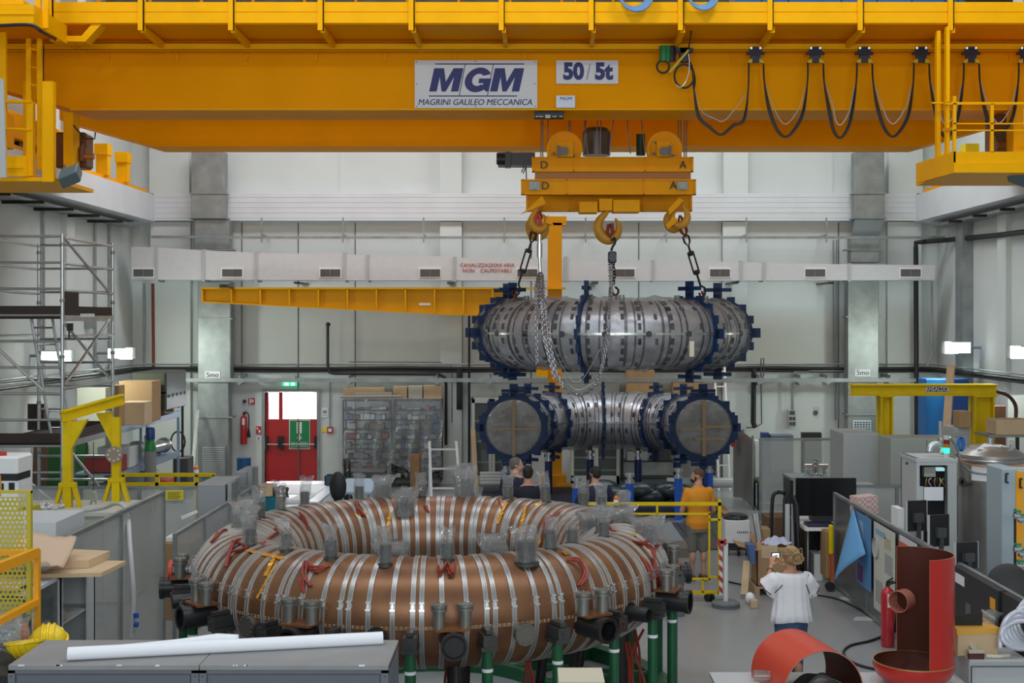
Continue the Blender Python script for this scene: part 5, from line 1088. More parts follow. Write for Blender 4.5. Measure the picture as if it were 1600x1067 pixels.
def ladder(p0, p1, wd, rungs, m, name, label, tilt=0, r=.025):
    t_ = thing(name, p0, label, 'ladder'); p0 = Vector(p0); p1 = Vector(p1); x = Vector((wd/2, 0, 0))
    for s_ in (-1, 1): MB().bar(p0+x*s_, p1+x*s_*.9, r*2, r*2.4, up=(0, 1, 0)).build('rail', m, t_, smooth=0)
    for k in range(rungs): q = p0.lerp(p1, (k+.6)/rungs); MB().bar(q-x, q+x, .025, .035).build('rung', m, t_, smooth=0)
    return t_
D = 30.4; ladder((PX(1132, D), D, 0), (PX(1132, D), D+.8, PZ(572, D)), .27, 8, WHITE, 'wall_ladder', 'tall white ladder leaning on the back wall right of the lower casing')
t_ = ladder((PX(699, 26), 26.0, 0), (PX(692, 26.4), 26.4, PZ(690, 26.4)), .62, 4, WHITE, 'step_ladder', 'white aluminium stepladder standing behind the copper torus')
for s_ in (-1, 1): MB().bar((PX(692, 26.4)+s_*.27, 26.4, PZ(690, 26.4)), (PX(694, 27)+s_*.36, 27.4, 0), .04, .03).build('rear_leg', WHITE, t_, smooth=0)
t_ = thing('sawhorse', (PX(731, 24.5), 24.5, 0), 'small grey folding trestle behind the copper torus, left of the men', 'trestle')
for s_ in (-1, 1): MB().bar((PX(731, 24.5)+s_*.28, 24.5, 0), (PX(731, 24.5)+s_*.04, 24.5, 1.22), .07, .04).build('leg', STEEL, t_, smooth=0)
MB().box(PX(728, 24.5), PX(735, 24.5), 24.46, 24.55, 1.18, 1.28).build('head', STEEL, t_, smooth=0)
b = MB(); D = 30.3; b.box(PX(641, D), PX(655, D), D, D+.3, 0, PZ(737, D)+.4).build('wooden_crate', WOOD, label='narrow brown wooden crate in front of the right plastic sheet', cat='crate', smooth=0)
ladder((PX(744, 30), 30, 0), (PX(739, 30.5), 30.6, PZ(672, 30.5)), .06, 2, CARDL, 'wooden_plank', 'thin pale plank leaning at the glass cabinet door')['category'] = 'plank'
# clutter near the door: work tables with cartons
WT = mat('table_white', (.62, .68, .74), .35)
def table(x0, x1, y, D0, D1, z, m, label, legs=True, name='work_table', th=.05):
    t_ = thing(name, ((x0+x1)/2, D0, 0), label, 'table'); MB().box(x0, x1, D0, D1, z-th, z).build('table_top', m, t_, smooth=0, bevel=.006)
    if legs:
        for xx in (x0+.04, x1-.08):
            for yy in (D0+.04, D1-.08): MB().box(xx, xx+.04, yy, yy+.04, 0, z-th).build('leg', GALV, t_, smooth=0)
    return t_
table(PX(405, 24), PX(512, 24), 0, 23.0, 26.0, .80, WT, 'large white-topped table below the red door')
table(PX(524, 25), PX(585, 25), 0, 24.5, 26.6, .78, mat('table_blue', (.40, .5, .62), .35), 'pale blue table right of the large white one below the door')
table(PX(392, 21.8), PX(508, 21.8), 0, 21.2, 22.4, .82, WT, 'long white workbench nearest the torus, below the red door')
zt = .8
for x0, x1, D, hh, m, nm, l_, c_ in ((404, 428, 23.6, .22, CARDL, 'cardboard_box', 'small open carton on the large white table', 'box'), (404, 435, 21.7, .22, mat('teal_bin', (.01, .16, .2), .4), 'parts_tray', 'teal plastic tray of parts on the long white workbench', 'tray'), (507, 525, 25.2, .22, mat('dark_teal', (.02, .05, .08), .4), 'tool_basket', 'dark blue basket at the edge of the pale blue table', 'basket')):
    z = .82 if D < 22 else .8 if D < 25 else .78; b = MB(); X0, X1 = PX(x0, D), PX(x1, D)
    b.box(X0, X1, D, D+.02, z, z+hh); b.box(X0, X1, D+.3, D+.32, z, z+hh); b.box(X0, X0+.02, D, D+.32, z, z+hh); b.box(X1-.02, X1, D, D+.32, z, z+hh); b.box(X0, X1, D, D+.32, z, z+.02)
    b.build(nm, m, label=l_, cat=c_, smooth=0)
rr_ = random.Random(12)
for k in range(14):
    x = PX(rr_.uniform(386, 412), 21.6); y = rr_.uniform(21.5, 21.9); s_ = rr_.uniform(.02, .05)
    MB().ell((x, y, .82+s_*.8), (s_*1.3, s_, s_*.8), 8, 6).build('machine_part', (STEEL, BLK, COLS[5])[k % 3], label='small %s loose machine part at the left end of the white workbench' % ('steel', 'black', 'white')[k % 3], cat='part', group='loose parts on the workbench')
b = MB()
for k in range(7): a = k*.9; b.tube(smoothpath([(PX(440, 23.6)+.12*math.cos(a+j), 23.6+.1*math.sin(a*2+j), .81+.05*j+.02*(k % 3)) for j in range(4)]+[(PX(446, 23.6), 23.6, .82)]), .02, 6)
b.build('cable_heap', BLK, label='heap of black cables on the large white table', cat='cable')
MB().add([P(436, 752, 23.2)+Vector((0, 0, 0))]*0, []) 
b = MB(); b.box(PX(408, 23), PX(480, 23), 24.0, 25.4, .801, .812); b.build('drawing_sheet', PAPER, label='big white drawing sheet lying on the large white table', cat='paper', smooth=0)
b = MB(); b.prism([(PX(447, 23.2), 23.1, .801), (PX(480, 23.2), 23.1, .801), (PX(495, 24), 23.8, .801), (PX(470, 24), 23.9, .801)], (0, 0, .012)); b.build('grey_sheet', LGREY, label='grey sheet with cut corner on the large white table', cat='paper', smooth=0)
t_ = thing('bent_duct', P(384, 750, 29), 'blue and silver bent duct elbow on the floor left of the door', 'duct'); MB().cyl(P(381, 735, 29), P(381, 715, 29), .16, 20).build('blue_collar', mat('collar_blue', (.01, .08, .2), .4), t_); MB().tube(smoothpath([P(381, 735, 29), P(384, 742, 28.9), P(390, 752, 28.8), P(392, 756, 28.8)]), .14, 16).build('silver_elbow', STEEL, t_)
t_ = thing('rolling_cart', (PX(545, 28.5), 28.5, 0), 'dark push cart with handles in front of the plastic-covered rack', 'cart'); b = MB(); b.box(PX(540, 28.5), PX(605, 28.5), 28.4, 29.0, .35, .5); b.build('deck', mat('cart_slate', (.05, .07, .1), .5), t_, smooth=0)
b = MB()
for x in (539, 546): b.tube(smoothpath([P(x, 745, 28.4), P(x, 724, 28.4), P(x-2, 718, 28.4), P(x-2, 728, 28.3)]), .025, 8)
b.build('handle', BLK, t_)
for x in (545, 600): MB().cyl((PX(x, 28.5), 28.4, .1), (PX(x, 28.5), 28.45, .1), .1, 16).build('wheel', BLK, t_)
MB().box(PX(540, 28.5), PX(602, 28.5), 28.42, 28.98, .5, .72).build('folded_tarp', DGREY, label='dark folded tarpaulin lying on the push cart', cat='tarpaulin', bevel=.04)
t_ = thing('office_chair', (PX(528, 23.6), 23.6, 0), 'black office chair back between table and copper torus', 'chair'); b = MB(); b.ell((PX(528, 23.6), 23.6, 1.0), (.16, .06, .28), 16, 12); b.build('backrest', BLK, t_); MB().box(PX(528, 23.6)-.22, PX(528, 23.6)+.22, 23.25, 23.65, .45, .52, ch=.02).build('seat', BLK, t_); MB().cyl((PX(528, 23.6), 23.5, .05), (PX(528, 23.6), 23.5, .45), .03).build('pedestal', BKMET, t_)
b = MB()
for k in range(5): b.bar((PX(528, 23.6), 23.5, .06), (PX(528, 23.6)+.28*math.cos(k*1.257), 23.5+.28*math.sin(k*1.257), .03), .04)
b.build('base', BKMET, t_, smooth=0); MB().bar((PX(528, 23.6), 23.66, .5), (PX(528, 23.6), 23.64, .85), .05, .02).build('back_stem', BKMET, t_, smooth=0)
# dark floor stage, tarpaulin and plastic roll behind the men
b = MB(); b.box(PX(750, 27), PX(1062, 27), 26.0, 29.2, .005, .25); b.build('pallet_stage', mat('stage_navy', (.015, .02, .045), .6, noise=.3), label='low dark navy stage under the lower casing', cat='platform', smooth=0)
b = MB(); 
for j in range(10):
    f = j/9; b.ell((PX(930+130*f, 26.6), 26.7+.2*math.sin(j*2), .46+.08*math.sin(j*1.7)), (.34, .25, .18), 12, 8)
b.build('tarpaulin', mat('tarp_dark', (.02, .035, .04), .35, bump=.6, bscale=5), label='crumpled dark tarpaulin heaped in front of the lower casing', cat='tarpaulin')
MB().cyl(P(1042, 754, 27.6), P(1144, 754, 27.6), .11, 20).build('plastic_roll', mat('roll_plastic', (.55, .58, .58), .25), label='long translucent plastic roll lying behind the orange-shirt man', cat='roll')
MB().tube(smoothpath([(PX(975+8*k, 27.2), 27.2+.1*math.sin(k), .52+.05*math.sin(k*2.1)) for k in range(9)]), [.05, .1, .13, .1, .14, .1, .12, .1, .05]*6+[.05], 10).build('film_bundle', BAG, label='loose bundle of clear film left of the plastic roll', cat='plastic film') if False else None
b = MB()
for k in range(4): b.cyl(P(750, 741+k*5, 28.5-k*.1), P(800, 741+k*5, 28.5-k*.1), .06, 12)
b.build('pipe_stack', mat('pipe_grey', (.3, .31, .3), .5), label='stack of grey tubes beside the grey-haired man', cat='tube')
# steel floor plates with dark slots, right of the men
SP = mat('track_plate', (.09, .085, .08), .5, .3, noise=.4, nscale=2)
b = MB(); b.box(PX(1060, 24.5), PX(1150, 24.5), 22.6, 29.6, .003, .02); o_ = b.build('floor_plate', SP, label='dark steel floor track plate right of the orange-shirt man', cat='floor plate', smooth=0)
b = MB()
for k in range(4): b.box(PX(1066+k*22, 24.5), PX(1068+k*22, 24.5), 22.6, 29.6, .02, .024)
b.build('slot', BLK, o_, smooth=0)
MB().box(PX(1150, 24.5), PX(1164, 24.5), 22.4, 29.8, .003, .12).build('timber_sleeper', WOOD, label='brown timber beam along the steel floor plates', cat='beam', smooth=0)
MB().box(PX(1010, 22), PX(1078, 22), 21.9, 22.7, .003, .15).build('plinth_board', mat('plinth_brown', (.18, .15, .13), .5), label='low brown plinth on the floor behind the yellow barrier', cat='plinth', smooth=0)
# ---------------------------------------------------------------- left side: scaffold, racks, fences, portal
X1, X0, DA, DB = -7.9, -9.3, 21.5, 24.1
sf = thing('scaffold_tower', (X1, DA, 0), 'aluminium scaffold tower with dark toe boards standing by the left wall', 'scaffold')
zt = 5.56
for x in (X0, X1):
    for y in (DA, DB):
        s_ = MB().cyl((x, y, 0), (x, y, zt), .033, 14).build('upright', STEEL, sf); 
        b = MB()
        for k in range(6): b.cyl((x, y, .6+k*.95), (x, y, .66+k*.95), .043, 12)
        b.build('coupler', GALV, s_)
for y in (DA, DB):
    for k in range(13):
        z = 5.52-k*.445
        if z > .1: MB().cyl((X0, y, z), (X1, y, z), .024, 10).build('rung', STEEL, sf)
for z in (5.5, 5.06, 4.60, 3.82, 2.93, .9):
    MB().cyl((X1, DA, z), (X1, DB, z), .024, 10).build('side_rail', STEEL, sf); MB().cyl((X0, DA, z), (X0, DB, z), .024, 10).build('side_rail', STEEL, sf)
for (x, za, zb, ya, yb_) in ((X1, 5.5, 4.62, DA-.02, DB-.3), (X1, 4.05, 3.02, DA, DB-.3), (X1, 3.0, 4.1, DA, DB-.3), (X1, 2.0, .7, DA, DB-.2)): MB().cyl((x+.03, ya, za), (x+.03, yb_, zb), .024, 10).build('diagonal_brace', STEEL, sf)
for a, c_ in (((X0, DA-.03, 3.9), (X1-.3, DA-.03, 2.9)), ((X0, DA-.03, 2.1), (X1, DA-.03, .9))): MB().cyl(a, c_, .022, 10).build('diagonal_brace', STEEL, sf)
for z in (4.18, 2.02):
    b = MB(); b.box(X0, X1, DA+.05, DB-.05, z-.06, z); b.build('platform_deck', PLY, sf, smooth=0)
    b = MB(); b.box(X1-.02, X1+.01, DA+.05, DB-.05, z, z+.16); b.box(X0, X1, DA-.02, DA, z, z+.16); b.box(X0, X1, DB, DB+.02, z, z+.16); b.build('toe_board', PLY, sf, smooth=0)
    MB().box(X1-.02, X1+.03, DA+.05, DB-.05, z-.1, z-.0).build('platform_edge', STEEL, sf, smooth=0)
b = MB(); b.box(X1-.01, X1+.012, DA+.1, DA+.75, 4.3, 4.62); b.build('standing_board', PLY, sf, smooth=0)
b = MB(); D = DA+.02; b.box(PX(126, 22.3), PX(148, 22.3), 22.28, 22.3, PZ(495, 22.3), PZ(490, 22.3)); b.build('maker_plate', PAPER, sf, smooth=0)
for (a, c_) in ((P(48, 494, 21.7), P(80, 680, 21.7)), (P(81, 494, 21.9), P(112, 680, 21.9))): MB().cyl(a, c_, .025, 10).build('ladder_rail', STEEL, sf)
for k in range(7): MB().cyl(P(51+k*4.4, 512+k*26, 21.7), P(84+k*4.3, 512+k*26, 21.9), .017, 8).build('ladder_rung', STEEL, sf)
MB().tube([P(108, 506, 21.4), P(108, 528, 21.4)], .015, 6).box(PX(105, 21.4), PX(112, 21.4), 21.38, 21.48, PZ(517, 21.4), PZ(505, 21.4)).build('handle_clamp', BLK, sf)
MB().box(PX(70, 26), PX(133, 26), 26, 26.15, 0, PZ(690, 26)).build('green_panel', mat('panel_green', (.015, .09, .02), .6), label='dark green board behind the scaffold and the left portal', cat='board', smooth=0)
MB().bar((PX(60, 25.2), 25.2, 0), (PX(57, 25.2), 25.5, 2.3), .28, .05).build('wooden_board', mat('dark_plank', (.10, .05, .03), .7), label='dark brown board leaning behind the scaffold', cat='board', smooth=0)
b = MB(); D = 25; pbox(b, 43, 68, 631, 672, 24.2, .05); b.build('panel_board', PLY, label='dark square board standing on the lower scaffold deck', cat='board', smooth=0)
b = MB(); D = 26.5; pbox(b, 104, 152, 610, 637, D, .6); pass
# steel shelving along the left wall
SB = mat('shelf_blue', (.34, .45, .60), .35, .4)
RX, R0, R1 = -7.9, 24.5, 28.75
rk = thing('shelving_rack', (RX-.45, (R0+R1)/2, 0), 'long pale blue steel shelving along the left wall, loaded with parts', 'shelf')
for y in (R0, 26.4, R1):
    for x in (RX-.9, RX-.05): MB().box(x, x+.05, y-.06, y, 0, 2.06).build('upright', SB, rk, smooth=0)
for z in (2.03, 1.14, .32):
    b = MB(); b.box(RX-.02, RX, R0, R1-.06, z-.13, z); b.box(RX-.9, RX-.02, R0, R1-.06, z-.04, z-.01); b.build('shelf', SB, rk, smooth=0)
def cbox(px0, px1, D, dep, z, hh, m, l_, name='cardboard_box', cat='box', ch=.008, rz=0):
    a, c_ = PX(px0, D), PX(px1, D); return MB().box(a, c_, D, D+dep, z+.001, z+hh, ch=ch).build(name, m, label=l_, cat=cat, smooth=0)
cbox(190, 226, 25.0, .5, 2.03, .45, CARDL, 'cardboard carton with pale front, lower of the pile on the blue shelving'); cbox(186, 238, 25.7, .6, 2.03, .83, CARD, 'large carton behind the front one on the blue shelving top')
cbox(172, 186, 24.6, .35, 2.03, .8, CARD, 'cardboard carton behind the scaffold on the shelving top'); cbox(120, 165, 26.2, .5, 0, 2.7, mat('carton_pale', (.42, .42, .36), .6), 'tall pale wall panel box behind the scaffold, left of the cartons')
t_ = thing('power_supply', P(232, 640, 27.3), 'dark green instrument rack box on top of the shelving near the corner', 'machine'); D = 27.0
b = MB(); b.box(PX(205, 26.6), PX(258, 26.6), 26.6, 28.2, 2.2, 2.55, ch=.01); b.box(PX(205, 26.6), PX(258, 26.6), 26.6, 28.2, 2.58, 3.0, ch=.02); b.build('casing', mat('machine_green', (.05, .06, .035), .5), t_, smooth=0)
b = MB(); b.box(PX(258, 26.6), PX(258, 26.6)+.02, 26.65, 28.15, 2.22, 2.98); 
for k in range(5): b.cyl((PX(258, 26.6)+.02, 26.8+k*.3, 2.5), (PX(258, 26.6)+.05, 26.8+k*.3, 2.5), .035, 10)
b.build('front_panel', mat('panel_slate', (.16, .18, .19), .4, .4), t_, smooth=0)
b = MB()
for k in range(3): b.box(RX-.75, RX-.05, 27.0+k*.7, 27.1+k*.7, 2.035, 2.13)
b.box(RX-.75, RX-.05, 27.0, 28.5, 2.13, 2.16); b.build('wooden_pallet', mat('pallet_wood', (.45, .3, .18), .7), label='small wooden pallet under the green instrument box', cat='pallet', smooth=0)
for k, (y, z, hh, m, l_, nm) in enumerate(((24.55, 1.14, .3, COLS[2], 'low red box on the middle blue shelf', 'storage_box'), (25.3, 1.14, .42, COLS[5], 'white box with drawings left of the middle upright', 'storage_box'), (24.55, .32, .55, COLS[5], 'white carton on the lowest blue shelf left part', 'storage_box'), (25.2, .32, .5, COLS[1], 'black box on the lowest blue shelf', 'storage_box'), (26.8, .32, .55, COLS[5], 'white and brown box low on the shelving behind the gas cylinder', 'storage_box'), (27.9, .32, .25, mat('orange_red', (.6, .09, .02), .5), 'orange red box low at the far end of the shelving', 'storage_box'))):
    MB().box(RX-.7, RX-.06, y, y+.6, z+.001, z+hh, ch=.01).build(nm, m, label=l_, cat='box', smooth=0)
t_ = thing('vacuum_fitting', (RX-.3, 27.6, 1.15), 'shiny steel vacuum fitting lying on the middle blue shelf', 'fitting'); b = MB(); b.cyl((RX-.35, 27.0, 1.32), (RX-.2, 28.2, 1.32), .13, 20); b.cyl((RX-.36, 26.95, 1.32), (RX-.35, 27.0, 1.32), .17, 20); b.cyl((RX-.2, 28.15, 1.32), (RX-.19, 28.22, 1.32), .17, 20); b.cyl((RX-.3, 27.4, 1.35), (RX-.3, 27.35, 1.6), .09, 16); b.build('tube_body', STEEL, t_); MB().box(RX-.35, RX-.2, 27.2, 28.0, 1.141, 1.2).build('foot', BKMET, t_)
t_ = thing('vacuum_fitting', (RX-.3, 26.8, 1.15), 'small steel flange standing behind the gas cylinder cap', 'fitting'); b = MB(); b.cyl((RX-.35, 26.6, 1.36), (RX-.3, 26.72, 1.36), .2, 20); b.cyl((RX-.33, 26.7, 1.36), (RX-.28, 26.9, 1.36), .1, 20); b.build('flange', STEEL, t_)
D = 25.9; x = PX(235, D); t_ = thing('gas_cylinder', (x, D, 0), 'grey gas cylinder with green shoulder and blue cap at the shelving', 'gas cylinder')
b = MB(); b.lathe((x, D, 0), [(0, 0), (.11, 0), (.115, .03), (.115, 1.42)], 20); b.build('body', mat('cyl_grey', (.22, .23, .23), .4), t_); MB().lathe((x, D, 1.42), [(.115, 0), (.112, .1), (.09, .2), (.06, .26)], 20).build('shoulder', mat('cyl_green', (.01, .22, .04), .35), t_); MB().lathe((x, D, 1.66), [(.09, 0), (.095, .2), (.08, .24), (0, .25)], 20).build('cap', mat('cyl_blue', (.01, .04, .2), .35), t_)
t_ = thing('coiled_hose', P(281, 690, 29.2), 'dark hose coil hanging on a post in the left corner', 'hose'); b = MB(); b.cyl((PX(285, 29.2), 29.2, 0), (PX(285, 29.2), 29.2, PZ(614, 29.2)), .03, 8); b.build('post', BLK, t_); b = MB(); b.tube([P(278+4*math.cos(q*PI/8), 629+7*math.sin(q*PI/8), 29.1) for q in range(16)], .02, 6, closed=True); b.build('loop', BLK, t_); b = MB(); b.tube([P(278+11*math.cos(q*PI/8), 690+16*math.sin(q*PI/8), 29.1) for q in range(16)], .02, 6, closed=True); b.build('loop', BLK, t_)
MB().bar((PX(297, 29.6), 29.6, 0), (PX(309, 30.9), 30.9, 1.9), .08, .03).build('steel_bar', GALV, label='long steel bar leaning against the left vertical duct', cat='bar', smooth=0)
MB().box(PX(268, 28.9), PX(292, 28.9), 29.0, 29.5, 0, .95, ch=.02).build('equipment_cart', DGREY, label='dark grey box cart standing in the left back corner', cat='cart', smooth=0)
# yellow barrier far left
def barrier(pts, D, zs, posts, label, m=GY, r=.03):
    t_ = thing('yellow_barrier', (pts[0], D, 0), label, 'barrier')
    for z in zs: MB().box(pts[0], pts[1], D, D+.05, z-.035, z+.035).build('rail', m, t_, smooth=0)
    for x in posts: MB().box(x-.03, x+.03, D, D+.05, 0, zs[0]).build('post', m, t_, smooth=0)
    return t_
D = 24.3; barrier((PX(190, D), PX(336, D)), D, (1.13, .95), [PX(p, D) for p in (192, 245, 307, 334)], 'low yellow barrier in front of the blue shelving')
t_ = thing('barrier_lamp', P(306, 741, D), 'small orange lamp on the far left yellow barrier', 'lamp'); MB().cyl((PX(306, D), D+.02, 1.165), (PX(306, D), D+.02, 1.23), .05).build('base', PAPER, t_); MB().lathe((PX(306, D), D+.02, 1.23), [(.045, 0), (.045, .05), (0, .09)], 14).build('lens', mat('lens_orange', (.8, .2, .03), .3), t_)
# polycarbonate fences
def fence(p0, p1, h, label, n_=3, z0=.05, m=POLY):
    p0 = Vector((*p0, 0)); p1 = Vector((*p1, 0)); t_ = thing('screen_fence', p0, label, 'fence'); d = (p1-p0).normalized(); L = (p1-p0).length
    MB().bar(p0+Vector((0, 0, h-.02)), p1+Vector((0, 0, h-.02)), .05, .04).build('top_rail', GALV, t_, smooth=0); MB().bar(p0+Vector((0, 0, z0)), p1+Vector((0, 0, z0)), .05, .04).build('bottom_rail', GALV, t_, smooth=0)
    for k in range(n_+1): q = p0.lerp(p1, k/n_); MB().bar(q, q+Vector((0, 0, h)), .045, .045).build('post', GALV, t_, smooth=0)
    for k in range(n_): a = p0.lerp(p1, k/n_)+d*.03; c_ = p0.lerp(p1, (k+1)/n_)-d*.03; MB().bar(a+Vector((0, 0, (h+z0)/2)), c_+Vector((0, 0, (h+z0)/2)), .008, h-z0-.06).build('clear_panel', m, t_, smooth=0)
    for q in (p0, p1): MB().bar(q+Vector((-.15, 0, .01)), q+Vector((.15, 0, .01)), .05, .02).build('foot', GALV, t_, smooth=0)
    return t_
fence((-4.49, 12.3), (-4.49, 15.6), 2.0, 'tall clear panel fence left of the copper torus, nearest part', 2)
fence((-4.39, 15.75), (-4.39, 20.0), 1.45, 'clear panel fence running back behind the copper torus on the left', 3)
cf = fence((-9.0, 20.15), (-4.3, 20.15), 1.46, 'clear panel cross fence in front of the scaffold with a yellow sticker', 5)
MB().box(PX(259, 20.1), PX(287, 20.1), 20.08, 20.12, PZ(781, 20.1), PZ(766, 20.1)).build('yellow_sticker', MATS['sign_yellow'], cf, smooth=0)
b = MB()
for k in range(4): b.box(PX(262, 20.07), PX(283-3*(k % 2), 20.07), 20.07, 20.08, PZ(769.6+3*k, 20.07), PZ(768.6+3*k, 20.07))
b.build('print', mat('print_olive', (.25, .2, .02), .6), cf, smooth=0)
# grey cabinets beside the fence
MB().box(PX(308, 18.6), PX(352, 18.6), 18.6, 19.6, .0, 1.69, ch=.01).build('equipment_cabinet', mat('cab_bluegrey', (.28, .30, .32), .5), label='plain grey cabinet behind the fence, left of the door', cat='cabinet', smooth=0)
MB().box(PX(358, 18.7), PX(364, 18.7), 18.6, 19.0, .0, 1.70).build('steel_profile', GALV, label='upright grey steel profile beside the plain grey cabinet', cat='profile', smooth=0)
MB().box(PX(366, 20.3), PX(385, 20.3), 20.4, 21.2, 0, 1.66, ch=.01).build('equipment_cabinet', MATS['cab_bluegrey'], label='narrow grey cabinet behind the plain one beside the fence', cat='cabinet', smooth=0)
MB().box(PX(387, 20.3), PX(394, 20.3), 20.3, 20.5, 0, 1.73).build('steel_profile', GALV, label='upright grey steel profile at the fence corner', cat='profile', smooth=0)
MB().box(PX(262, 17.5), PX(303, 17.5), 17.3, 18.2, 0, 1.05).build('wooden_crate', CARD, label='brown crate seen through the fence under the yellow sticker', cat='crate', smooth=0)
MB().box(PX(258, 17.4), PX(276, 17.4), 17.4, 17.7, 1.051, 1.12, ch=.01).build('white_case', WHITE, label='small white case on the brown crate behind the fence', cat='case', smooth=0)
MB().tube([P(283, 808, 17.5), P(308, 798, 17.6), P(309, 800, 17.6), P(284, 811, 17.5)], .01, 6, closed=True).build('wire_handle', WHITE, label='bent white wire handle beside the small white case', cat='wire')
# white-topped cabinets
t_ = thing('low_cabinet', (PX(120, 18.4), 18.4, 0), 'long pale low cabinet carrying the yellow portal', 'cabinet'); b = MB(); b.box(PX(-20, 18.2), PX(196, 18.2), 18.2, 19.4, .05, 1.29); b.build('body', mat('cab_pale', (.45, .48, .42), .5), t_, smooth=0); MB().box(PX(-20, 18.2), PX(200, 18.2), 18.15, 19.45, 1.29, 1.34).build('top', mat('top_pale', (.6, .62, .58), .4), t_, smooth=0)
b = MB()
for px in (52, 106, 160): b.box(PX(px, 18.19)-.008, PX(px, 18.19)+.008, 18.195, 18.2, .1, 1.27)
b.build('door_gap', SHD, t_, smooth=0)
pt = thing('lifting_portal', (PX(140, 18.8), 18.8, 1.34), 'small yellow steel portal frame with a pale disc on one post', 'portal'); z0 = 1.341
a, c_ = P(106, 0, 18.7), P(182, 0, 19.3)
for q in (a, c_):
    b = MB(); b.box(q.x-.06, q.x+.06, q.y-.05, q.y+.05, z0, 2.62); b.build('post', GY, pt, smooth=0)
    b = MB()
    for s_ in (-1, 1): b.bar((q.x+s_*.18, q.y, z0), (q.x+s_*.08, q.y, z0+.34), .05, .08, up=(0, 1, 0))
    b.box(q.x-.12, q.x+.12, q.y-.056, q.y+.056, z0+.3, z0+.36); b.build('foot_brace', GY, pt, smooth=0)
b = MB(); dd = (c_-a); b.bar(Vector((a.x, a.y, 2.63))-dd*.12, Vector((c_.x, c_.y, 2.80))+dd*.14, .10, .02); b.bar(Vector((a.x, a.y, 2.77))-dd*.12, Vector((c_.x, c_.y, 2.94))+dd*.14, .12, .02); b.bar(Vector((a.x, a.y, 2.70))-dd*.12, Vector((c_.x, c_.y, 2.87))+dd*.14, .02, .14); b.build('top_beam', GY, pt, smooth=0)
b = MB(); b.prism([(a.x+.06, a.y-.04, 2.2), (a.x+.06, a.y-.04, 2.6), (a.x+.30, a.y-.04, 2.64)], (0, .08, 0)); b.build('gusset', GY, pt, smooth=0); b = MB(); b.prism([(c_.x-.06, c_.y-.04, 2.2), (c_.x-.06, c_.y-.04, 2.7), (c_.x-.30, c_.y-.04, 2.68)], (0, .08, 0)); b.build('gusset', GY, pt, smooth=0)
b = MB(); b.cyl((c_.x, c_.y-.12, 2.06), (c_.x, c_.y-.05, 2.06), .125, 28); ds = b.build('round_disc', mat('disc_beige', (.32, .26, .2), .5, .3), pt); b = MB()
for k in range(8): q = k*PI/4; b.cyl((c_.x+.09*math.cos(q), c_.y-.13, 2.06+.09*math.sin(q)), (c_.x+.09*math.cos(q), c_.y-.12, 2.06+.09*math.sin(q)), .012, 8)
b.build('bolt', PAPER, ds)
b = MB(); b.cyl(P(146, 690, 19), P(146, 770, 19), .006, 6); b.build('cord', BLK, pt); b = MB(); b.tube([P(146+5*math.cos(q*PI/6), 775+7*math.sin(q*PI/6), 19) for q in range(12)], .02, 6, closed=True); b.cyl(P(146, 783, 19), P(146, 790, 19), .05); b.build('shackle_weight', STEEL, pt)
b = MB()
for k in range(40): x = rnd.uniform(PX(52, 18.6), PX(100, 18.6)); y = rnd.uniform(18.3, 18.9); b.ell((x, y, 1.345+.03), (rnd.uniform(.03, .06), .04, rnd.uniform(.02, .035)), 7, 5)
b.build('crumpled_foil', mat('foil', (.75, .75, .8), .25, .5, bump=.5, bscale=30), label='heap of crumpled shiny foil on the pale low cabinet', cat='foil', kind='stuff')
t_ = MB().tube(smoothpath([P(50, 801, 18.0), P(120, 799, 18.0), P(160, 794, 17.6), P(180, 787, 17.0), P(193, 791, 16.0), P(200, 808, 14.4), P(203, 850, 14.0), P(207, 900, 13.9), P(209, 940, 13.9), P(206, 995, 13.9)]), .025, 8).build('flexible_conduit', mat('conduit_white', (.62, .62, .64), .4), label='pale flexible conduit draped over the left fence', cat='conduit')
b = MB(); b.cyl(P(212, 958, 13.85), P(213, 965, 13.85), .03, 10); b.cyl(P(210, 975, 13.85), P(216, 976, 13.85), .03, 10); b.build('blue_fitting', BLUEB, t_)
# open cupboard with shelves, cartons on top
CX0, CX1, CD0, CD1, CZ = -4.62, -4.1, 10.25, 12.0, 1.86
ob = thing('open_cupboard', (-4.36, 11.1, 0), 'light grey open cupboard with shelves in front of the left fence', 'cupboard')
b = MB(); b.box(CX0, CX1, CD0, CD1, CZ-.03, CZ); b.box(CX0, CX1, CD0, CD0+.03, 0, CZ); b.box(CX0, CX1, CD1-.03, CD1, 0, CZ); b.box(CX0, CX1, 11.1, 11.14, 0, CZ); b.box(CX0, CX0+.02, CD0, CD1, 0, CZ); b.box(CX1-.01, CX1, 11.78, CD1, 0, CZ); b.box(CX1-.01, CX1, 11.07, 11.18, 0, CZ); b.build('carcass', LGREY, ob, smooth=0)
for z in (.5, .98, 1.42): MB().box(CX0, CX1-.02, CD0, CD1-.03, z-.02, z).build('shelf_board', LGREY, ob, smooth=0)
MB().box(CX1-.02, CX1-.012, CD0+.05, 11.07, .05, CZ-.05).build('glass_door', GLASS, ob, smooth=0)
for y, z, l_ in ((11.4, 1.42, 'small pale block on the upper board of the open cupboard'), (11.3, .98, 'crumpled white rag on the lower board of the open cupboard')): MB().ell((CX1-.12, y, z+.045), (.05, .08, .045), 10, 7).build('shelf_item', CARDL if z > 1.2 else PAPER, label=l_, cat='item')
def slab(pts, z, h, m, l_, tilt=0): return MB().prism([(x, y, z+tilt*(x+4.2)) for x, y in pts], (0, 0, h)).build('cardboard_sheet', m, label=l_, cat='cardboard', smooth=0)
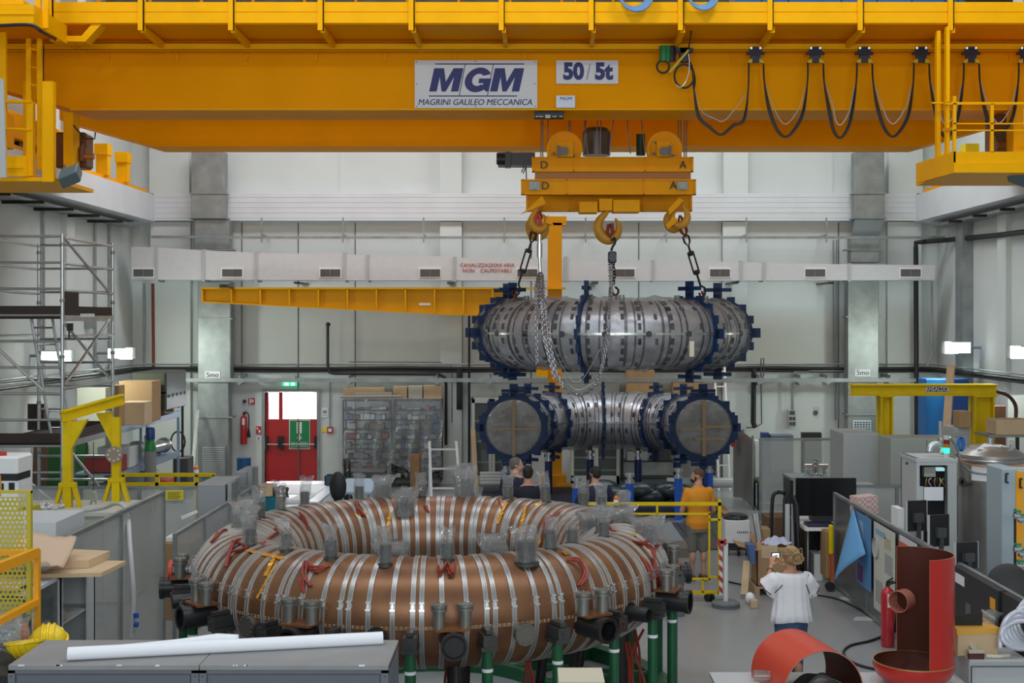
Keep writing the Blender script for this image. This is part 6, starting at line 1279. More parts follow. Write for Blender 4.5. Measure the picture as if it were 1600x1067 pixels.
slab([(-4.95, 10.9), (-3.72, 11.05), (-3.68, 11.6), (-4.85, 11.7)], 1.862, .035, CARDL, 'lowest flattened carton on the open cupboard, jutting past its edge'); slab([(-4.8, 11.1), (-3.9, 11.25), (-3.86, 11.7), (-4.7, 11.9)], 1.90, .07, CARDL, 'middle flattened carton of the pile on the open cupboard')
slab([(-5.1, 10.8), (-4.3, 11.0), (-4.2, 11.7), (-5.0, 11.75)], 1.975, .01, CARD, 'big brown carton sheet at the back of the pile on the cupboard')
b = MB(); N = 10; vs = []
for j in range(N+1):
    for i in range(N+1):
        f, g = i/N, j/N; vs.append((-4.47+.48*f-.09*g, 10.8+.58*g+.08*f, 2.03+.16*g-.06*f+.01*math.sin(9*f+5*g)+(.016*rnd.random() if j in (0, N) else 0)))
b.add(vs, [(j*(N+1)+i, j*(N+1)+i+1, (j+1)*(N+1)+i+1, (j+1)*(N+1)+i) for j in range(N) for i in range(N)]); o_ = b.build('torn_cardboard', mat('torn_tan', (.58, .42, .30), .8), label='torn pale cardboard flap on top of the carton pile', cat='cardboard', smooth=30); s_ = o_.modifiers.new('solid', 'SOLIDIFY'); s_.thickness = .012
MB().tube(smoothpath([(-4.5, 10.78, 2.02), (-4.3, 10.8, 2.0), (-4.1, 10.86, 1.99)]), [.03, .05, .055, .055, .05, .05, .04, .04, .04, .04, .04, .04, .025], 12).build('foil_parcel', BAG, label='clear plastic parcel tucked under the torn cardboard', cat='parcel')
MB().box(-5.45, -4.62, 12.4, 13.2, 0, 2.12).build('white_box', mat('whitebox', (.55, .57, .60), .4), label='large plain white box behind the open cupboard', cat='box', smooth=0)
b = MB()
for k in range(9): b.tube(smoothpath([(-4.5+.04*k, 10.3, 1.885+.02*(k % 2)), (-4.47+.036*k, 10.5, 1.905+.02*((k+1) % 2)), (-4.48+.04*k, 10.75, 1.885)]), .022, 6)
b.build('pink_rags', mat('pink_wrap', (.55, .40, .42), .4), label='bundle of pinkish wrapped strips on the near end of the cupboard', cat='wrap')
MB().tube(smoothpath([(-4.15, 10.5, 1.88), (-4.08, 10.45, 1.87), (-4.07, 10.42, 1.75), (-4.06, 10.4, 1.5)]), .014, 8).build('pale_hose', mat('hose_pale', (.6, .55, .45), .5), label='pale hose end hanging over the cupboard edge', cat='hose')
# yellow mesh guard and orange frame at the left edge
mg = thing('mesh_guard', P(24, 960, 10.15), 'yellow perforated machine guard at the left photo edge', 'guard'); D = 10.12
MG = mat('guard_olive', (.50, .42, .03), .5); b = MB(); b.box(PX(-60, D), PX(48, D), D, D+.04, PZ(771, D), PZ(766.5, D)); b.box(PX(41.5, D), PX(48, D), D-.003, D+.043, PZ(960, D), PZ(767.2, D)); b.build('frame', MG, mg, smooth=0)
b = MB(); st = .037; z0_, z1_ = PZ(958, D), PZ(771, D); xa, xb = PX(-40, D), PX(41.5, D)
nz = int((z1_-z0_)/st); nx = int((xb-xa)/st)
vs = []; fs = []
for j in range(nz):
    for i in range(nx):
        cx_ = xa+(i+.5)*st+(st/2 if j % 2 else 0); cz_ = z0_+(j+.5)*st
        if cx_+st/2 > xb: continue
        o_ = len(vs); vs += [(cx_+sx*st/2, D+.02, cz_+sz*st/2) for sx, sz in ((-1, -1), (1, -1), (1, 1), (-1, 1))]+[(cx_+.34*st*math.cos(q*PI/4+PI/8-PI), D+.02, cz_+.34*st*math.sin(q*PI/4+PI/8-PI)) for q in range(8)]
        fs += [(o_, o_+1, o_+4+2, o_+4+1), (o_+1, o_+2, o_+4+4, o_+4+3), (o_+2, o_+3, o_+4+6, o_+4+5), (o_+3, o_, o_+4+0, o_+4+7), (o_+1, o_+4+3, o_+4+2), (o_+2, o_+4+5, o_+4+4), (o_+3, o_+4+7, o_+4+6), (o_, o_+4+1, o_+4+0)]
b.add(vs, fs); b.build('perforated_sheet', MG, mg, smooth=0)
og = thing('guard_rail', P(40, 970, 10.0), 'orange steel guard rail frame in front of the mesh guard', 'frame'); OR = mat('frame_orange', (.85, .36, .005), .45); D = 10.02
MB().box(PX(52, D), PX(60, D), D, D+.05, 0, PZ(860, D)).build('post', OR, og, smooth=0); MB().bar(P(57, 863, D), P(-30, 898, D-.9), .05, .075).build('upper_rail', OR, og, smooth=0); MB().bar(P(57, 940, D), P(-30, 985, D-.9), .05, .05).build('lower_rail', OR, og, smooth=0); MB().box(PX(-50, D), PX(56, D), D+.0, D+.05, PZ(868, D), PZ(860, D)).build('cross_rail', OR, og, smooth=0)
MB().prism([P(-20, 985, 9.8), P(56, 945, 9.98), P(58, 962, 9.98), P(-20, 1012, 9.8)], (0, .01, 0)).build('clear_strip', GLASS, og, smooth=0)
t_ = thing('white_machine', P(10, 790, 15.5), 'white and black instrument box with red knob at the left edge', 'machine'); D = 15.5
b = MB(); b.box(PX(-40, D), PX(27, D), D, D+.5, PZ(800, D), PZ(713, D), ch=.03); b.build('casing', WHITE, t_, smooth=0); b = MB(); b.box(PX(-40, D), PX(27.5, D), D-.005, D+.4, PZ(751, D), PZ(740, D)); b.box(PX(14, D), PX(23, D), D-.01, D, PZ(770, D), PZ(754, D)); b.box(PX(3, D), PX(6, D), D-.01, D, PZ(768, D), PZ(755, D)); b.build('black_stripe', BLK, t_, smooth=0)
MB().box(PX(-20, D), PX(2, D), D-.02, D, PZ(775, D), PZ(742, D)).build('orange_panel', OR, t_, smooth=0); MB().cyl(P(4, 712, D+.1), P(4, 706, D+.1), .05).build('red_knob', RED, t_)
MB().box(PX(-40, 15.5), PX(29, 15.5), 15.4, 16.2, 0, PZ(800, 15.5)-.002).build('base_cabinet', MG, label='yellow cabinet base under the white instrument box', cat='cabinet', smooth=0)
# helmets and bags at the bottom left
HEL = mat('helmet_yellow', (.85, .60, .01), .3, coat=.3)
def helmet(c, r, tl, label, up=False):
    t_ = thing('safety_helmet', c, label, 'helmet'); c = Vector(c); ax = Vector(tl).normalized()
    b = MB(); pr = [(r*math.cos(q*PI/20), r*.85*math.sin(q*PI/20)) for q in range(11)]; b.lathe(c, [(r*.97, -.0)]+pr, 28, ax); b.build('shell', HEL, t_, smooth=60)
    b = MB(); b.lathe(c, [(r*.95, .0), (r*1.1, -.005), (r*1.1, .008), (r*.98, .015)], 28, ax); b.build('brim', HEL, t_)
    d, a2, b2 = frame(ax); b = MB()
    for s_ in (-.3, 0, .3): b.tube([c+d*(r*.87*math.sin(q*PI/12)*math.sqrt(1-s_*s_))+b2*(r*1.01*math.cos(q*PI/12))*math.sqrt(1-s_*s_)+a2*r*s_ for q in range(13)], .012, 6)
    b.build('ridge', HEL, t_)
# ---------------------------------------------------------------- right side: portal, cabinets, vessel, partition
D = 24.0; gp = thing('yellow_portal', (PX(1445, D), D, 0), 'big yellow portal crane frame with an ANSALDO plate on its beam', 'portal')
b = MB(); b.box(PX(1333, D), PX(1556, D), D-.02, D+.02+.2, PZ(617, D), PZ(602, D)); b.box(PX(1331, D), PX(1558, D), D-.1, D+.3, PZ(602.5, D), PZ(600.5, D)); b.box(PX(1331, D), PX(1558, D), D-.1, D+.3, PZ(618, D), PZ(616, D)); b.build('beam', GY, gp, smooth=0)
for x0, x1 in ((1375, 1394), (1521, 1552)):
    b = MB(); b.box(PX(x0, D), PX(x0, D)+.03, D-.08, D+.28, .02, PZ(617, D)); b.box(PX(x1, D)-.03, PX(x1, D), D-.08, D+.28, .02, PZ(617, D)); b.box(PX(x0, D), PX(x1, D), D+.08, D+.11, .02, PZ(617, D)); b.box(PX(x0-2, D), PX(x1+2, D), D-.15, D+.35, 0, .03); b.box(PX(x0-2, D), PX(x1+2, D), D-.1, D+.3, PZ(620, D), PZ(618, D)); b.build('post', GY, gp, smooth=0)
b = MB(); b.box(PX(1447, D), PX(1480, D), D-.035, D-.02, PZ(612, D), PZ(604.5, D)); pl = b.build('name_plate', BLK, gp, smooth=0); b = MB()
for q in ((1446, 1481, 604, 604.8), (1446, 1481, 611.6, 612.4), (1446, 1447, 604, 612.4), (1480, 1481, 604, 612.4)): b.box(PX(q[0], D), PX(q[1], D), D-.04, D-.02, PZ(q[3], D), PZ(q[2], D))
b.build('plate_edge', PAPER, gp, smooth=0); text('lettering', 'ANSALDO', P(1463.5, 608.2, D-.04), .10, PAPER, gp, bold=.003, sx=.92)
def cab(x0, x1, y0, D, dep, m, label, name='steel_cabinet', z0=0, split=None, ch=.012, handles=()):
    t_ = thing(name, (PX((x0+x1)/2, D), D, z0), label, 'cabinet'); X0, X1, z1 = PX(x0, D), PX(x1, D), PZ(y0, D)
    MB().box(X0, X1, D, D+dep, z0, z1, ch=ch).build('body', m, t_, smooth=0)
    b = MB(); n_ = 0
    for px in (split or []): b.box(PX(px, D)-.005, PX(px, D)+.005, D-.006, D+.01, z0+.05, z1-.03); n_ += 1
    if n_: b.build('door_gap', SHD, t_, smooth=0)
    return t_
PG = mat('cab_white_grey', (.42, .44, .44), .5); PG2 = mat('cab_beige_grey', (.36, .38, .35), .5)
cab(1318, 1374, 677, 22.0, 1.0, PG, 'plain light grey cabinet between the frosted screens and yellow portal', split=[])
cab(1392, 1502, 685, 20.9, .7, PG2, 'wide beige grey cabinet behind the control cabinet', split=[1448])
cab(1447, 1478, 592, 28.6, .6, mat('locker_blue', (.008, .14, .42), .45), 'tall blue locker, left of the two behind the yellow portal'); cab(1482, 1514, 592, 28.4, .6, mat('locker_navy', (.005, .06, .26), .45), 'tall darker blue locker, right of the two behind the yellow portal')
MB().bar((PX(1470, 26.5), 26.5, .0), P(1486, 571, 27.5), .16, .1).build('wooden_beam', mat('beam_wood', (.40, .26, .16), .7, noise=.25), label='long wooden beam leaning by the blue lockers', cat='beam', smooth=0)
t_ = cab(1490, 1516, 668, 23.0, .6, PG, 'small grey drawer cabinet left of the right portal post')
b = MB()
for k in range(4): b.box(PX(1491.5, 22.99), PX(1501, 22.99), 22.98, 23.0, PZ(682+k*8, 23), PZ(676+k*8, 23))
b.build('drawer_front', PG2, t_, smooth=0)
cbox(1499, 1518, 22.9, .35, PZ(668, 23.0), .3, CARD, 'cardboard box with label on the small drawer cabinet')
t_ = thing('steel_table', (PX(1580, 22), 21.6, 0), 'steel shelf table at the right edge carrying a carton', 'table'); b = MB(); b.box(PX(1532, 22), XR-.2, 21.6, 22.3, PZ(680, 22), PZ(677, 22)); b.build('top', GALV, t_, smooth=0)
for x in (PX(1536, 22), PX(1575, 22)): MB().box(x, x+.05, 21.62, 21.67, 0, PZ(680, 22)).build('leg', BKMET, t_, smooth=0)
cbox(1557, 1612, 21.65, .5, PZ(677, 22), .26, CARDL, 'wide cardboard box on the steel table at the right edge'); cbox(1553, 1572, 24.6, .2, 0, PZ(634, 24.6), mat('board_brown', (.18, .08, .045), .6), 'upright brown board behind the carton at the right edge', 'hard_board', 'board')
MB().tube(smoothpath([P(1558, 612, 23.5), P(1575, 618, 23.6), P(1587, 635, 23.7), P(1586, 665, 23.7)]), .035, 8).build('dark_hose', mat('hose_brown', (.09, .03, .02), .5), label='dark hose arching from the portal end at the right edge', cat='hose')
MB().box(PX(1572, 25.5), PX(1620, 25.5), 25.4, 25.9, 0, PZ(618, 25.5)).build('tall_cabinet', mat('cab_whitish', (.5, .51, .51), .5), label='tall whitish cabinet against the right wall behind the carton', cat='cabinet', smooth=0)
# vacuum vessel
D = 19.0; vx = PX(1547, D); VS = mat('vessel_steel', (.50, .49, .47), .32, .85, noise=.15, nscale=3)
ve = thing('vacuum_vessel', (vx, D, 0), 'round stainless vacuum vessel with domed lid and papers taped on', 'vessel')
MB().lathe((vx, D, 0), [(0, .3), (.44, .3), (.45, .35), (.45, 1.98)], 48).build('barrel', VS, ve); b = MB(); b.lathe((vx, D, 1.98), [(.45, 0), (.50, 0), (.51, .02), (.51, .05), (.49, .07), (.50, .08), (.50, .12), (.46, .14), (.40, .18), (.28, .23), (.14, .255), (0, .265)], 48); b.build('lid', VS, ve)
for k in range(4): q = k*PI/2+.6; MB().bar((vx+.38*math.cos(q), D+.38*math.sin(q), 0), (vx+.38*math.cos(q), D+.38*math.sin(q), .34), .08).build('leg', STEEL, ve, smooth=0)
b = MB(); b.cyl((vx, D, 2.24), (vx, D, 2.33), .05, 12); b.cyl((vx+.25, D-.2, 2.18), (vx+.25, D-.2, 2.26), .03, 10); b.tube([(vx+.25+.03*math.cos(q*PI/5), D-.2, 2.28+.03*math.sin(q*PI/5)) for q in range(10)], .01, 6, closed=True); b.build('lid_fitting', STEEL, ve)
for (px, py, r_) in ((1520, 755, .055), (1560, 757, .09)):
    a_ = math.asin(max(-.95, min(.95, (PX(px, D-.4)-vx)/.45))); o = Vector((math.sin(a_), -math.cos(a_), 0)); c_ = Vector((vx, D, PZ(py, D-.4))); MB().pipe(c_+o*.42, c_+o*.56, r_, r_*.65, 24).pipe(c_+o*.52, c_+o*.57, r_*1.4, r_*.65, 24).cyl(c_+o*.5, c_+o*.51, r_*.7, 20).build('side_port', mat('port_dark_steel', (.2, .19, .18), .3, .8), ve)
def curved(vc, R, a0, a1, z0, z1, m, name, parent):
    b = MB(); n_ = 8; vs = [(vc[0]+R*math.sin(a0+(a1-a0)*i/n_), vc[1]-R*math.cos(a0+(a1-a0)*i/n_), z) for i in range(n_+1) for z in (z0, z1)]
    b.add(vs, [(2*i, 2*i+2, 2*i+3, 2*i+1) for i in range(n_)]); return b.build(name, m, parent, smooth=60)
curved((vx, D), .458, -.95, -.12, PZ(752, D-.4), PZ(725, D-.4), PAPER, 'taped_paper', ve)
MB().add([(vx-.3, D-.25, 2.19), (vx-.05, D-.33, 2.18), (vx+.1, D-.2, 2.23), (vx-.12, D-.08, 2.26)], [(0, 1, 2, 3)]).build('paper_sheet', PAPER, label='white sheet of paper lying on the vessel lid', cat='paper', smooth=0)
b = MB(); b.tube(smoothpath([P(1484, 683, 17.6), P(1495, 700, 17.8), P(1502, 722, 17.9), P(1520, 738, 18.2), P(1560, 742, 18.3), P(1600, 738, 18.3)]), .018, 6); b.build('steel_hose', STEEL, label='braided steel hose crossing in front of the vessel', cat='hose')
MB().tube(smoothpath([P(1487, 712, 17.2), P(1510, 724, 17.9), P(1550, 730, 18.3), P(1600, 727, 18.3)]), .012, 6).build('orange_hose', mat('hose_orange', (.6, .25, .1), .4), label='thin orange hose crossing in front of the vessel', cat='hose')
b = MB()
for k in range(3): b.tube([P(1500+k*1.5+4*math.cos(q*PI/8), 694+10*math.sin(q*PI/8), 18.3) for q in range(16)], .014, 6, closed=True)
b.build('blue_tube_coil', mat('tube_blue', (.03, .15, .5), .35), label='coil of blue tubing left of the vessel lid', cat='tube')
b = MB(); b.tube(smoothpath([P(1452, 705, 17.0), P(1455, 697, 17.0), P(1464, 694, 17.0), P(1470, 698, 17.0), P(1470, 708, 17.0)]), .045, 12); b.cyl(P(1469, 706, 17.0), P(1469, 658, 17.0), .022, 10); b.cyl(P(1467, 690, 17.0), P(1471, 690, 17.0), .06, 12); b.build('vacuum_elbow', STEEL, label='shiny vacuum elbow and rod on top of the control cabinet', cat='fitting')
# control cabinet with cut-out front
D = 16.8; cc_ = thing('control_cabinet', (PX(1460, D), D, 0), 'light grey control cabinet with a ragged opening showing wiring', 'cabinet'); X0, X1, zt = PX(1432, D), PX(1495, D), PZ(716, D)
b = MB(); b.box(X0, X0+.03, D, D+.7, 0, zt); b.box(X1-.03, X1, D, D+.7, 0, zt); b.box(X0-.01, X1+.01, D-.01, D+.71, zt-.05, zt); b.box(X0, X1, D+.67, D+.7, 0, zt); b.box(X0, X1, D, D+.7, 0, .1)
xo0, xo1, zo0, zo1 = PX(1437, D), PX(1481, D), PZ(850, D), PZ(727, D)
b.box(X0+.03, xo0, D, D+.03, .1, zt-.05); b.box(xo1, X1-.03, D, D+.03, .1, zt-.05); b.box(xo0, xo1, D, D+.03, .1, zo0); b.box(xo0, xo1, D, D+.03, zo1, zt-.05); b.box(xo0, xo0+.05, D, D+.03, zo0, PZ(760, D)); b.build('carcass', mat('cab_light', (.50, .52, .53), .45), cc_, smooth=0)
MB().box(X0+.03, X1-.03, D+.4, D+.42, .1, zt-.05).build('mounting_plate', mat('cab_black', (.015, .015, .02), .6), cc_, smooth=0)
b = MB(); pbox(b, 1444, 1462, 730, 745, D+.1, .1); b.build('module', mat('module_beige', (.35, .36, .33), .5), cc_, smooth=0); b = MB(); pbox(b, 1464, 1476, 731, 736, D+.08, .1); b.build('display', mat('display_glow', (.4, .6, .6), .4, emit=(.5, .8, .8), estr=.6), cc_, smooth=0)
for k in range(9):
    x = 1448+k*3.4; MB().tube(smoothpath([P(x, 747, D+.12), P(x+rnd.uniform(-4, 4), 752, D+.08), P(x+rnd.uniform(-5, 5), 762, D+.15)]), .006, 5).build('wire', (mat('wire_yellow', (.6, .5, .05), .5), REDC, PAPER, BLK)[k % 4], cc_)
b = MB(); pbox(b, 1444, 1474, 761, 782, D-.01, .005); b.build('taped_paper', PAPER, cc_, smooth=0)
MB().cyl(P(1417, 724, 17.0), P(1417, 724, 16.98), .02).build('lock', BLK, cc_)
t_ = thing('signal_lamp', P(1478, 710, 16.9), 'signal tower lamp with lit green section on the control cabinet', 'lamp'); q = P(1479, 0, 16.9); z = zt
for k, (hh, m, nm) in enumerate(((.06, LGREY, 'base'), (.07, mat('sig_green', (.02, .7, .4), .3, emit=(.03, .9, .5), estr=1.6), 'green_lens'), (.05, mat('sig_amber', (.45, .2, .01), .3), 'amber_lens'), (.06, mat('sig_red', (.2, .01, .01), .3), 'red_lens'), (.05, LGREY, 'cap'))): MB().cyl((q.x, q.y, z), (q.x, q.y, z+hh), .04, 16).build(nm, m, t_); z += hh
# desk-mounted monitors behind the partition
def monitor(px, py, D, wpx, hpx, rz, label, lean=.0):
    c = P(px, py, D); w_, h_ = wpx*D/F, hpx*D/F; t_ = thing('monitor', (c.x, c.y, c.z-h_/2), label, 'monitor', rz=rz)
    b = MB(); b.box(-w_/2, w_/2, 0, .03, 0, h_, ch=.006); b.build('screen_back', BLK, t_, world=False, smooth=0); MB().box(-w_/2+.02, w_/2-.02, .03, .034, .02, h_-.02).build('screen', mat('screen_dark', (.02, .025, .04), .1), t_, world=False, smooth=0)
    MB().box(-w_/2-.006, -w_/2, -.005, .035, 0, h_).box(w_/2, w_/2+.006, -.005, .035, 0, h_).build('bezel', LGREY, t_, world=False, smooth=0)
    b = MB(); b.box(-.06, .06, -.06, 0, h_*.3, h_*.6); b.bar((0, -.04, h_*.4), (.05, .05, -.45), .05, .03); b.build('arm', DGREY, t_, world=False, smooth=0)
    return t_
m1 = monitor(1433, 806, 15.6, 34, 48, .25, 'black monitor seen from behind, leftmost over the partition'); m2 = monitor(1468, 829, 15.0, 36, 50, .30, 'black monitor seen from behind, middle of three over the partition'); m3 = monitor(1511, 868, 13.9, 40, 42, .30, 'black monitor seen from behind, nearest over the partition')
MB().box(4.85, 5.4, 12.6, 16.2, .7, .74).box(4.87, 4.92, 12.6, 12.65, 0, .7).box(5.33, 5.38, 12.6, 12.65, 0, .7).box(4.87, 4.92, 16.1, 16.15, 0, .7).box(5.33, 5.38, 16.1, 16.15, 0, .7).build('long_desk', LGREY, label='long grey desk hidden behind the poster partition', cat='desk', smooth=0)
b = MB(); pbox(b, 1403, 1413, 795, 830, 16.2, .3); b.build('desktop_case', WHITE, label='small white desktop case left of the control cabinet foot', cat='computer', smooth=0)
# grey machine with orange edge at the right
t_ = cab(1566, 1590, 732, 14.4, .5, mat('mach_blue', (.36, .43, .48), .4), 'blue grey machine cabinet with black handles at the right edge', 'machine_cabinet'); D = 14.4
MB().box(PX(1587, D), PX(1598, D), D-.02, D+.5, .2, PZ(737, D)).build('orange_edge', OR, t_, smooth=0); MB().box(PX(1598, D), PX(1640, D), D+.0, D+.5, 0, PZ(737, D)).build('side_door', MATS['mach_blue'], t_, smooth=0)
for px, y0, y1 in ((1572, 740, 754), (1594, 748, 762), (1572, 885, 897)): MB().tube([P(px+3, y0, D-.01), P(px, y0, D-.05), P(px, y1, D-.05), P(px+3, y1, D-.01)], .012, 6).build('handle', BLK, t_)
t_ = thing('gas_manifold', P(1592, 860, 13.9), 'cluster of chrome valves with green handles at the right edge', 'valve'); D = 13.9
for k, (px, py) in enumerate(((1590, 806), (1597, 812), (1590, 858), (1598, 866), (1594, 884))):
    b = MB(); b.cyl(P(px-6, py, D), P(px+6, py, D), .03, 12); b.cyl(P(px, py-6, D), P(px, py+6, D), .022, 10); b.build('valve_body', STEEL, t_); MB().cyl(P(px, py-6, D), P(px, py-9, D), .04, 12).build('valve_handle', mat('handle_green', (.01, .25, .12), .4), t_)
MB().cyl(P(1586, 795, D+.05), P(1586, 895, D+.05), .015, 8).build('riser', BKMET, t_)
MB().lathe(P(1575, 915, 13.4), [(.0, 0), (.20, 0), (.22, .02), (.22, .10), (.17, .12), (0, .12)], 28, (-.3, -1, .35)).build('cable_reel', BLK, label='round black reel behind the black carton at the right', cat='reel')
# poster partition
pf = fence((4.72, 11.9), (4.72, 19.5), 1.45, 'grey partition with posters running along the right aisle', 4, m=mat('partition_panel', (.22, .23, .24), .3, .5, noise=.15, nscale=1))
def poster(D0, D1, z0, z1, m, label, name='poster', deco=None):
    t_ = thing(name, (4.68, (D0+D1)/2, z0), label, 'poster'); MB().box(4.672, 4.682, D0, D1, z0, z1).build('sheet', m, t_, smooth=0)
    for k, (a, c_, e, f, m2) in enumerate(deco or ()): MB().box(4.668, 4.672, D1-(D1-D0)*c_, D1-(D1-D0)*a, z0+(z1-z0)*e, z0+(z1-z0)*f).build('printed_block', m2, t_, smooth=0)
    return t_
PR1 = mat('print_blueish', (.25, .42, .58), .6); PR2 = mat('print_greyish', (.38, .39, .38), .6); PR3 = mat('print_orange', (.65, .12, .05), .6); PR4 = mat('print_violet', (.18, .06, .22), .6)
t_ = poster(16.15, 17.12, .22, 1.38, mat('poster_cream', (.60, .62, .54), .6), 'cream poster with grey pictures on the partition', deco=((.1, .6, .88, .94, PR1), (.55, .85, .78, .9, mat('print_tan', (.5, .45, .3), .6)), (.55, .92, .5, .72, PR2), (.1, .45, .1, .36, PR2), (.55, .9, .1, .32, PR2)))
b = MB(); b.tube([(4.668, 17.0+.13*math.cos(q*PI/10), 1.05+.14*math.sin(q*PI/10)) for q in range(20)], .02, 5, closed=True); b.build('printed_ring', PR2, t_)
poster(15.25, 15.95, .2, 1.40, mat('poster_white', (.66, .66, .68), .6), 'white poster with red top band, half hidden by the red vessel', deco=((0, 1, .80, .94, PR3), (.05, .3, .1, .7, PR3)))
poster(13.75, 14.35, .1, 1.40, mat('poster_navy', (.02, .04, .25), .5), 'navy-framed white poster right of the tall red vessel', deco=((.15, .9, .05, .9, MATS['poster_white']), (.3, .5, .55, .7, PR2)))
t_ = poster(17.28, 18.05, .38, 1.38, mat('poster_blue', (.10, .28, .55), .5), 'blue scientific poster half hidden under a peeling sheet', deco=((.0, .5, .6, .9, PR1), (.1, .4, .35, .5, mat('print_red', (.4, .04, .08), .6)), (.1, .5, .05, .28, PR4)))
# peeled-off blue sheet
b = MB(); N = 8; M = 10; vs = []; A = Vector((4.64, 18.1, 1.43)); C_ = Vector((4.31, 17.9, .40)); E_ = Vector((4.62, 17.35, .90))
for j in range(M+1):
    for i in range(N+1):
        f, g = i/N, j/M; p = A.lerp(C_, g).lerp(A.lerp(E_, g), f); p = p+Vector((-.06*math.sin(PI*f)*g, 0, 0)); vs.append(p)
b.add(vs, [(j*(N+1)+i, j*(N+1)+i+1, (j+1)*(N+1)+i+1, (j+1)*(N+1)+i) for j in range(M) for i in range(N)]); o_ = b.build('peeling_sheet', mat('sheet_skyblue', (.13, .36, .66), .45), label='sky blue sheet peeling off the partition and hanging to a corner', cat='sheet', smooth=60); o_.modifiers.new('solid', 'SOLIDIFY').thickness = .006
# black printed cartons at the partition
t_ = thing('black_carton', (4.60, 13.0, .55), 'flat black printed carton leaning on the partition with white and yellow print', 'carton'); b = MB(); b.box(4.58, 4.66, 12.35, 13.65, .55, 1.46); b.build('carton_body', mat('carton_black', (.02, .02, .025), .45), t_, smooth=0)
for (a, c_, e, f, m) in ((13.30, 13.60, 1.30, 1.40, PAPER), (12.42, 12.55, 1.25, 1.36, OR), (12.42, 12.78, 1.16, 1.185, LGREY), (12.42, 12.95, 1.09, 1.11, LGREY), (13.1, 13.25, .95, 1.15, mat('print_dim', (.12, .12, .13), .5)), (12.9, 13.03, .88, 1.08, mat('print_dim', (.12, .12, .13), .5))): MB().box(4.574, 4.58, a, c_, e, f).build('print_patch', m, t_, smooth=0)
MB().box(4.60, 4.66, 11.6, 12.3, .5, 1.46).build('black_carton', MATS['carton_black'], label='second flat black carton at the right photo edge', cat='carton', smooth=0)
# things left of the partition
b = MB(); t_ = thing('large_screen', (PX(1290, 20.4), 20.4, .78), 'big flat black television screen standing on a desk', 'television'); D = 20.3; b.box(PX(1244, D), PX(1338, D), D, D+.06, PZ(806, D), PZ(747, D), ch=.006); b.build('panel', mat('tv_black', (.008, .008, .01), .15), t_, smooth=0); MB().box(PX(1270, D), PX(1310, D), D+.0, D+.3, .87, PZ(806, D)).build('stand', BLK, t_, smooth=0)
t_ = thing('computer_desk', (PX(1290, 20.2), 20.2, 0), 'desk with pale top and dark underside below the big screen', 'desk'); b = MB(); b.box(PX(1256, 19.8), PX(1320, 19.8), 19.7, 20.9, .82, .87); b.build('top', WHITE, t_, smooth=0); b = MB(); b.box(PX(1256, 19.8), PX(1256, 19.8)+.04, 19.75, 20.9, 0, .82); b.box(PX(1318, 19.8), PX(1318, 19.8)+.04, 19.75, 20.9, 0, .82); b.box(PX(1262, 20.7), PX(1318, 20.7), 20.6, 20.64, .35, .82); b.build('side', BKMET, t_, smooth=0)
cbox(1262, 1305, 19.75, .3, .87, .05, mat('keyb_navy', (.015, .02, .05), .4), 'dark keyboard tray on the desk under the big screen', 'keyboard', 'keyboard'); cbox(1272, 1286, 19.9, .4, 0, .42, WHITE, 'white computer box on the floor under the desk', 'computer_case', 'computer')
cbox(1291, 1299, 19.4, .4, .14, .72, CARD, 'narrow brown crate standing right of the desk', 'wooden_crate', 'crate')
t_ = thing('yellow_sack_truck', (PX(1299, 19.2), 19.2, 0), 'small yellow and orange wheeled stand beside the partition end', 'stand'); MB().box(PX(1295, 19.2), PX(1302, 19.2), 19.15, 19.25, .55, 1.0, ch=.02).build('yellow_seat', GY, t_, smooth=0); MB().box(PX(1297, 19.2), PX(1301, 19.2), 19.12, 19.22, .16, .55).build('orange_body', MATS['orange_red'], t_, smooth=0); MB().cyl((PX(1296, 19.2), 19.12, .07), (PX(1296, 19.2), 19.2, .07), .07, 16).build('caster', BLK, t_)
# frosted screens, bench, work table with shiny fittings
fence((PX(1188, 26), 26.0), (PX(1322, 26), 26.0), 1.68, 'low frosted glass screen in front of the back wall at the right', 2)
t_ = thing('work_bench', (PX(1290, 24), 24.0, 0), 'steel work bench carrying shiny vacuum fittings in front of frosted screens', 'bench'); MB().box(PX(1236, 24), PX(1350, 24), 24.0, 24.8, 1.06, 1.11).build('top', GALV, t_, smooth=0)
for px in (1238, 1346): MB().box(PX(px, 24)-.03, PX(px, 24)+.03, 24.05, 24.7, 0, 1.06).build('leg', BKMET, t_, smooth=0)
for k, (px, wd, hh, l_) in enumerate(((1262, 9, .12, 'low wide shiny flange stack, left on the steel bench'), (1275, 11, .32, 'tallest shiny vacuum cross on the steel bench'), (1288, 7, .14, 'small shiny flange right of the tall vacuum cross'), (1299, 4, .08, 'small silver ring at the right of the bench fittings'))):
    x = PX(px, 24.3); r_ = wd*24.3/F/1.4; b = MB(); b.lathe((x, 24.3, 1.111), [(0, 0), (r_, 0), (r_, hh*.15), (r_*.6, hh*.2), (r_*.6, hh*.45), (r_*.95, hh*.5), (r_*.95, hh*.6), (r_*.5, hh*.65), (r_*.5, hh*.85), (r_*.7, hh*.9), (r_*.7, hh), (0, hh)], 24)
    if k == 1: b.cyl((x-.22, 24.3, 1.3), (x+.22, 24.3, 1.3), .045, 16)
    b.build('vacuum_fitting', mat('chrome', (.7, .7, .72), .12, .95), label=l_, cat='fitting')
t_ = thing('low_bench', (PX(1215, 27.5), 27.5, 0), 'low black steel bench with green top and hoses by the grey screens', 'bench'); D = 27.3; MB().box(PX(1185, D), PX(1246, D), D, D+.8, .56, .62).build('green_top', mat('bench_green', (.02, .08, .04), .5), t_, smooth=0); b = MB()
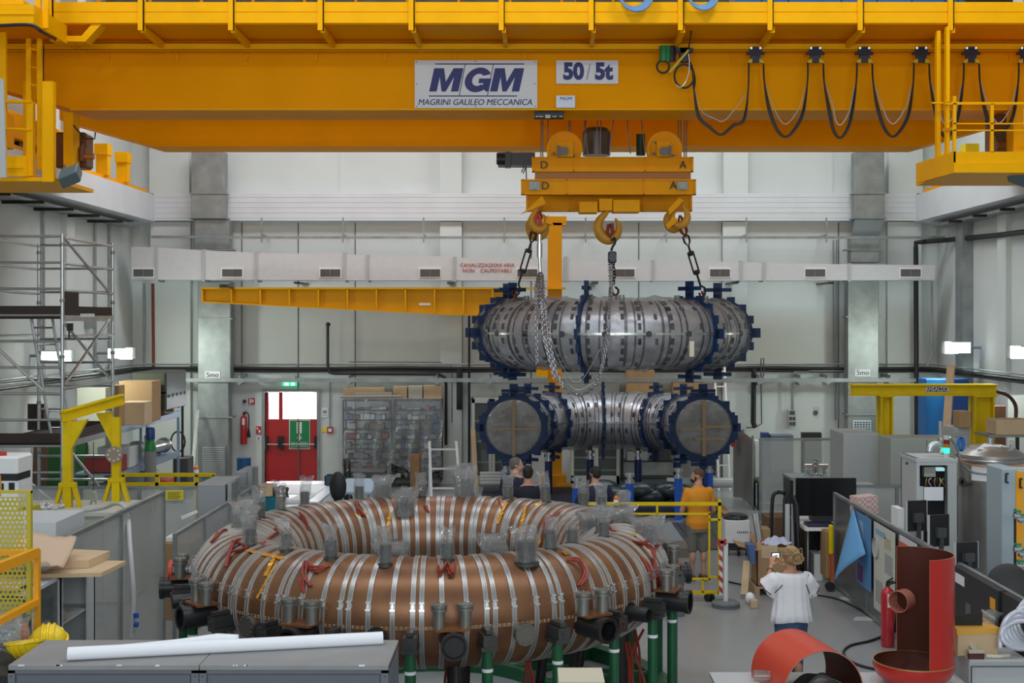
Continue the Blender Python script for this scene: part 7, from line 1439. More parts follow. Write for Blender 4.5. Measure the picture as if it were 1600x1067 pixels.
for px in (1187, 1243): b.box(PX(px, D)-.04, PX(px, D)+.04, D, D+.08, 0, .56); b.box(PX(px, D)-.04, PX(px, D)+.04, D+.7, D+.78, 0, .56)
b.box(PX(1187, D), PX(1243, D), D, D+.06, .46, .56); b.box(PX(1187, D), PX(1243, D), D, D+.06, .08, .14); b.build('frame', BLK, t_, smooth=0)
MB().tube(smoothpath([P(1192, 750, 27.4), P(1205, 740, 27.4), P(1222, 735, 27.4), P(1238, 739, 27.4), P(1250, 745, 27.4)]), .025, 8).tube(smoothpath([P(1192, 752, 27.5), P(1212, 741, 27.5), P(1232, 741, 27.5), P(1246, 747, 27.5)]), .025, 8).build('black_hose', BLK, label='pair of black hoses arching over the low green-topped bench', cat='hose')
cbox(1190, 1202, 28.6, .2, 0, PZ(676, 28.6), mat('blue_frame', (.02, .05, .2), .4), 'narrow blue cabinet end behind the frosted screens', 'steel_cabinet', 'cabinet'); cbox(1254, 1284, 28.6, .2, 0, PZ(676, 28.6), BLK, 'black panel top behind the frosted screens', 'dark_board', 'board'); cbox(1205, 1240, 28.5, .4, 0, PZ(680, 28.5), mat('box_greyblue', (.12, .15, .2), .5), 'dark blue grey machine behind the frosted screens', 'machine', 'machine')
t_ = thing('steel_screen', (PX(1160, 29), 28.6, 0), 'tall folding stainless screen right of the white wall ladder', 'screen'); b = MB(); b.bar((PX(1146, 29.2), 29.2, .8), (PX(1162, 29.0), 29.0, .8), .02, 1.55); b.build('panel', mat('screen_steel', (.33, .33, .32), .35, .5), t_, smooth=0); MB().bar((PX(1162, 29.0), 29.0, .78), (PX(1176, 27.4), 27.4, .78), .02, 1.5).build('panel', MATS['screen_steel'], t_, smooth=0)
for q, dd in ((1162, 29.0), (1176, 27.4)): MB().cyl((PX(q, dd), dd, 0), (PX(q, dd), dd, 1.6), .025, 8).build('post', GALV, t_)
cbox(1143, 1149, 29.0, .1, 1.2, .35, RED, 'red folder hanging beside the stainless screen', 'red_folder', 'folder', ch=0); cbox(1180, 1186, 28.4, .2, .0, PZ(688, 28.4), WHITE, 'narrow white cabinet between stainless and frosted screens', 'narrow_cabinet', 'cabinet')
fence((4.95, 20.4), (XR-1.4, 20.4), 1.45, 'clear panel fence behind the partition crossing to the right', 4)
cbox(1334, 1366, 20.9, .3, 0, PZ(756, 20.9), mat('box_white2', (.55, .56, .56), .5), 'white box with dark slot behind the fence at right', 'instrument_box', 'box')
D = 18.4; t_ = thing('checked_box', P(1350, 805, D), 'pink and white checked box on a stand behind the partition end', 'box'); b = MB(); b.obox(P(1350, 788, D), (Vector((.95, .25, .05)), Vector((-.25, .95, 0)), Vector((-.05, 0, 1))), (.16, .12, .13))
CK = mat('check_pink', (.62, .38, .36), .6); nt = CK.node_tree; ck = nt.nodes.new('ShaderNodeTexChecker'); ck.inputs['Scale'].default_value = 26; ck.inputs['Color1'].default_value = (.62, .3, .27, 1); ck.inputs['Color2'].default_value = (.68, .62, .6, 1); tcn = nt.nodes.new('ShaderNodeTexCoord'); nt.links.new(tcn.outputs['Object'], ck.inputs['Vector']); nt.links.new(ck.outputs['Color'], nt.nodes['Principled BSDF'].inputs['Base Color'])
b.build('carton', CK, t_, smooth=0); MB().box(P(1350, 0, D).x-.15, P(1350, 0, D).x+.15, D-.1, D+.1, 0, PZ(803, D)).build('stand', LGREY, t_, smooth=0)
# wheeled white bin, hand truck, cardboard island
D = 22.0; t_ = thing('wheeled_bin', (PX(1151, D), D, 0), 'white carton on a wheeled dolly topped with a black bag', 'bin'); b = MB(); b.box(PX(1133, D), PX(1172, D), D, D+.42, .22, .62, ch=.01); bb_ = b.build('carton', WHITE, t_, smooth=0); b = MB()
for k in range(6): b.box(PX(1152+k*3, D), PX(1153.5+k*3, D), D-.004, D, .40, .43)
b.build('print_mark', BLK, bb_, smooth=0); MB().box(PX(1132, D), PX(1173, D), D-.02, D+.44, .14, .22).build('dolly', BLK, t_, smooth=0)
for px in (1137, 1155, 1168): MB().cyl((PX(px, D)-.02, D+.05, .07), (PX(px, D)+.02, D+.05, .07), .07, 14).build('caster', BLK, t_)
b = MB(); b.ell((PX(1152, D), D+.2, .65), (.23, .2, .08), 18, 8); b.build('black_bag', mat('bag_black', (.015, .015, .02), .3, bump=1, bscale=12), t_)
D = 20.0; t_ = thing('hand_truck', (PX(1228, D), D, 0), 'black two wheeled hand truck with pale strap behind the woman', 'hand truck'); b = MB()
b.tube(smoothpath([(PX(1206, D), D+.1, .5), P(1206, 800, D+.1), P(1208, 775, D+.1), P(1216, 769, D+.1), P(1226, 771, D)]), .03, 8); b.tube([(PX(1226, D), D, .12), P(1226, 780, D), P(1232, 770, D), P(1240, 780, D), (PX(1244, D), D, .12)], .03, 8); b.tube([(PX(1246, D), D-.15, .1), P(1246, 790, D-.1), P(1240, 775, D)], .028, 8); b.build('frame', BLK, t_)
MB().box(PX(1226, D), PX(1233, D), D-.04, D-.02, .15, PZ(787, D)).build('pale_strap', LGREY, t_, smooth=0); MB().box(PX(1236, D), PX(1243, D), D-.02, D, .15, PZ(787, D)).build('grey_plate', GREY, t_, smooth=0)
for px in (1224, 1246): MB().cyl((PX(px, D)-.03, D, .1), (PX(px, D)+.03, D, .1), .1, 18).build('wheel', BLK, t_)
MB().box(PX(1222, D), PX(1248, D), D-.3, D, .01, .03).build('toe_plate', BKMET, t_, smooth=0)
D = 18.9; t_ = thing('open_carton', (PX(1208, D), D, .13), 'big open cardboard box with raised flap on a pallet before the woman', 'box'); X0, X1 = PX(1183, D), PX(1240, D); b = MB()
b.box(X0, X1, D, D+.012, .13, .66); b.box(X0, X1, D+.5, D+.512, .13, .66); b.box(X0, X0+.012, D, D+.5, .13, .66); b.box(X1-.012, X1, D, D+.5, .13, .66); b.box(X0, X1, D, D+.5, .13, .145); b.prism([(X0, D, .66), (X0-.28, D+.02, .72), (X0-.3, D+.4, .74), (X0, D+.5, .66)], (0, 0, .012)); b.prism([(X0, D, .66), (X1-.02, D, .66), (X1-.1, D+.35, .71), (X0+.05, D+.35, .71)], (0, 0, .012)); b.build('carton', CARD, t_, smooth=0)
b = MB(); pbox(b, 1190, 1215, 852, 872, D-.004, .004); b.build('paper_label', CARDL, t_, smooth=0)
b = MB(); b.box(X0-.05, X1+.05, D-.05, D+.6, .1, .129)
for k in range(3): b.box(X0-.05+k*.28, X0+.03+k*.28, D-.05, D+.6, 0, .1)
b.build('wooden_pallet', MATS['pallet_wood'], label='small wooden pallet under the big open cardboard box', cat='pallet', smooth=0)
b = MB(); N = 12; vs = []
for j in range(N+1):
    for i in range(N+1): f, g = i/N, j/N; vs.append((PX(1196, D)+.42*f, D+.1+.3*g, .73+.09*math.sin(PI*f)*math.sin(PI*g)+.02*math.sin(14*f+5*g)+.02*math.sin(11*g-6*f)))
b.add(vs, [(j*(N+1)+i, j*(N+1)+i+1, (j+1)*(N+1)+i+1, (j+1)*(N+1)+i) for j in range(N) for i in range(N)]); o_ = b.build('crumpled_cloth', mat('cloth_lilac', (.50, .54, .68), .8), label='crumpled pale lilac cloth on the big open cardboard box', cat='cloth', smooth=60); o_.modifiers.new('solid', 'SOLIDIFY').thickness = .012
MB().cyl(P(1193, 880, 19.5), P(1180, 803, 19.75), .06, 20).build('foil_roll', mat('chrome', (.7, .7, .72), .12, .95), label='upright silver foil roll behind the open cardboard box', cat='roll')
cbox(1198, 1238, 20.6, .5, 0, PZ(808, 20.6), mat('carton_dark', (.16, .085, .045), .7), 'dark brown carton behind the open box, left of the hand truck'); cbox(1186, 1204, 20.0, .3, 0, PZ(826, 20.0), CARD, 'small brown carton beside the silver foil roll')
cbox(1191, 1204, 19.45, .15, 0, .72, RED, 'small red item between the foil roll and cloth', 'red_pouch', 'pouch')
MB().prism([P(1169, 852, 18.7), P(1180, 852, 18.7), P(1180, 881, 18.7), P(1174, 881, 18.7)], (0, .3, 0)).build('blue_bin', mat('bin_blue', (.02, .22, .6), .4), label='tapered bright blue bin left of the open cardboard box', cat='bin', smooth=0)
MB().ell((PX(1172, 18.3), 18.3, .085), (.07, .08, .085), 16, 12).build('white_canister', PAPER, label='rounded white canister on the floor by the blue bin', cat='canister'); MB().bar((PX(1163, 18.6), 18.6, .06), (PX(1167, 18.9), 18.9, .5), .1, .06).build('wood_offcut', CARDL, label='leaning wood offcut left of the white canister', cat='wood', smooth=0); cbox(1173, 1184, 18.0, .12, 0, .12, CARDL, 'small wooden block on the floor in front of the blue bin', 'wood_block', 'wood')
# barrier, tape post and cables on the floor
D = 18.45; yb = thing('rolling_barrier', (PX(1115, D), D, 0), 'yellow rolling barrier between the copper torus and orange-shirt man', 'barrier'); z = lambda y: PZ(y, D)
for y, xa, xb, th in ((787.5, 908, 1127, 2.6), (803, 975, 1110, 1.4), (812, 1108, 1125, 1.5), (905, 1040, 1110, 1.5), (902, 1110, 1126, 1.5), (926, 1040, 1126, 2.6)): MB().box(PX(xa, D), PX(xb, D), D, D+.045, z(y+th), z(y-th)).build('rail', GY, yb, smooth=0)
for px, y0, y1, th in ((1124.5, 780, 928, 2.6), (1108.5, 800, 910, 1.4), (1098, 905, 926, 1.4), (1027, 790, 803, 1.6), (915, 778, 800, 2), (965, 790, 812, 1.5)): MB().box(PX(px-th, D), PX(px+th, D), D, D+.045, z(y1), z(y0)).build('post', GY, yb, smooth=0)
for px in (1104, 1110): MB().cyl((PX(px, D), D+.0, .06), (PX(px, D)+.03, D+.02, .06), .058, 16).build('caster', BLK, yb)
MB().box(PX(1102, D), PX(1114, D), D, D+.045, .1, z(928)).build('caster_fork', GY, yb, smooth=0)
MB().box(PX(912, D), PX(922, D), D+.0, D+.045, 0, .9).build('far_leg', GY, yb, smooth=0)
t_ = thing('barrier_lamp', P(963, 783, D), 'small orange warning lamp on the rolling yellow barrier', 'lamp'); MB().cyl((PX(963, D), D+.02, z(785)), (PX(963, D), D+.02, z(781)), .04).build('base', PAPER, t_); MB().lathe((PX(963, D), D+.02, z(781)), [(.035, 0), (.035, .04), (0, .07)], 14).build('lens', MATS['lens_orange'], t_)
D = 18.1; x = PX(1134, D); t_ = thing('tape_post', (x, D, 0), 'white post on a round grey base with red white barrier tape', 'post'); MB().cyl((x, D, .08), (x, D, PZ(850, D)), .035, 16).build('pole', WHITE, t_); MB().lathe((x, D, 0), [(0, 0), (.2, 0), (.2, .03), (.185, .035), (.2, .04), (.2, .07), (.17, .09), (0, .09)], 32).build('round_base', mat('base_grey', (.16, .17, .18), .6), t_)
ST = mat('tape_stripe', (.6, .1, .08), .5); nt = ST.node_tree; wv = nt.nodes.new('ShaderNodeTexWave'); wv.inputs['Scale'].default_value = 4.2; wv.bands_direction = 'DIAGONAL'; rp = nt.nodes.new('ShaderNodeValToRGB'); rp.color_ramp.interpolation = 'CONSTANT'; rp.color_ramp.elements[0].color = (.5, .04, .03, 1); rp.color_ramp.elements[1].position = .5; rp.color_ramp.elements[1].color = (.75, .72, .7, 1); tcn = nt.nodes.new('ShaderNodeTexCoord'); nt.links.new(tcn.outputs['Object'], wv.inputs['Vector']); nt.links.new(wv.outputs['Fac'], rp.inputs['Fac']); nt.links.new(rp.outputs['Color'], nt.nodes['Principled BSDF'].inputs['Base Color'])
b = MB(); b.box(x-.10, x-.05, D-.03, D-.02, .18, PZ(845, D)); b.build('tape', ST, t_, smooth=0); b = MB(); b.obox((x-.06, D-.04, PZ(846, D)), ((1, 0, .5), (0, 1, 0), (-.5, 0, 1)), (.07, .015, .02)); b.obox((x-.06, D-.04, PZ(846, D)), ((1, 0, -.5), (0, 1, 0), (.5, 0, 1)), (.07, .015, .02)); b.build('knot', RED, t_, smooth=0)
def fl(px, py): return (PX(px, FD(py)), FD(py), .016)
MB().tube(smoothpath([fl(1128, 908), fl(1160, 915), fl(1200, 921), fl(1240, 925), fl(1270, 930), fl(1310, 938), fl(1345, 955), fl(1362, 967), fl(1380, 972)]), .013, 6).build('floor_cable', BLK, label='dark cable crossing the floor behind the woman to the partition', cat='cable')
MB().tube(smoothpath([fl(1388, 992), fl(1360, 1003), fl(1330, 1010), fl(1318, 1020), fl(1325, 1032), fl(1345, 1042), fl(1375, 1049)]), .016, 6).build('floor_cable', BLK, label='black cable looping on the floor at the extinguisher', cat='cable')
for k, (px, py, l_) in enumerate(((1312, 913, 'flat white plate on the floor at the far partition foot'), (1330, 938, 'flat white plate on the floor by the middle partition foot'), (1355, 970, 'flat white plate on the floor near the extinguisher'))): q = fl(px, py); MB().prism([(q[0]-.2, q[1], .002), (q[0]+.2, q[1]-.05, .002), (q[0]+.22, q[1]+.2, .002), (q[0]-.1, q[1]+.2, .002)], (0, 0, .008)).build('floor_plate', LGREY, label=l_, cat='plate', smooth=0)
q = fl(1387, 1010); extinguisher((q[0], q[1], 0), .82, .082, 'tall red fire extinguisher on the floor beside the red vessel', nozzle=1)
MB().cyl((PX(1055, 17.6), 17.6, 0), (PX(1055, 17.6), 17.6, .35), .13, 24).build('grey_bucket', mat('bucket_grey', (.17, .18, .22), .5), label='grey bucket on the floor behind the torus stand', cat='bucket'); MB().box(PX(1022, 17.3), PX(1036, 17.3), 17.3, 17.7, 0, .22).build('cardboard_box', CARD, label='small brown box on the floor behind the right torus posts', cat='box', smooth=0)
# ---------------------------------------------------------------- people
def cap_(b, p0, p1, r0, r1, n_=14):
    p0 = Vector(p0); p1 = Vector(p1); b.cyl(p0, p1, r0, n_, r2=r1); b.ell(p0, r0, n_, 8); b.ell(p1, r1, n_, 8)
def hand(b, w_, d, nrm, curl, sc_=1.0, side=1):
    """palm + four fingers + side thumb; w_ wrist, d pointing direction, nrm palm normal"""
    w_ = Vector(w_); d = Vector(d).normalized(); nrm = Vector(nrm); nrm = (nrm-d*nrm.dot(d)).normalized(); s_ = d.cross(nrm).normalized()*side
    for k in range(4):
        o = (k-1.5)*.019*sc_; cap_(b, w_+d*.01, w_+d*.085*sc_+s_*o, .017*sc_, .0115*sc_, 10)
        p = w_+d*.085*sc_+s_*o*1.08; L = (.040, .047, .044, .034)[k]*sc_; ang = 0; dd = d
        for j, f in enumerate((1, .72, .58)):
            ang = curl*(j+1)*.9+.06*k; dd = d*math.cos(ang)+nrm*math.sin(ang); q = p+dd*L*f; cap_(b, p, q, (.0098-.0008*j)*sc_, (.0092-.0009*j)*sc_, 8); p = q
    t0 = w_+d*.025*sc_-s_*.026*sc_; t1 = t0+(d*.55-s_*.65+nrm*.35).normalized()*.042*sc_; t2 = t1+(d*.8-s_*.1+nrm*.6).normalized()*.034*sc_
    cap_(b, t0, t1, .014*sc_, .011*sc_, 8); cap_(b, t1, t2, .011*sc_, .009*sc_, 8)
def rem(o, vx, sm=4):
    r = o.modifiers.new('remesh', 'REMESH'); r.mode = 'VOXEL'; r.voxel_size = vx; r.use_smooth_shade = True
    s_ = o.modifiers.new('smooth', 'SMOOTH'); s_.factor = .5; s_.iterations = sm; return o
def human(loc, rz, h, label, skin, arms, yaw=0, fem=False, vx=.011, legs=((-.09, 0), (.09, 0)), hair=None, shirt=None, trousers=None, sleeve=.45, shirt_z=(.46, .835), shorts=None, shoes=BKMET, beard=None, pitch=0, neck_collar=None):
    t_ = thing('person', loc, label, 'person', rz=rz); k = h; b = MB(); w_ = .9 if fem else 1.0
    tors = [(.47, .088, .066), (.52, .096, .072), (.58, .086 if not fem else .082, .062), (.63, .084 if not fem else .074, .06), (.70, .098, .066), (.76, .108, .066), (.80, .102, .058), (.825, .07, .045), (.85, .038, .038), (.875, .034, .036)]
    b.loft([((0, 0, z*k), rx*k*w_, ry*k) for z, rx, ry in tors], 24)
    # head
    hh = k/7.5; hc = Vector((0, .012*k, k-hh*.5)); cy, sy = math.cos(yaw), math.sin(yaw)
    def hp(x, y, z):
        y2, z2 = y*math.cos(pitch)-z*math.sin(pitch), y*math.sin(pitch)+z*math.cos(pitch); return hc+Vector((x*cy-y2*sy, x*sy+y2*cy, z2))
    hd = (Vector((cy, sy, 0)), Vector((-sy, cy, 0)), Vector((0, 0, 1)))
    b.ell(hp(0, -.008, hh*.1), (hh*.335, hh*.415, hh*.40), 20, 14, hd); b.ell(hp(0, .028, -hh*.17), (hh*.27, hh*.30, hh*.32), 16, 12, hd); b.ell(hp(0, .062, -hh*.36), (hh*.13, hh*.13, hh*.11), 12, 8, hd)
    b.ell(hp(0, hh*.425, -hh*.08), (hh*.05, hh*.07, hh*.10), 10, 8, hd); b.ell(hp(0, hh*.46, -hh*.13), (hh*.065, hh*.06, hh*.045), 10, 8, hd)
    b.ell(hp(0, hh*.39, -hh*.245), (hh*.105, hh*.05, hh*.035), 10, 8, hd); b.ell(hp(0, hh*.36, hh*.06), (hh*.2, hh*.06, hh*.05), 12, 8, hd)
    for s_ in (-1, 1): b.ell(hp(s_*hh*.335, -.004, -hh*.04), (hh*.035, hh*.075, hh*.12), 10, 8, hd)
    b.cyl((0, -.005, .82*k), hp(0, -.012, -hh*.3), .034*k, 16)
    # legs
    for i, (lx, ly) in enumerate(legs):
        hip = Vector((.052*k*(1 if lx > 0 else -1), 0, .50*k)); kn = Vector((lx*.9, ly*.5+.015, .275*k)); an = Vector((lx, ly, .045*k))
        cap_(b, hip, kn, .052*k, .031*k); cap_(b, kn, an, .031*k, .020*k); b.ell((kn.x+(an.x-kn.x)*.3, kn.y-.012*k, .21*k), (.030*k, .033*k, .065*k), 12, 8)
        cap_(b, (lx, ly-.02, .022*k), (lx, ly+.10, .018*k), .02*k, .016*k)
    for i, (sh, el, wr, d, nrm, curl) in enumerate(arms):
        cap_(b, sh, el, .030*k*w_, .023*k*w_); cap_(b, el, wr, .023*k*w_, .0145*k*w_); e_ = Vector(el).lerp(Vector(wr), .3); b.ell(e_, .024*k*w_, 10, 8); hand(b, wr, d, nrm, curl, k/1.75, 1 if i == 0 else -1)
    rem(b.build('body', skin, t_, world=False), vx)
    # eyes
    b = MB()
    for s_ in (-1, 1): b.ell(hp(s_*hh*.14, hh*.37, hh*.0), (.012, .006, .007), 10, 6, hd)
    b.build('eyes', PAPER, t_, world=False); b = MB()
    for s_ in (-1, 1): b.ell(hp(s_*hh*.14, hh*.388, hh*.0), .0055, 8, 6)
    b.build('pupils', BLK, t_, world=False)
    # hair
    if hair:
        m, lng = hair; b = MB(); b.ell(hp(0, -.016, hh*.15), (hh*.35, hh*.405, hh*.372), 20, 14, hd); b.ell(hp(0, -.05, -hh*.02), (hh*.32, hh*.26, hh*.30), 16, 12, hd)
        for s_ in (-1, 1): b.ell(hp(s_*hh*.30, .0, hh*.10), (hh*.06, hh*.16, hh*.16), 10, 8, hd)
        o = rem(b.build('hair', m, t_, world=False), .008, 3)
    if beard:
        b = MB(); b.ell(hp(0, .06, -hh*.33), (hh*.22, hh*.25, hh*.17), 14, 10, hd); b.ell(hp(0, hh*.36, -hh*.30), (hh*.13, hh*.08, hh*.10), 12, 8, hd)
        for s_ in (-1, 1): b.ell(hp(s_*hh*.25, .03, -hh*.17), (hh*.05, hh*.10, hh*.18), 10, 8, hd)
        rem(b.build('beard', beard, t_, world=False), .008, 3)
    if shirt:
        b = MB(); secs = [(z, rx*1.13+.004, ry*1.2+.004) for z, rx, ry in tors if shirt_z[0] <= z <= shirt_z[1]]
        secs = [(shirt_z[0], .101, .082)]+secs
        b.loft([((0, 0, z*k), rx*k*w_, ry*k) for z, rx, ry in secs], 26); b.ell((0, -.01, .825*k), (.06*k, .045*k, .02*k), 16, 8)
        for sh, el, wr, d, nrm, curl in arms:
            sh, el = Vector(sh), Vector(el); e2 = sh.lerp(el, sleeve*1.6 if sleeve < 1 else 1); cap_(b, sh, e2, .039*k, .034*k); dd = (e2-sh).normalized(); b.cyl(e2-dd*.02, e2+dd*.03, .034*k, 16, r2=.036*k)
        rem(b.build('shirt', shirt, t_, world=False), .012, 4)
    zl = .05 if not shorts else .265
    if trousers:
        b = MB(); b.loft([((0, 0, z*k), rx*k*w_, ry*k) for z, rx, ry in ((.43, .095, .08), (.47, .1, .078), (.52, .102, .077), (.555, .092, .068))], 24)
        for lx, ly in legs:
            hip = Vector((.052*k*(1 if lx > 0 else -1), 0, .49*k)); kn = Vector((lx*.9, ly*.5+.015, .275*k)); an = Vector((lx, ly, .05*k)); cap_(b, hip, kn, .060*k, .043*k)
            if not shorts: cap_(b, kn, an, .041*k, .032*k)
        rem(b.build('shorts' if shorts else 'trousers', trousers, t_, world=False), .013, 3)
    b = MB()
    for lx, ly in legs: cap_(b, (lx, ly-.035, .026*k), (lx, ly+.13, .022*k), .027*k, .022*k); b.box(lx-.045, lx+.045, ly-.09, ly+.17, 0, .025, ch=.008)
    rem(b.build('shoes', shoes, t_, world=False), .012, 2)
    return t_, hp, hh
NVY = mat('shirt_navy', (.010, .015, .045), .8, bump=.2, bscale=8); NVY2 = mat('shirt_darknavy', (.007, .008, .020), .8, bump=.2, bscale=8)
def std_arms(k, fwd=.28, dx=.03):
    o = []
    for s_ in (-1, 1): sh = (s_*.105*k, 0, .795*k); el = (s_*(.125*k+dx), -.01, .62*k); wr = (s_*(.07*k), fwd, .60*k); o.append((sh, el, wr, (-s_*.5, .8, 0), (0, 0, -1), .35))
    return o
def hang_arms(k):
    o = []
    for s_ in (-1, 1): sh = (s_*.105*k, 0, .795*k); el = (s_*.145*k, -.02, .62*k); wr = (s_*.15*k, .05, .475*k); o.append((sh, el, wr, (0, .15, -1), (-s_, 0, 0), .3))
    return o
# man in the orange polo shirt
k = 1.76; D = 20.0
arm_o = [((-.105*k, 0, .795*k), (-.15*k, .03, .62*k), (-.05*k, .24, .66*k), (.7, .6, .1), (0, -1, 0), .4), ((.105*k, 0, .795*k), (.155*k, .02, .62*k), (.15*k, .20, .55*k), (-.2, .9, -.3), (-1, 0, 0), .5)]
t_, hp, hh = human((PX(1091, D), D, 0), .25, k, 'man in orange polo shirt and grey shorts standing by the yellow barrier', SKIN, arm_o, yaw=1.15, shirt=mat('polo_orange', (.72, .27, .012), .75, bump=.15, bscale=9), trousers=mat('shorts_grey', (.17, .16, .14), .8), shorts=True, shoes=mat('shoe_brown', (.07, .05, .03), .6), beard=mat('beard_dark', (.02, .014, .01), .8), sleeve=.38, legs=((-.10, .02), (.09, -.02)))
b = MB(); b.ell(hp(0, -.012, hh*.13), (hh*.343, hh*.412, hh*.385), 18, 12, (Vector((math.cos(1.15), math.sin(1.15), 0)), Vector((-math.sin(1.15), math.cos(1.15), 0)), Vector((0, 0, 1)))); b.build('stubble_hair', mat('stubble', (.10, .05, .035), .8), t_, world=False)
b = MB(); b.tube([(0, .02*k, .845*k)]+[], .01) if False else b.lathe((0, -.004, .825*k), [(.045*k, 0), (.041*k, .022*k), (.036*k, .022*k)], 20); b.build('collar', MATS['polo_orange'], t_, world=False)
# three men in navy
k = 1.87; D = 20.6
a_ = std_arms(k)
human((PX(805.5, D), D, 0), -.5, k, 'grey-haired man in navy t-shirt, in profile looking right', SKIN2, a_, yaw=-.95, hair=(mat('hair_grey', (.13, .12, .12), .8), 0), shirt=NVY, trousers=NVY2, beard=None, sleeve=.4)
k = 1.83; D = 19.75
human((PX(825, D), D, 0), .1, k, 'black-haired man in black t-shirt, seen from behind, left of the orange mast', SKIN, std_arms(k), yaw=-.15, hair=(mat('hair_black', (.012, .010, .010), .7), 0), shirt=NVY2, trousers=NVY2, sleeve=.42)
k = 1.78; D = 20.1
t_, hp, hh = human((PX(930, D), D, 0), .15, k, 'dark-haired man in navy t-shirt with pale lanyard, seen from behind', SKIN, [((-.105*k, 0, .795*k), (-.17*k, .02, .63*k), (-.13*k, .25, .58*k), (0, 1, -.2), (0, 0, -1), .4), ((.105*k, 0, .795*k), (.19*k, .03, .645*k), (.14*k, .27, .58*k), (0, 1, 0), (0, 0, -1), .4)], yaw=.5, hair=(mat('hair_black2', (.016, .013, .012), .7), 0), shirt=NVY, trousers=NVY2, sleeve=.42, beard=MATS['beard_dark'])
b = MB(); b.lathe((0, -.006, .838*k), [(.044*k, 0), (.042*k, .012*k), (.038*k, .012*k)], 22); b.build('lanyard', mat('lanyard_pink', (.6, .45, .45), .6), t_, world=False)
# woman taking a photograph
k = 1.66; D = 13.65; cx_ = PX(1236, D); rz_ = .12
BLO = mat('blouse_white', (.74, .73, .76), .8, bump=.35, bscale=14); DR = mat('trim_darkred', (.09, .012, .025), .7)
L_el = (-.255, .06, 1.20); L_wr = (-.135, .27, 1.40); R_el = (.235, .10, 1.17); R_wr = (.055, .31, 1.38)
arm_w = [((-.155, 0, 1.30), L_el, L_wr, (.35, .45, 1.0), (.75, .65, -.3), .42), ((.155, 0, 1.30), R_el, R_wr, (-.55, .3, 1.0), (-.8, .6, -.2), .42)]
t_, hp, hh = human((cx_, D, 0), rz_, k, 'blonde woman in white blouse and jeans photographing the hall, seen from behind', mat('skin_tan', (.50, .24, .14), .5), arm_w, fem=True, vx=.0065, trousers=mat('jeans_blue', (.05, .10, .20), .8, noise=.4, nscale=8), legs=((-.085, .0), (.09, .05)), yaw=.08)
# blouse: pleated, off the shoulders, flared hem
b = MB(); rings = [(1.385, .145, .085), (1.37, .185, .105), (1.33, .20, .12), (1.25, .195, .125), (1.15, .19, .125), (1.05, .20, .135), (.95, .215, .145), (.87, .232, .155), (.865, .225, .15), (.95, .20, .13), (1.2, .175, .11)]
N = 72; vs = []
for j, (z, rx, ry) in enumerate(rings):
    f = min(1, j/7)
    for i in range(N): q = 2*PI*i/N; w2 = 1+(.022*math.sin(14*q)+.015*math.sin(9*q+1.3*z*4))*(.4+f); vs.append((rx*w2*math.cos(q), ry*w2*math.sin(q), z+(.012*math.sin(3*q) if 5 < j < 9 else 0)))
b.add(vs, [(j*N+i, j*N+(i+1) % N, (j+1)*N+(i+1) % N, (j+1)*N+i) for j in range(len(rings)-1) for i in range(N)]); b.build('blouse', BLO, t_, world=False, smooth=70)
for s_, el in ((-1, L_el), (1, R_el)):
    sh = Vector((s_*.15, 0, 1.325)); el = Vector(el); ax = (el-sh); b = MB(); N2 = 28; vs = []; d, a, u = frame(ax)
    prof = [(-.12, .055), (.0, .085), (.25, .095), (.5, .098), (.75, .105), (1.0, .118), (1.02, .112), (.9, .09)]
    for j, (f, r) in enumerate(prof):
        for i in range(N2): q = 2*PI*i/N2; rr = r*(1+.05*math.sin(7*q+j)*min(1, j/3)); vs.append(sh+ax*f*.88+a*rr*math.cos(q)+u*rr*math.sin(q)+Vector((0, 0, -.03*f*(1 if math.sin(q) < 0 else 0))))
    b.add(vs, [(j*N2+i, j*N2+(i+1) % N2, (j+1)*N2+(i+1) % N2, (j+1)*N2+i) for j in range(len(prof)-1) for i in range(N2)]); sl_ = b.build('sleeve', BLO, t_, world=False, smooth=70)
    b = MB(); b.tube([sh+ax*.89+a*.119*math.cos(q*PI/10)+u*.119*math.sin(q*PI/10) for q in range(20)], .006, 6, closed=True)
    b.tube([sh+ax*f*.88-u*(.098+.012*f)*.55-Vector((0, .095, 0))*.92 for f in (.15, .4, .65, .95)], .005, 6); b.build('sleeve_trim', DR, sl_, world=False)
HB = mat('hair_blonde', (.50, .32, .15), .6, noise=.45, nscale=25, bump=.6, bscale=60)
b = MB(); b.ell(hp(0, -.02, hh*.14), (hh*.40, hh*.46, hh*.42), 20, 14); b.ell(hp(0, -.06, -hh*.10), (hh*.34, hh*.30, hh*.30), 16, 12); b.ell(hp(.01, -.125, .02), (.062, .05, .055), 14, 10); b.ell(hp(.03, -.11, -.02), (.05, .05, .05), 12, 8); b.ell(hp(-.025, -.12, -.01), (.05, .04, .05), 12, 8)
hr = rem(b.build('hair', HB, t_, world=False), .007, 2)
b = MB(); r2 = random.Random(5)
for j in range(90):
    q = r2.uniform(0, 2*PI); e = r2.uniform(-.4, 1.2); o = Vector((.42*hh*math.cos(q)*math.cos(e*.9), .46*hh*math.sin(q)*math.cos(e*.9)-.02, .44*hh*math.sin(e)+.02)); p0 = hp(*o); tgt = hp(.01+r2.uniform(-.04, .04), -.15+r2.uniform(-.02, .02), r2.uniform(-.04, .05))
    mid = p0.lerp(tgt, .5); mid = hp(0, 0, 0)+(mid-hp(0, 0, 0))*1.12+Vector((r2.uniform(-.02, .02), -.02, r2.uniform(-.01, .03))); b.tube(smoothpath([p0, mid, tgt], 4), .0035, 4)
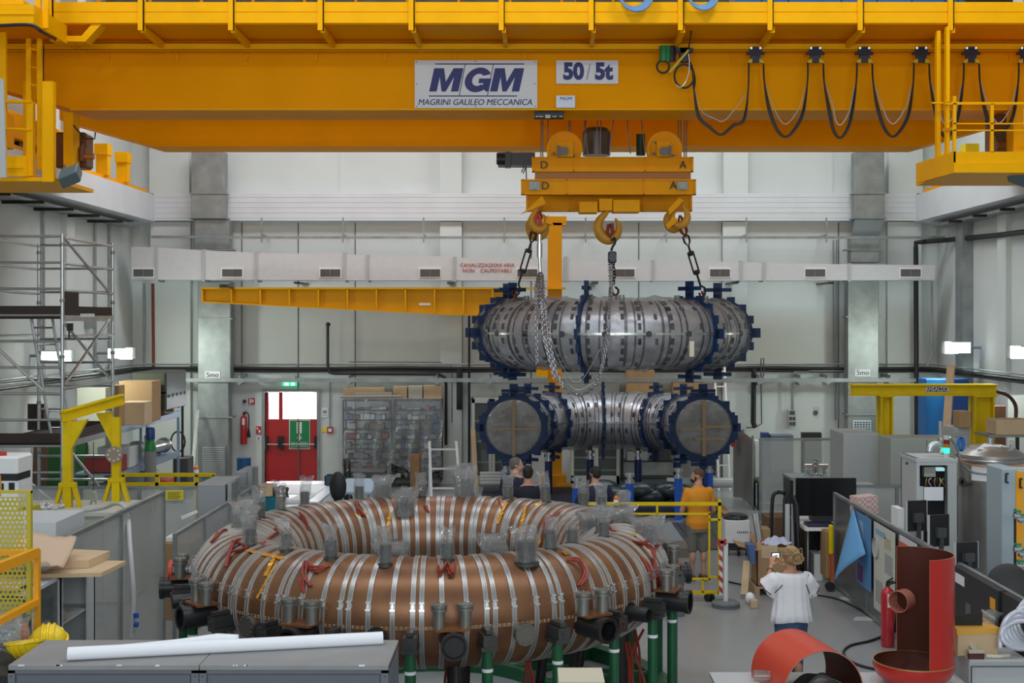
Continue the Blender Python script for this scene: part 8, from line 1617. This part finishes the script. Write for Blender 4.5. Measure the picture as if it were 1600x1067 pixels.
for j in range(26): q = r2.uniform(0, 2*PI); c_ = hp(.01, -.14, .01); b.tube(smoothpath([c_+Vector((.05*math.cos(q), -.01, .05*math.sin(q))), c_+Vector((.07*math.cos(q+.7), -.04, .06*math.sin(q+.7))), c_+Vector((.05*math.cos(q+1.6), -.02, .05*math.sin(q+1.6)))], 4), .0035, 4)
for j in range(14): s_ = 1 if j % 2 else -1; c_ = hp(s_*.08, -.03, r2.uniform(-.02, .09)); b.tube(smoothpath([c_, c_+Vector((s_*.03, -.01, .02)), c_+Vector((s_*.045, .0, -.03)), c_+Vector((s_*.03, 0, -.07))], 4), .0025, 4)
b.build('hair_strand', HB, hr, world=False)
b = MB(); wv_ = Vector(L_wr).lerp(Vector(L_el), .18); b.lathe(wv_, [(.034, -.006), (.037, 0), (.034, .006)], 16, Vector(L_wr)-Vector(L_el)); b.build('bracelet', BLK, t_, world=False)
# camera in her hands
M_ = MW(t_); c_ = M_ @ Vector((-.045, .36, 1.50)); cm = thing('compact_camera', c_, 'small compact camera with lit screen held up by the woman', 'camera', rz=rz_)
b = MB(); b.box(-.055, .055, 0, .028, -.032, .032, ch=.005); b.cyl((0, .028, 0), (0, .05, 0), .024, 16); b.build('camera_body', BLK, cm, world=False); MB().box(-.048, .030, -.002, 0, -.024, .024).build('lit_screen', mat('cam_screen', (.6, .75, .85), .3, emit=(.65, .8, .95), estr=1.1), cm, world=False, smooth=0)
# ---------------------------------------------------------------- foreground
FG = mat('fg_cabinet', (.13, .14, .165), .5, noise=.12, nscale=5); FT = mat('fg_top', (.27, .265, .27), .55, noise=.15, nscale=4)
D0, D1_ = 7.9, 8.52; zt = 1.95; xs = [-3.243, -2.05, -.868]
for k, l_ in enumerate(('left dark grey steel cabinet in the foreground under the paper roll', 'right dark grey steel cabinet in the foreground under the paper roll')):
    a, c_ = xs[k]+.002, xs[k+1]-.002; t_ = thing('steel_cabinet', ((a+c_)/2, D0, 0), l_, 'cabinet')
    MB().box(a, c_, D0+.01, D1_, .0, zt-.02).build('body', FG, t_, smooth=0); MB().box(a, c_, D0, D1_, zt-.035, zt).build('top', FT, t_, smooth=0, bevel=.004)
    b = MB(); b.box(a, a+.045, D0-.005, D0+.02, 0, zt-.035); b.box(c_-.045, c_, D0-.005, D0+.02, 0, zt-.035); b.box(a, c_, D0-.005, D0+.02, zt-.05, zt-.035); b.build('front_frame', FG, t_, smooth=0)
    MB().box(a+.055, c_-.055, D0-.002, D0+.02, .05, zt-.062).build('door', mat('fg_door', (.105, .115, .14), .5), t_, smooth=0)
    b = MB(); r2 = random.Random(k+3)
    for q in range(5): x = r2.uniform(a+.05, c_-.1); b.box(x, x+r2.uniform(.006, .045), D0-.0055, D0+.002, zt-r2.uniform(.004, .008), zt+.0006)
    b.build('chipped_paint', PAPER, t_, smooth=0)
    b = MB()
    for x in (a+.02, c_-.02):
        for z in (zt-.07, zt-.13): b.cyl((x, D0-.008, z), (x, D0, z), .004, 8)
    b.build('screw', BLK, t_)
RP = mat('roll_paper', (.80, .81, .87), .6)
p0, p1 = Vector((PX(106, 8.0), 8.0, zt+.043)), Vector((PX(598, 8.42), 8.42, zt+.038))
t_ = thing('paper_roll', p0, 'long roll of white paper lying across the two foreground cabinets', 'paper roll')
MB().pipe(p0, p1, .042, .034, 28).cyl(p0+(p1-p0)*.01, p0+(p1-p0)*.012, .036, 20).build('roll', RP, t_)
b = MB(); N = 30; vs = []; d = (p1-p0).normalized(); per = Vector((-d.y, d.x, 0)).normalized()
for i in range(N+1):
    f = .03+.5*i/N; c_ = p0+(p1-p0)*f; pk = max(0, 1-abs(f-.46)/.44); wd = .02+.10*pk
    for g in (0, .25, .5, .75, 1): vs.append(c_+Vector((0, 0, .042-.012*g))+per*(wd*g)+Vector((0, 0, .045*pk**2*math.sin(PI*min(1, g*1.1))-.04*g*g)))
b.add(vs, [(i*5+j, (i+1)*5+j, (i+1)*5+j+1, i*5+j+1) for i in range(N) for j in range(4)]); o_ = b.build('loose_flap', RP, t_, smooth=60); o_.modifiers.new('solid', 'SOLIDIFY').thickness = .002
# helmets on a low box at the lower left
MB().box(-4.6, -3.32, 8.9, 9.8, 0, 1.60).build('tool_locker', BLK, label='black locker at the lower left edge carrying the yellow helmets', cat='locker', smooth=0)
helmet((PX(72, 9.7), 9.75, 1.64), .135, (.1, -.35, 1), 'upright yellow safety helmet behind the foreground cabinets')
helmet((PX(30, 9.2), 9.3, 1.74), .135, (.1, -.15, -1), 'upturned yellow safety helmet at the lower left edge')
b = MB(); bag_mesh(b, (PX(18, 9.6), 9.6, 1.61), .1, .25, 91); b.build('plastic_bag', BAG, label='crumpled clear plastic bag beside the helmets', cat='bag', smooth=40)
MB().ell((PX(41, 9.75), 9.72, 1.69), (.03, .03, .09), 10, 8).build('red_glove', RED, label='small red item behind the upright helmet', cat='glove')
MB().box(PX(873, 9.7), PX(945, 9.7), 9.7, 10.1, 0, 1.33).build('cream_carton', mat('cream_carton', (.6, .54, .42), .7), label='cream carton whose top edge peeks in at the bottom centre', cat='carton', smooth=0)
# white table with the orange half pipe and the tall red vessel
TW = mat('tabletop_grey', (.50, .51, .53), .4); ta = thing('display_table', (2.9, 11.4, 0), 'white table at the bottom right carrying the red vessel parts', 'table')
MB().box(1.70, 3.98, 10.85, 11.88, .76, .80).build('table_top', TW, ta, smooth=0)
for x in (1.76, 3.88):
    for y in (10.9, 11.78): MB().box(x, x+.04, y, y+.04, 0, .76).build('leg', GALV, ta, smooth=0)
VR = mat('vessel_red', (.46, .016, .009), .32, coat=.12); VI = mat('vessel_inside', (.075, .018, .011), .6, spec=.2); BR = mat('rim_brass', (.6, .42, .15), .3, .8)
D = 11.5; vx = PX(1427, D); tv = thing('red_vessel', (vx, D, .8), 'tall bright red half-cylinder shell rising from a round bowl', 'vessel'); r = .36
b = MB(); b.lathe((vx, D, .80), [(0, 0), (.16, .0), (.26, .03), (.33, .09), (r, .17), (r, .21)], 48); b.build('bowl', VR, tv, smooth=60)
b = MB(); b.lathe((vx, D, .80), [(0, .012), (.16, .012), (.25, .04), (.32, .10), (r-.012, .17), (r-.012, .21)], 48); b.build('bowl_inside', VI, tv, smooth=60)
b = MB(); b.lathe((vx, D, 1.005), [(r-.012, 0), (r-.012, .008), (r+.003, .008), (r+.003, 0)], 48); b.build('brass_rim', BR, tv)
a0, a1 = R_(98), R_(-84); N = 40
def arc(rr, z0, z1, top=None):
    vs = []
    for i in range(N+1):
        q = a0+(a1-a0)*i/N
        for z in (z0, z1): vs.append((vx+rr*math.cos(q), D+rr*math.sin(q), z))
    return vs, [(2*i, 2*i+2, 2*i+3, 2*i+1) for i in range(N)]
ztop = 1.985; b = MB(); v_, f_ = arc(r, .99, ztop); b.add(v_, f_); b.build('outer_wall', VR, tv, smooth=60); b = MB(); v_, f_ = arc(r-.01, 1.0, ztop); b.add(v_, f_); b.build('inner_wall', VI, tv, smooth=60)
b = MB(); vs = []
for i in range(N+1):
    q = a0+(a1-a0)*i/N
    for rr in (r-.011, r+.001): vs.append((vx+rr*math.cos(q), D+rr*math.sin(q), ztop))
b.add(vs, [(2*i, 2*i+1, 2*i+3, 2*i+2) for i in range(N)])
for q in (a0, a1): b.add([(vx+rr*math.cos(q), D+rr*math.sin(q), z) for rr, z in ((r-.011, 1.0), (r+.001, 1.0), (r+.001, ztop), (r-.011, ztop))], [(0, 1, 2, 3)])
b.build('cut_edge', mat('cut_edge', (.5, .18, .12), .4), tv, smooth=0)
b = MB(); q = P(1412, 938, 11.7); b.pipe(q+Vector((-.07, -.06, .0)), q+Vector((.03, .04, 0)), .10, .094, 28); b.build('side_ring', mat('ring_pink', (.42, .15, .11), .35), tv)
b = MB(); rp = .37; c0, c1 = Vector((PX(1233, 11.8), 11.8, .801)), Vector((PX(1284, 11.1), 11.02, .801)); ax = (c1-c0).normalized(); sd = Vector((-ax.y, ax.x, 0)); N = 36
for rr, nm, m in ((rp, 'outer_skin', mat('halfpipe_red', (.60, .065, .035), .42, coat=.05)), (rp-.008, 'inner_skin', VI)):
    b = MB(); vs = []
    for i in range(N+1):
        q = R_(-8)+(R_(196))*i/N; o = sd*math.cos(q)*rr+Vector((0, 0, max(0, math.sin(q))*rr if False else math.sin(q)*rr))
        for c_ in (c0, c1): vs.append(c_+o+Vector((0, 0, .052)))
    b.add(vs, [(2*i, 2*i+2, 2*i+3, 2*i+1) for i in range(N)])
    if nm == 'outer_skin': hpipe = thing('half_pipe', (c0+c1)/2, 'salmon red half pipe shell lying arched on the white table', 'half pipe')
    b.build(nm, m, hpipe, smooth=60)
b = MB(); vs = []
for c_ in (c0, c1):
    for i in range(N+1):
        q = R_(-8)+R_(196)*i/N
        for rr in (rp-.009, rp+.001): vs.append(c_+sd*math.cos(q)*rr+Vector((0, 0, math.sin(q)*rr+.055)))
for s_ in (0, 1): MB().add(vs[s_*2*(N+1):(s_+1)*2*(N+1)], [(2*i, 2*i+1, 2*i+3, 2*i+2) for i in range(N)]).build('cut_edge', MATS['cut_edge'], hpipe, smooth=0)
b = MB(); q = P(1178, 1056, 11.3); b.pipe(q, q+Vector((.14, -.0, .0)), .05, .045, 20); b.build('clear_stub', GLASS, hpipe)
b = MB(); N = 14; vs = []
for j in range(N+1):
    for i in range(N+1): f, g = i/N, j/N; vs.append(c1+sd*(.26-.52*f)+Vector((0, -.05+.4*g, .02+.2*math.sin(PI*f)*(1-.4*g)+.015*math.sin(11*f+6*g))))
b.add(vs, [(j*(N+1)+i, j*(N+1)+i+1, (j+1)*(N+1)+i+1, (j+1)*(N+1)+i) for j in range(N) for i in range(N)]); o_ = b.build('dark_cloth', mat('cloth_dark', (.05, .045, .045), .9), label='dark grey cloth stuffed under the salmon red half pipe', cat='cloth', smooth=60); o_.modifiers.new('solid', 'SOLIDIFY').thickness = .012
# light cabinet bottom right with box and hoses
t_ = thing('light_cabinet', (4.3, 11.56, 0), 'light grey cabinet at the lower right carrying a carton and hoses', 'cabinet'); z0 = 1.0
MB().box(4.03, 4.56, 11.58, 12.0, 0, z0-.02).build('body', mat('cabinet_pale', (.46, .48, .50), .45), t_, smooth=0); MB().box(4.03, 4.56, 11.56, 12.01, z0-.02, z0).build('top', mat('cabinet_paletop', (.50, .51, .52), .5), t_, smooth=0); MB().box(4.045, 4.05, 11.555, 11.58, .02, z0-.06).box(4.05, 4.56, 11.555, 11.58, z0-.065, z0-.06).build('door_gap', SHD, t_, smooth=0)
c_ = P(1520, 0, 11.8); t_ = thing('taped_carton', (c_.x, 11.82, z0), 'tan carton with yellow tape on the light cabinet at lower right', 'carton', rz=.12)
MB().box(-.198, .198, -.12, .12, .001, .25, ch=.006).build('carton', CARDL, t_, world=False, smooth=0); MB().box(-.208, .208, -.123, .123, .20, .255).build('yellow_tape', mat('tape_amber', (.70, .38, .06), .4), t_, world=False, smooth=0)
MB().prism([P(1487, 979, 11.8), P(1535, 979, 11.8), P(1535, 956, 11.8), P(1487, 962, 11.8)], (0, .005, 0)).build('metal_plate', BKMET, label='thin grey metal plate standing on the taped carton', cat='plate', smooth=0)
b = MB(); bag_mesh(b, (PX(1546, 11.9), 11.93, 1.20), .07, .16, 77, .03); b.build('plastic_bag', BAG, label='crumpled clear plastic bag behind the taped carton', cat='bag', smooth=40)
b = MB()
for k in range(6):
    cx_, cy_, rx, ry = 1597+3*k, 992-5*k, 32-2*k, 22+2*k; b.tube([P(cx_+rx*math.cos(q*PI/12), cy_+ry*math.sin(q*PI/12), 11.62+.03*k+.04*math.sin(q*.5)) for q in range(24)], .022, 10, closed=True)
b.tube(smoothpath([P(1563, 1012, 11.62), P(1564, 990, 11.65), P(1572, 968, 11.65), P(1590, 955, 11.65), P(1605, 960, 11.65)]), .022, 10); b.build('hose_coil', film('hose_clear', (.85, .87, .92), .75, .2, .2, 5, (.72, .74, .84)), label='coil of milky clear hose on the light cabinet, right edge', cat='hose')
t_ = thing('hand_brush', P(1525, 1014, 11.6), 'small brush with brown bristles lying in front of the taped carton', 'brush'); q = P(1525, 0, 11.6); MB().box(q.x-.07, q.x+.07, 11.58, 11.62, z0+.001, z0+.055).build('bristles', mat('bristle_brown', (.09, .025, .02), .8), t_, smooth=0); MB().box(q.x-.072, q.x+.072, 11.575, 11.63, z0+.055, z0+.08).bar((q.x, 11.6, z0+.07), (q.x-.01, 11.7, z0+.10), .05, .015).build('handle', mat('handle_cream', (.5, .46, .38), .5), t_, smooth=0)
MB().tube(smoothpath([(4.2, 11.62, z0+.02), (4.3, 11.6, z0+.02), (4.42, 11.64, z0+.02)]), .018, 8).build('hose_end', mat('hose_pale', (.6, .55, .45), .5), label='pale hose end lying beside the brush', cat='hose')
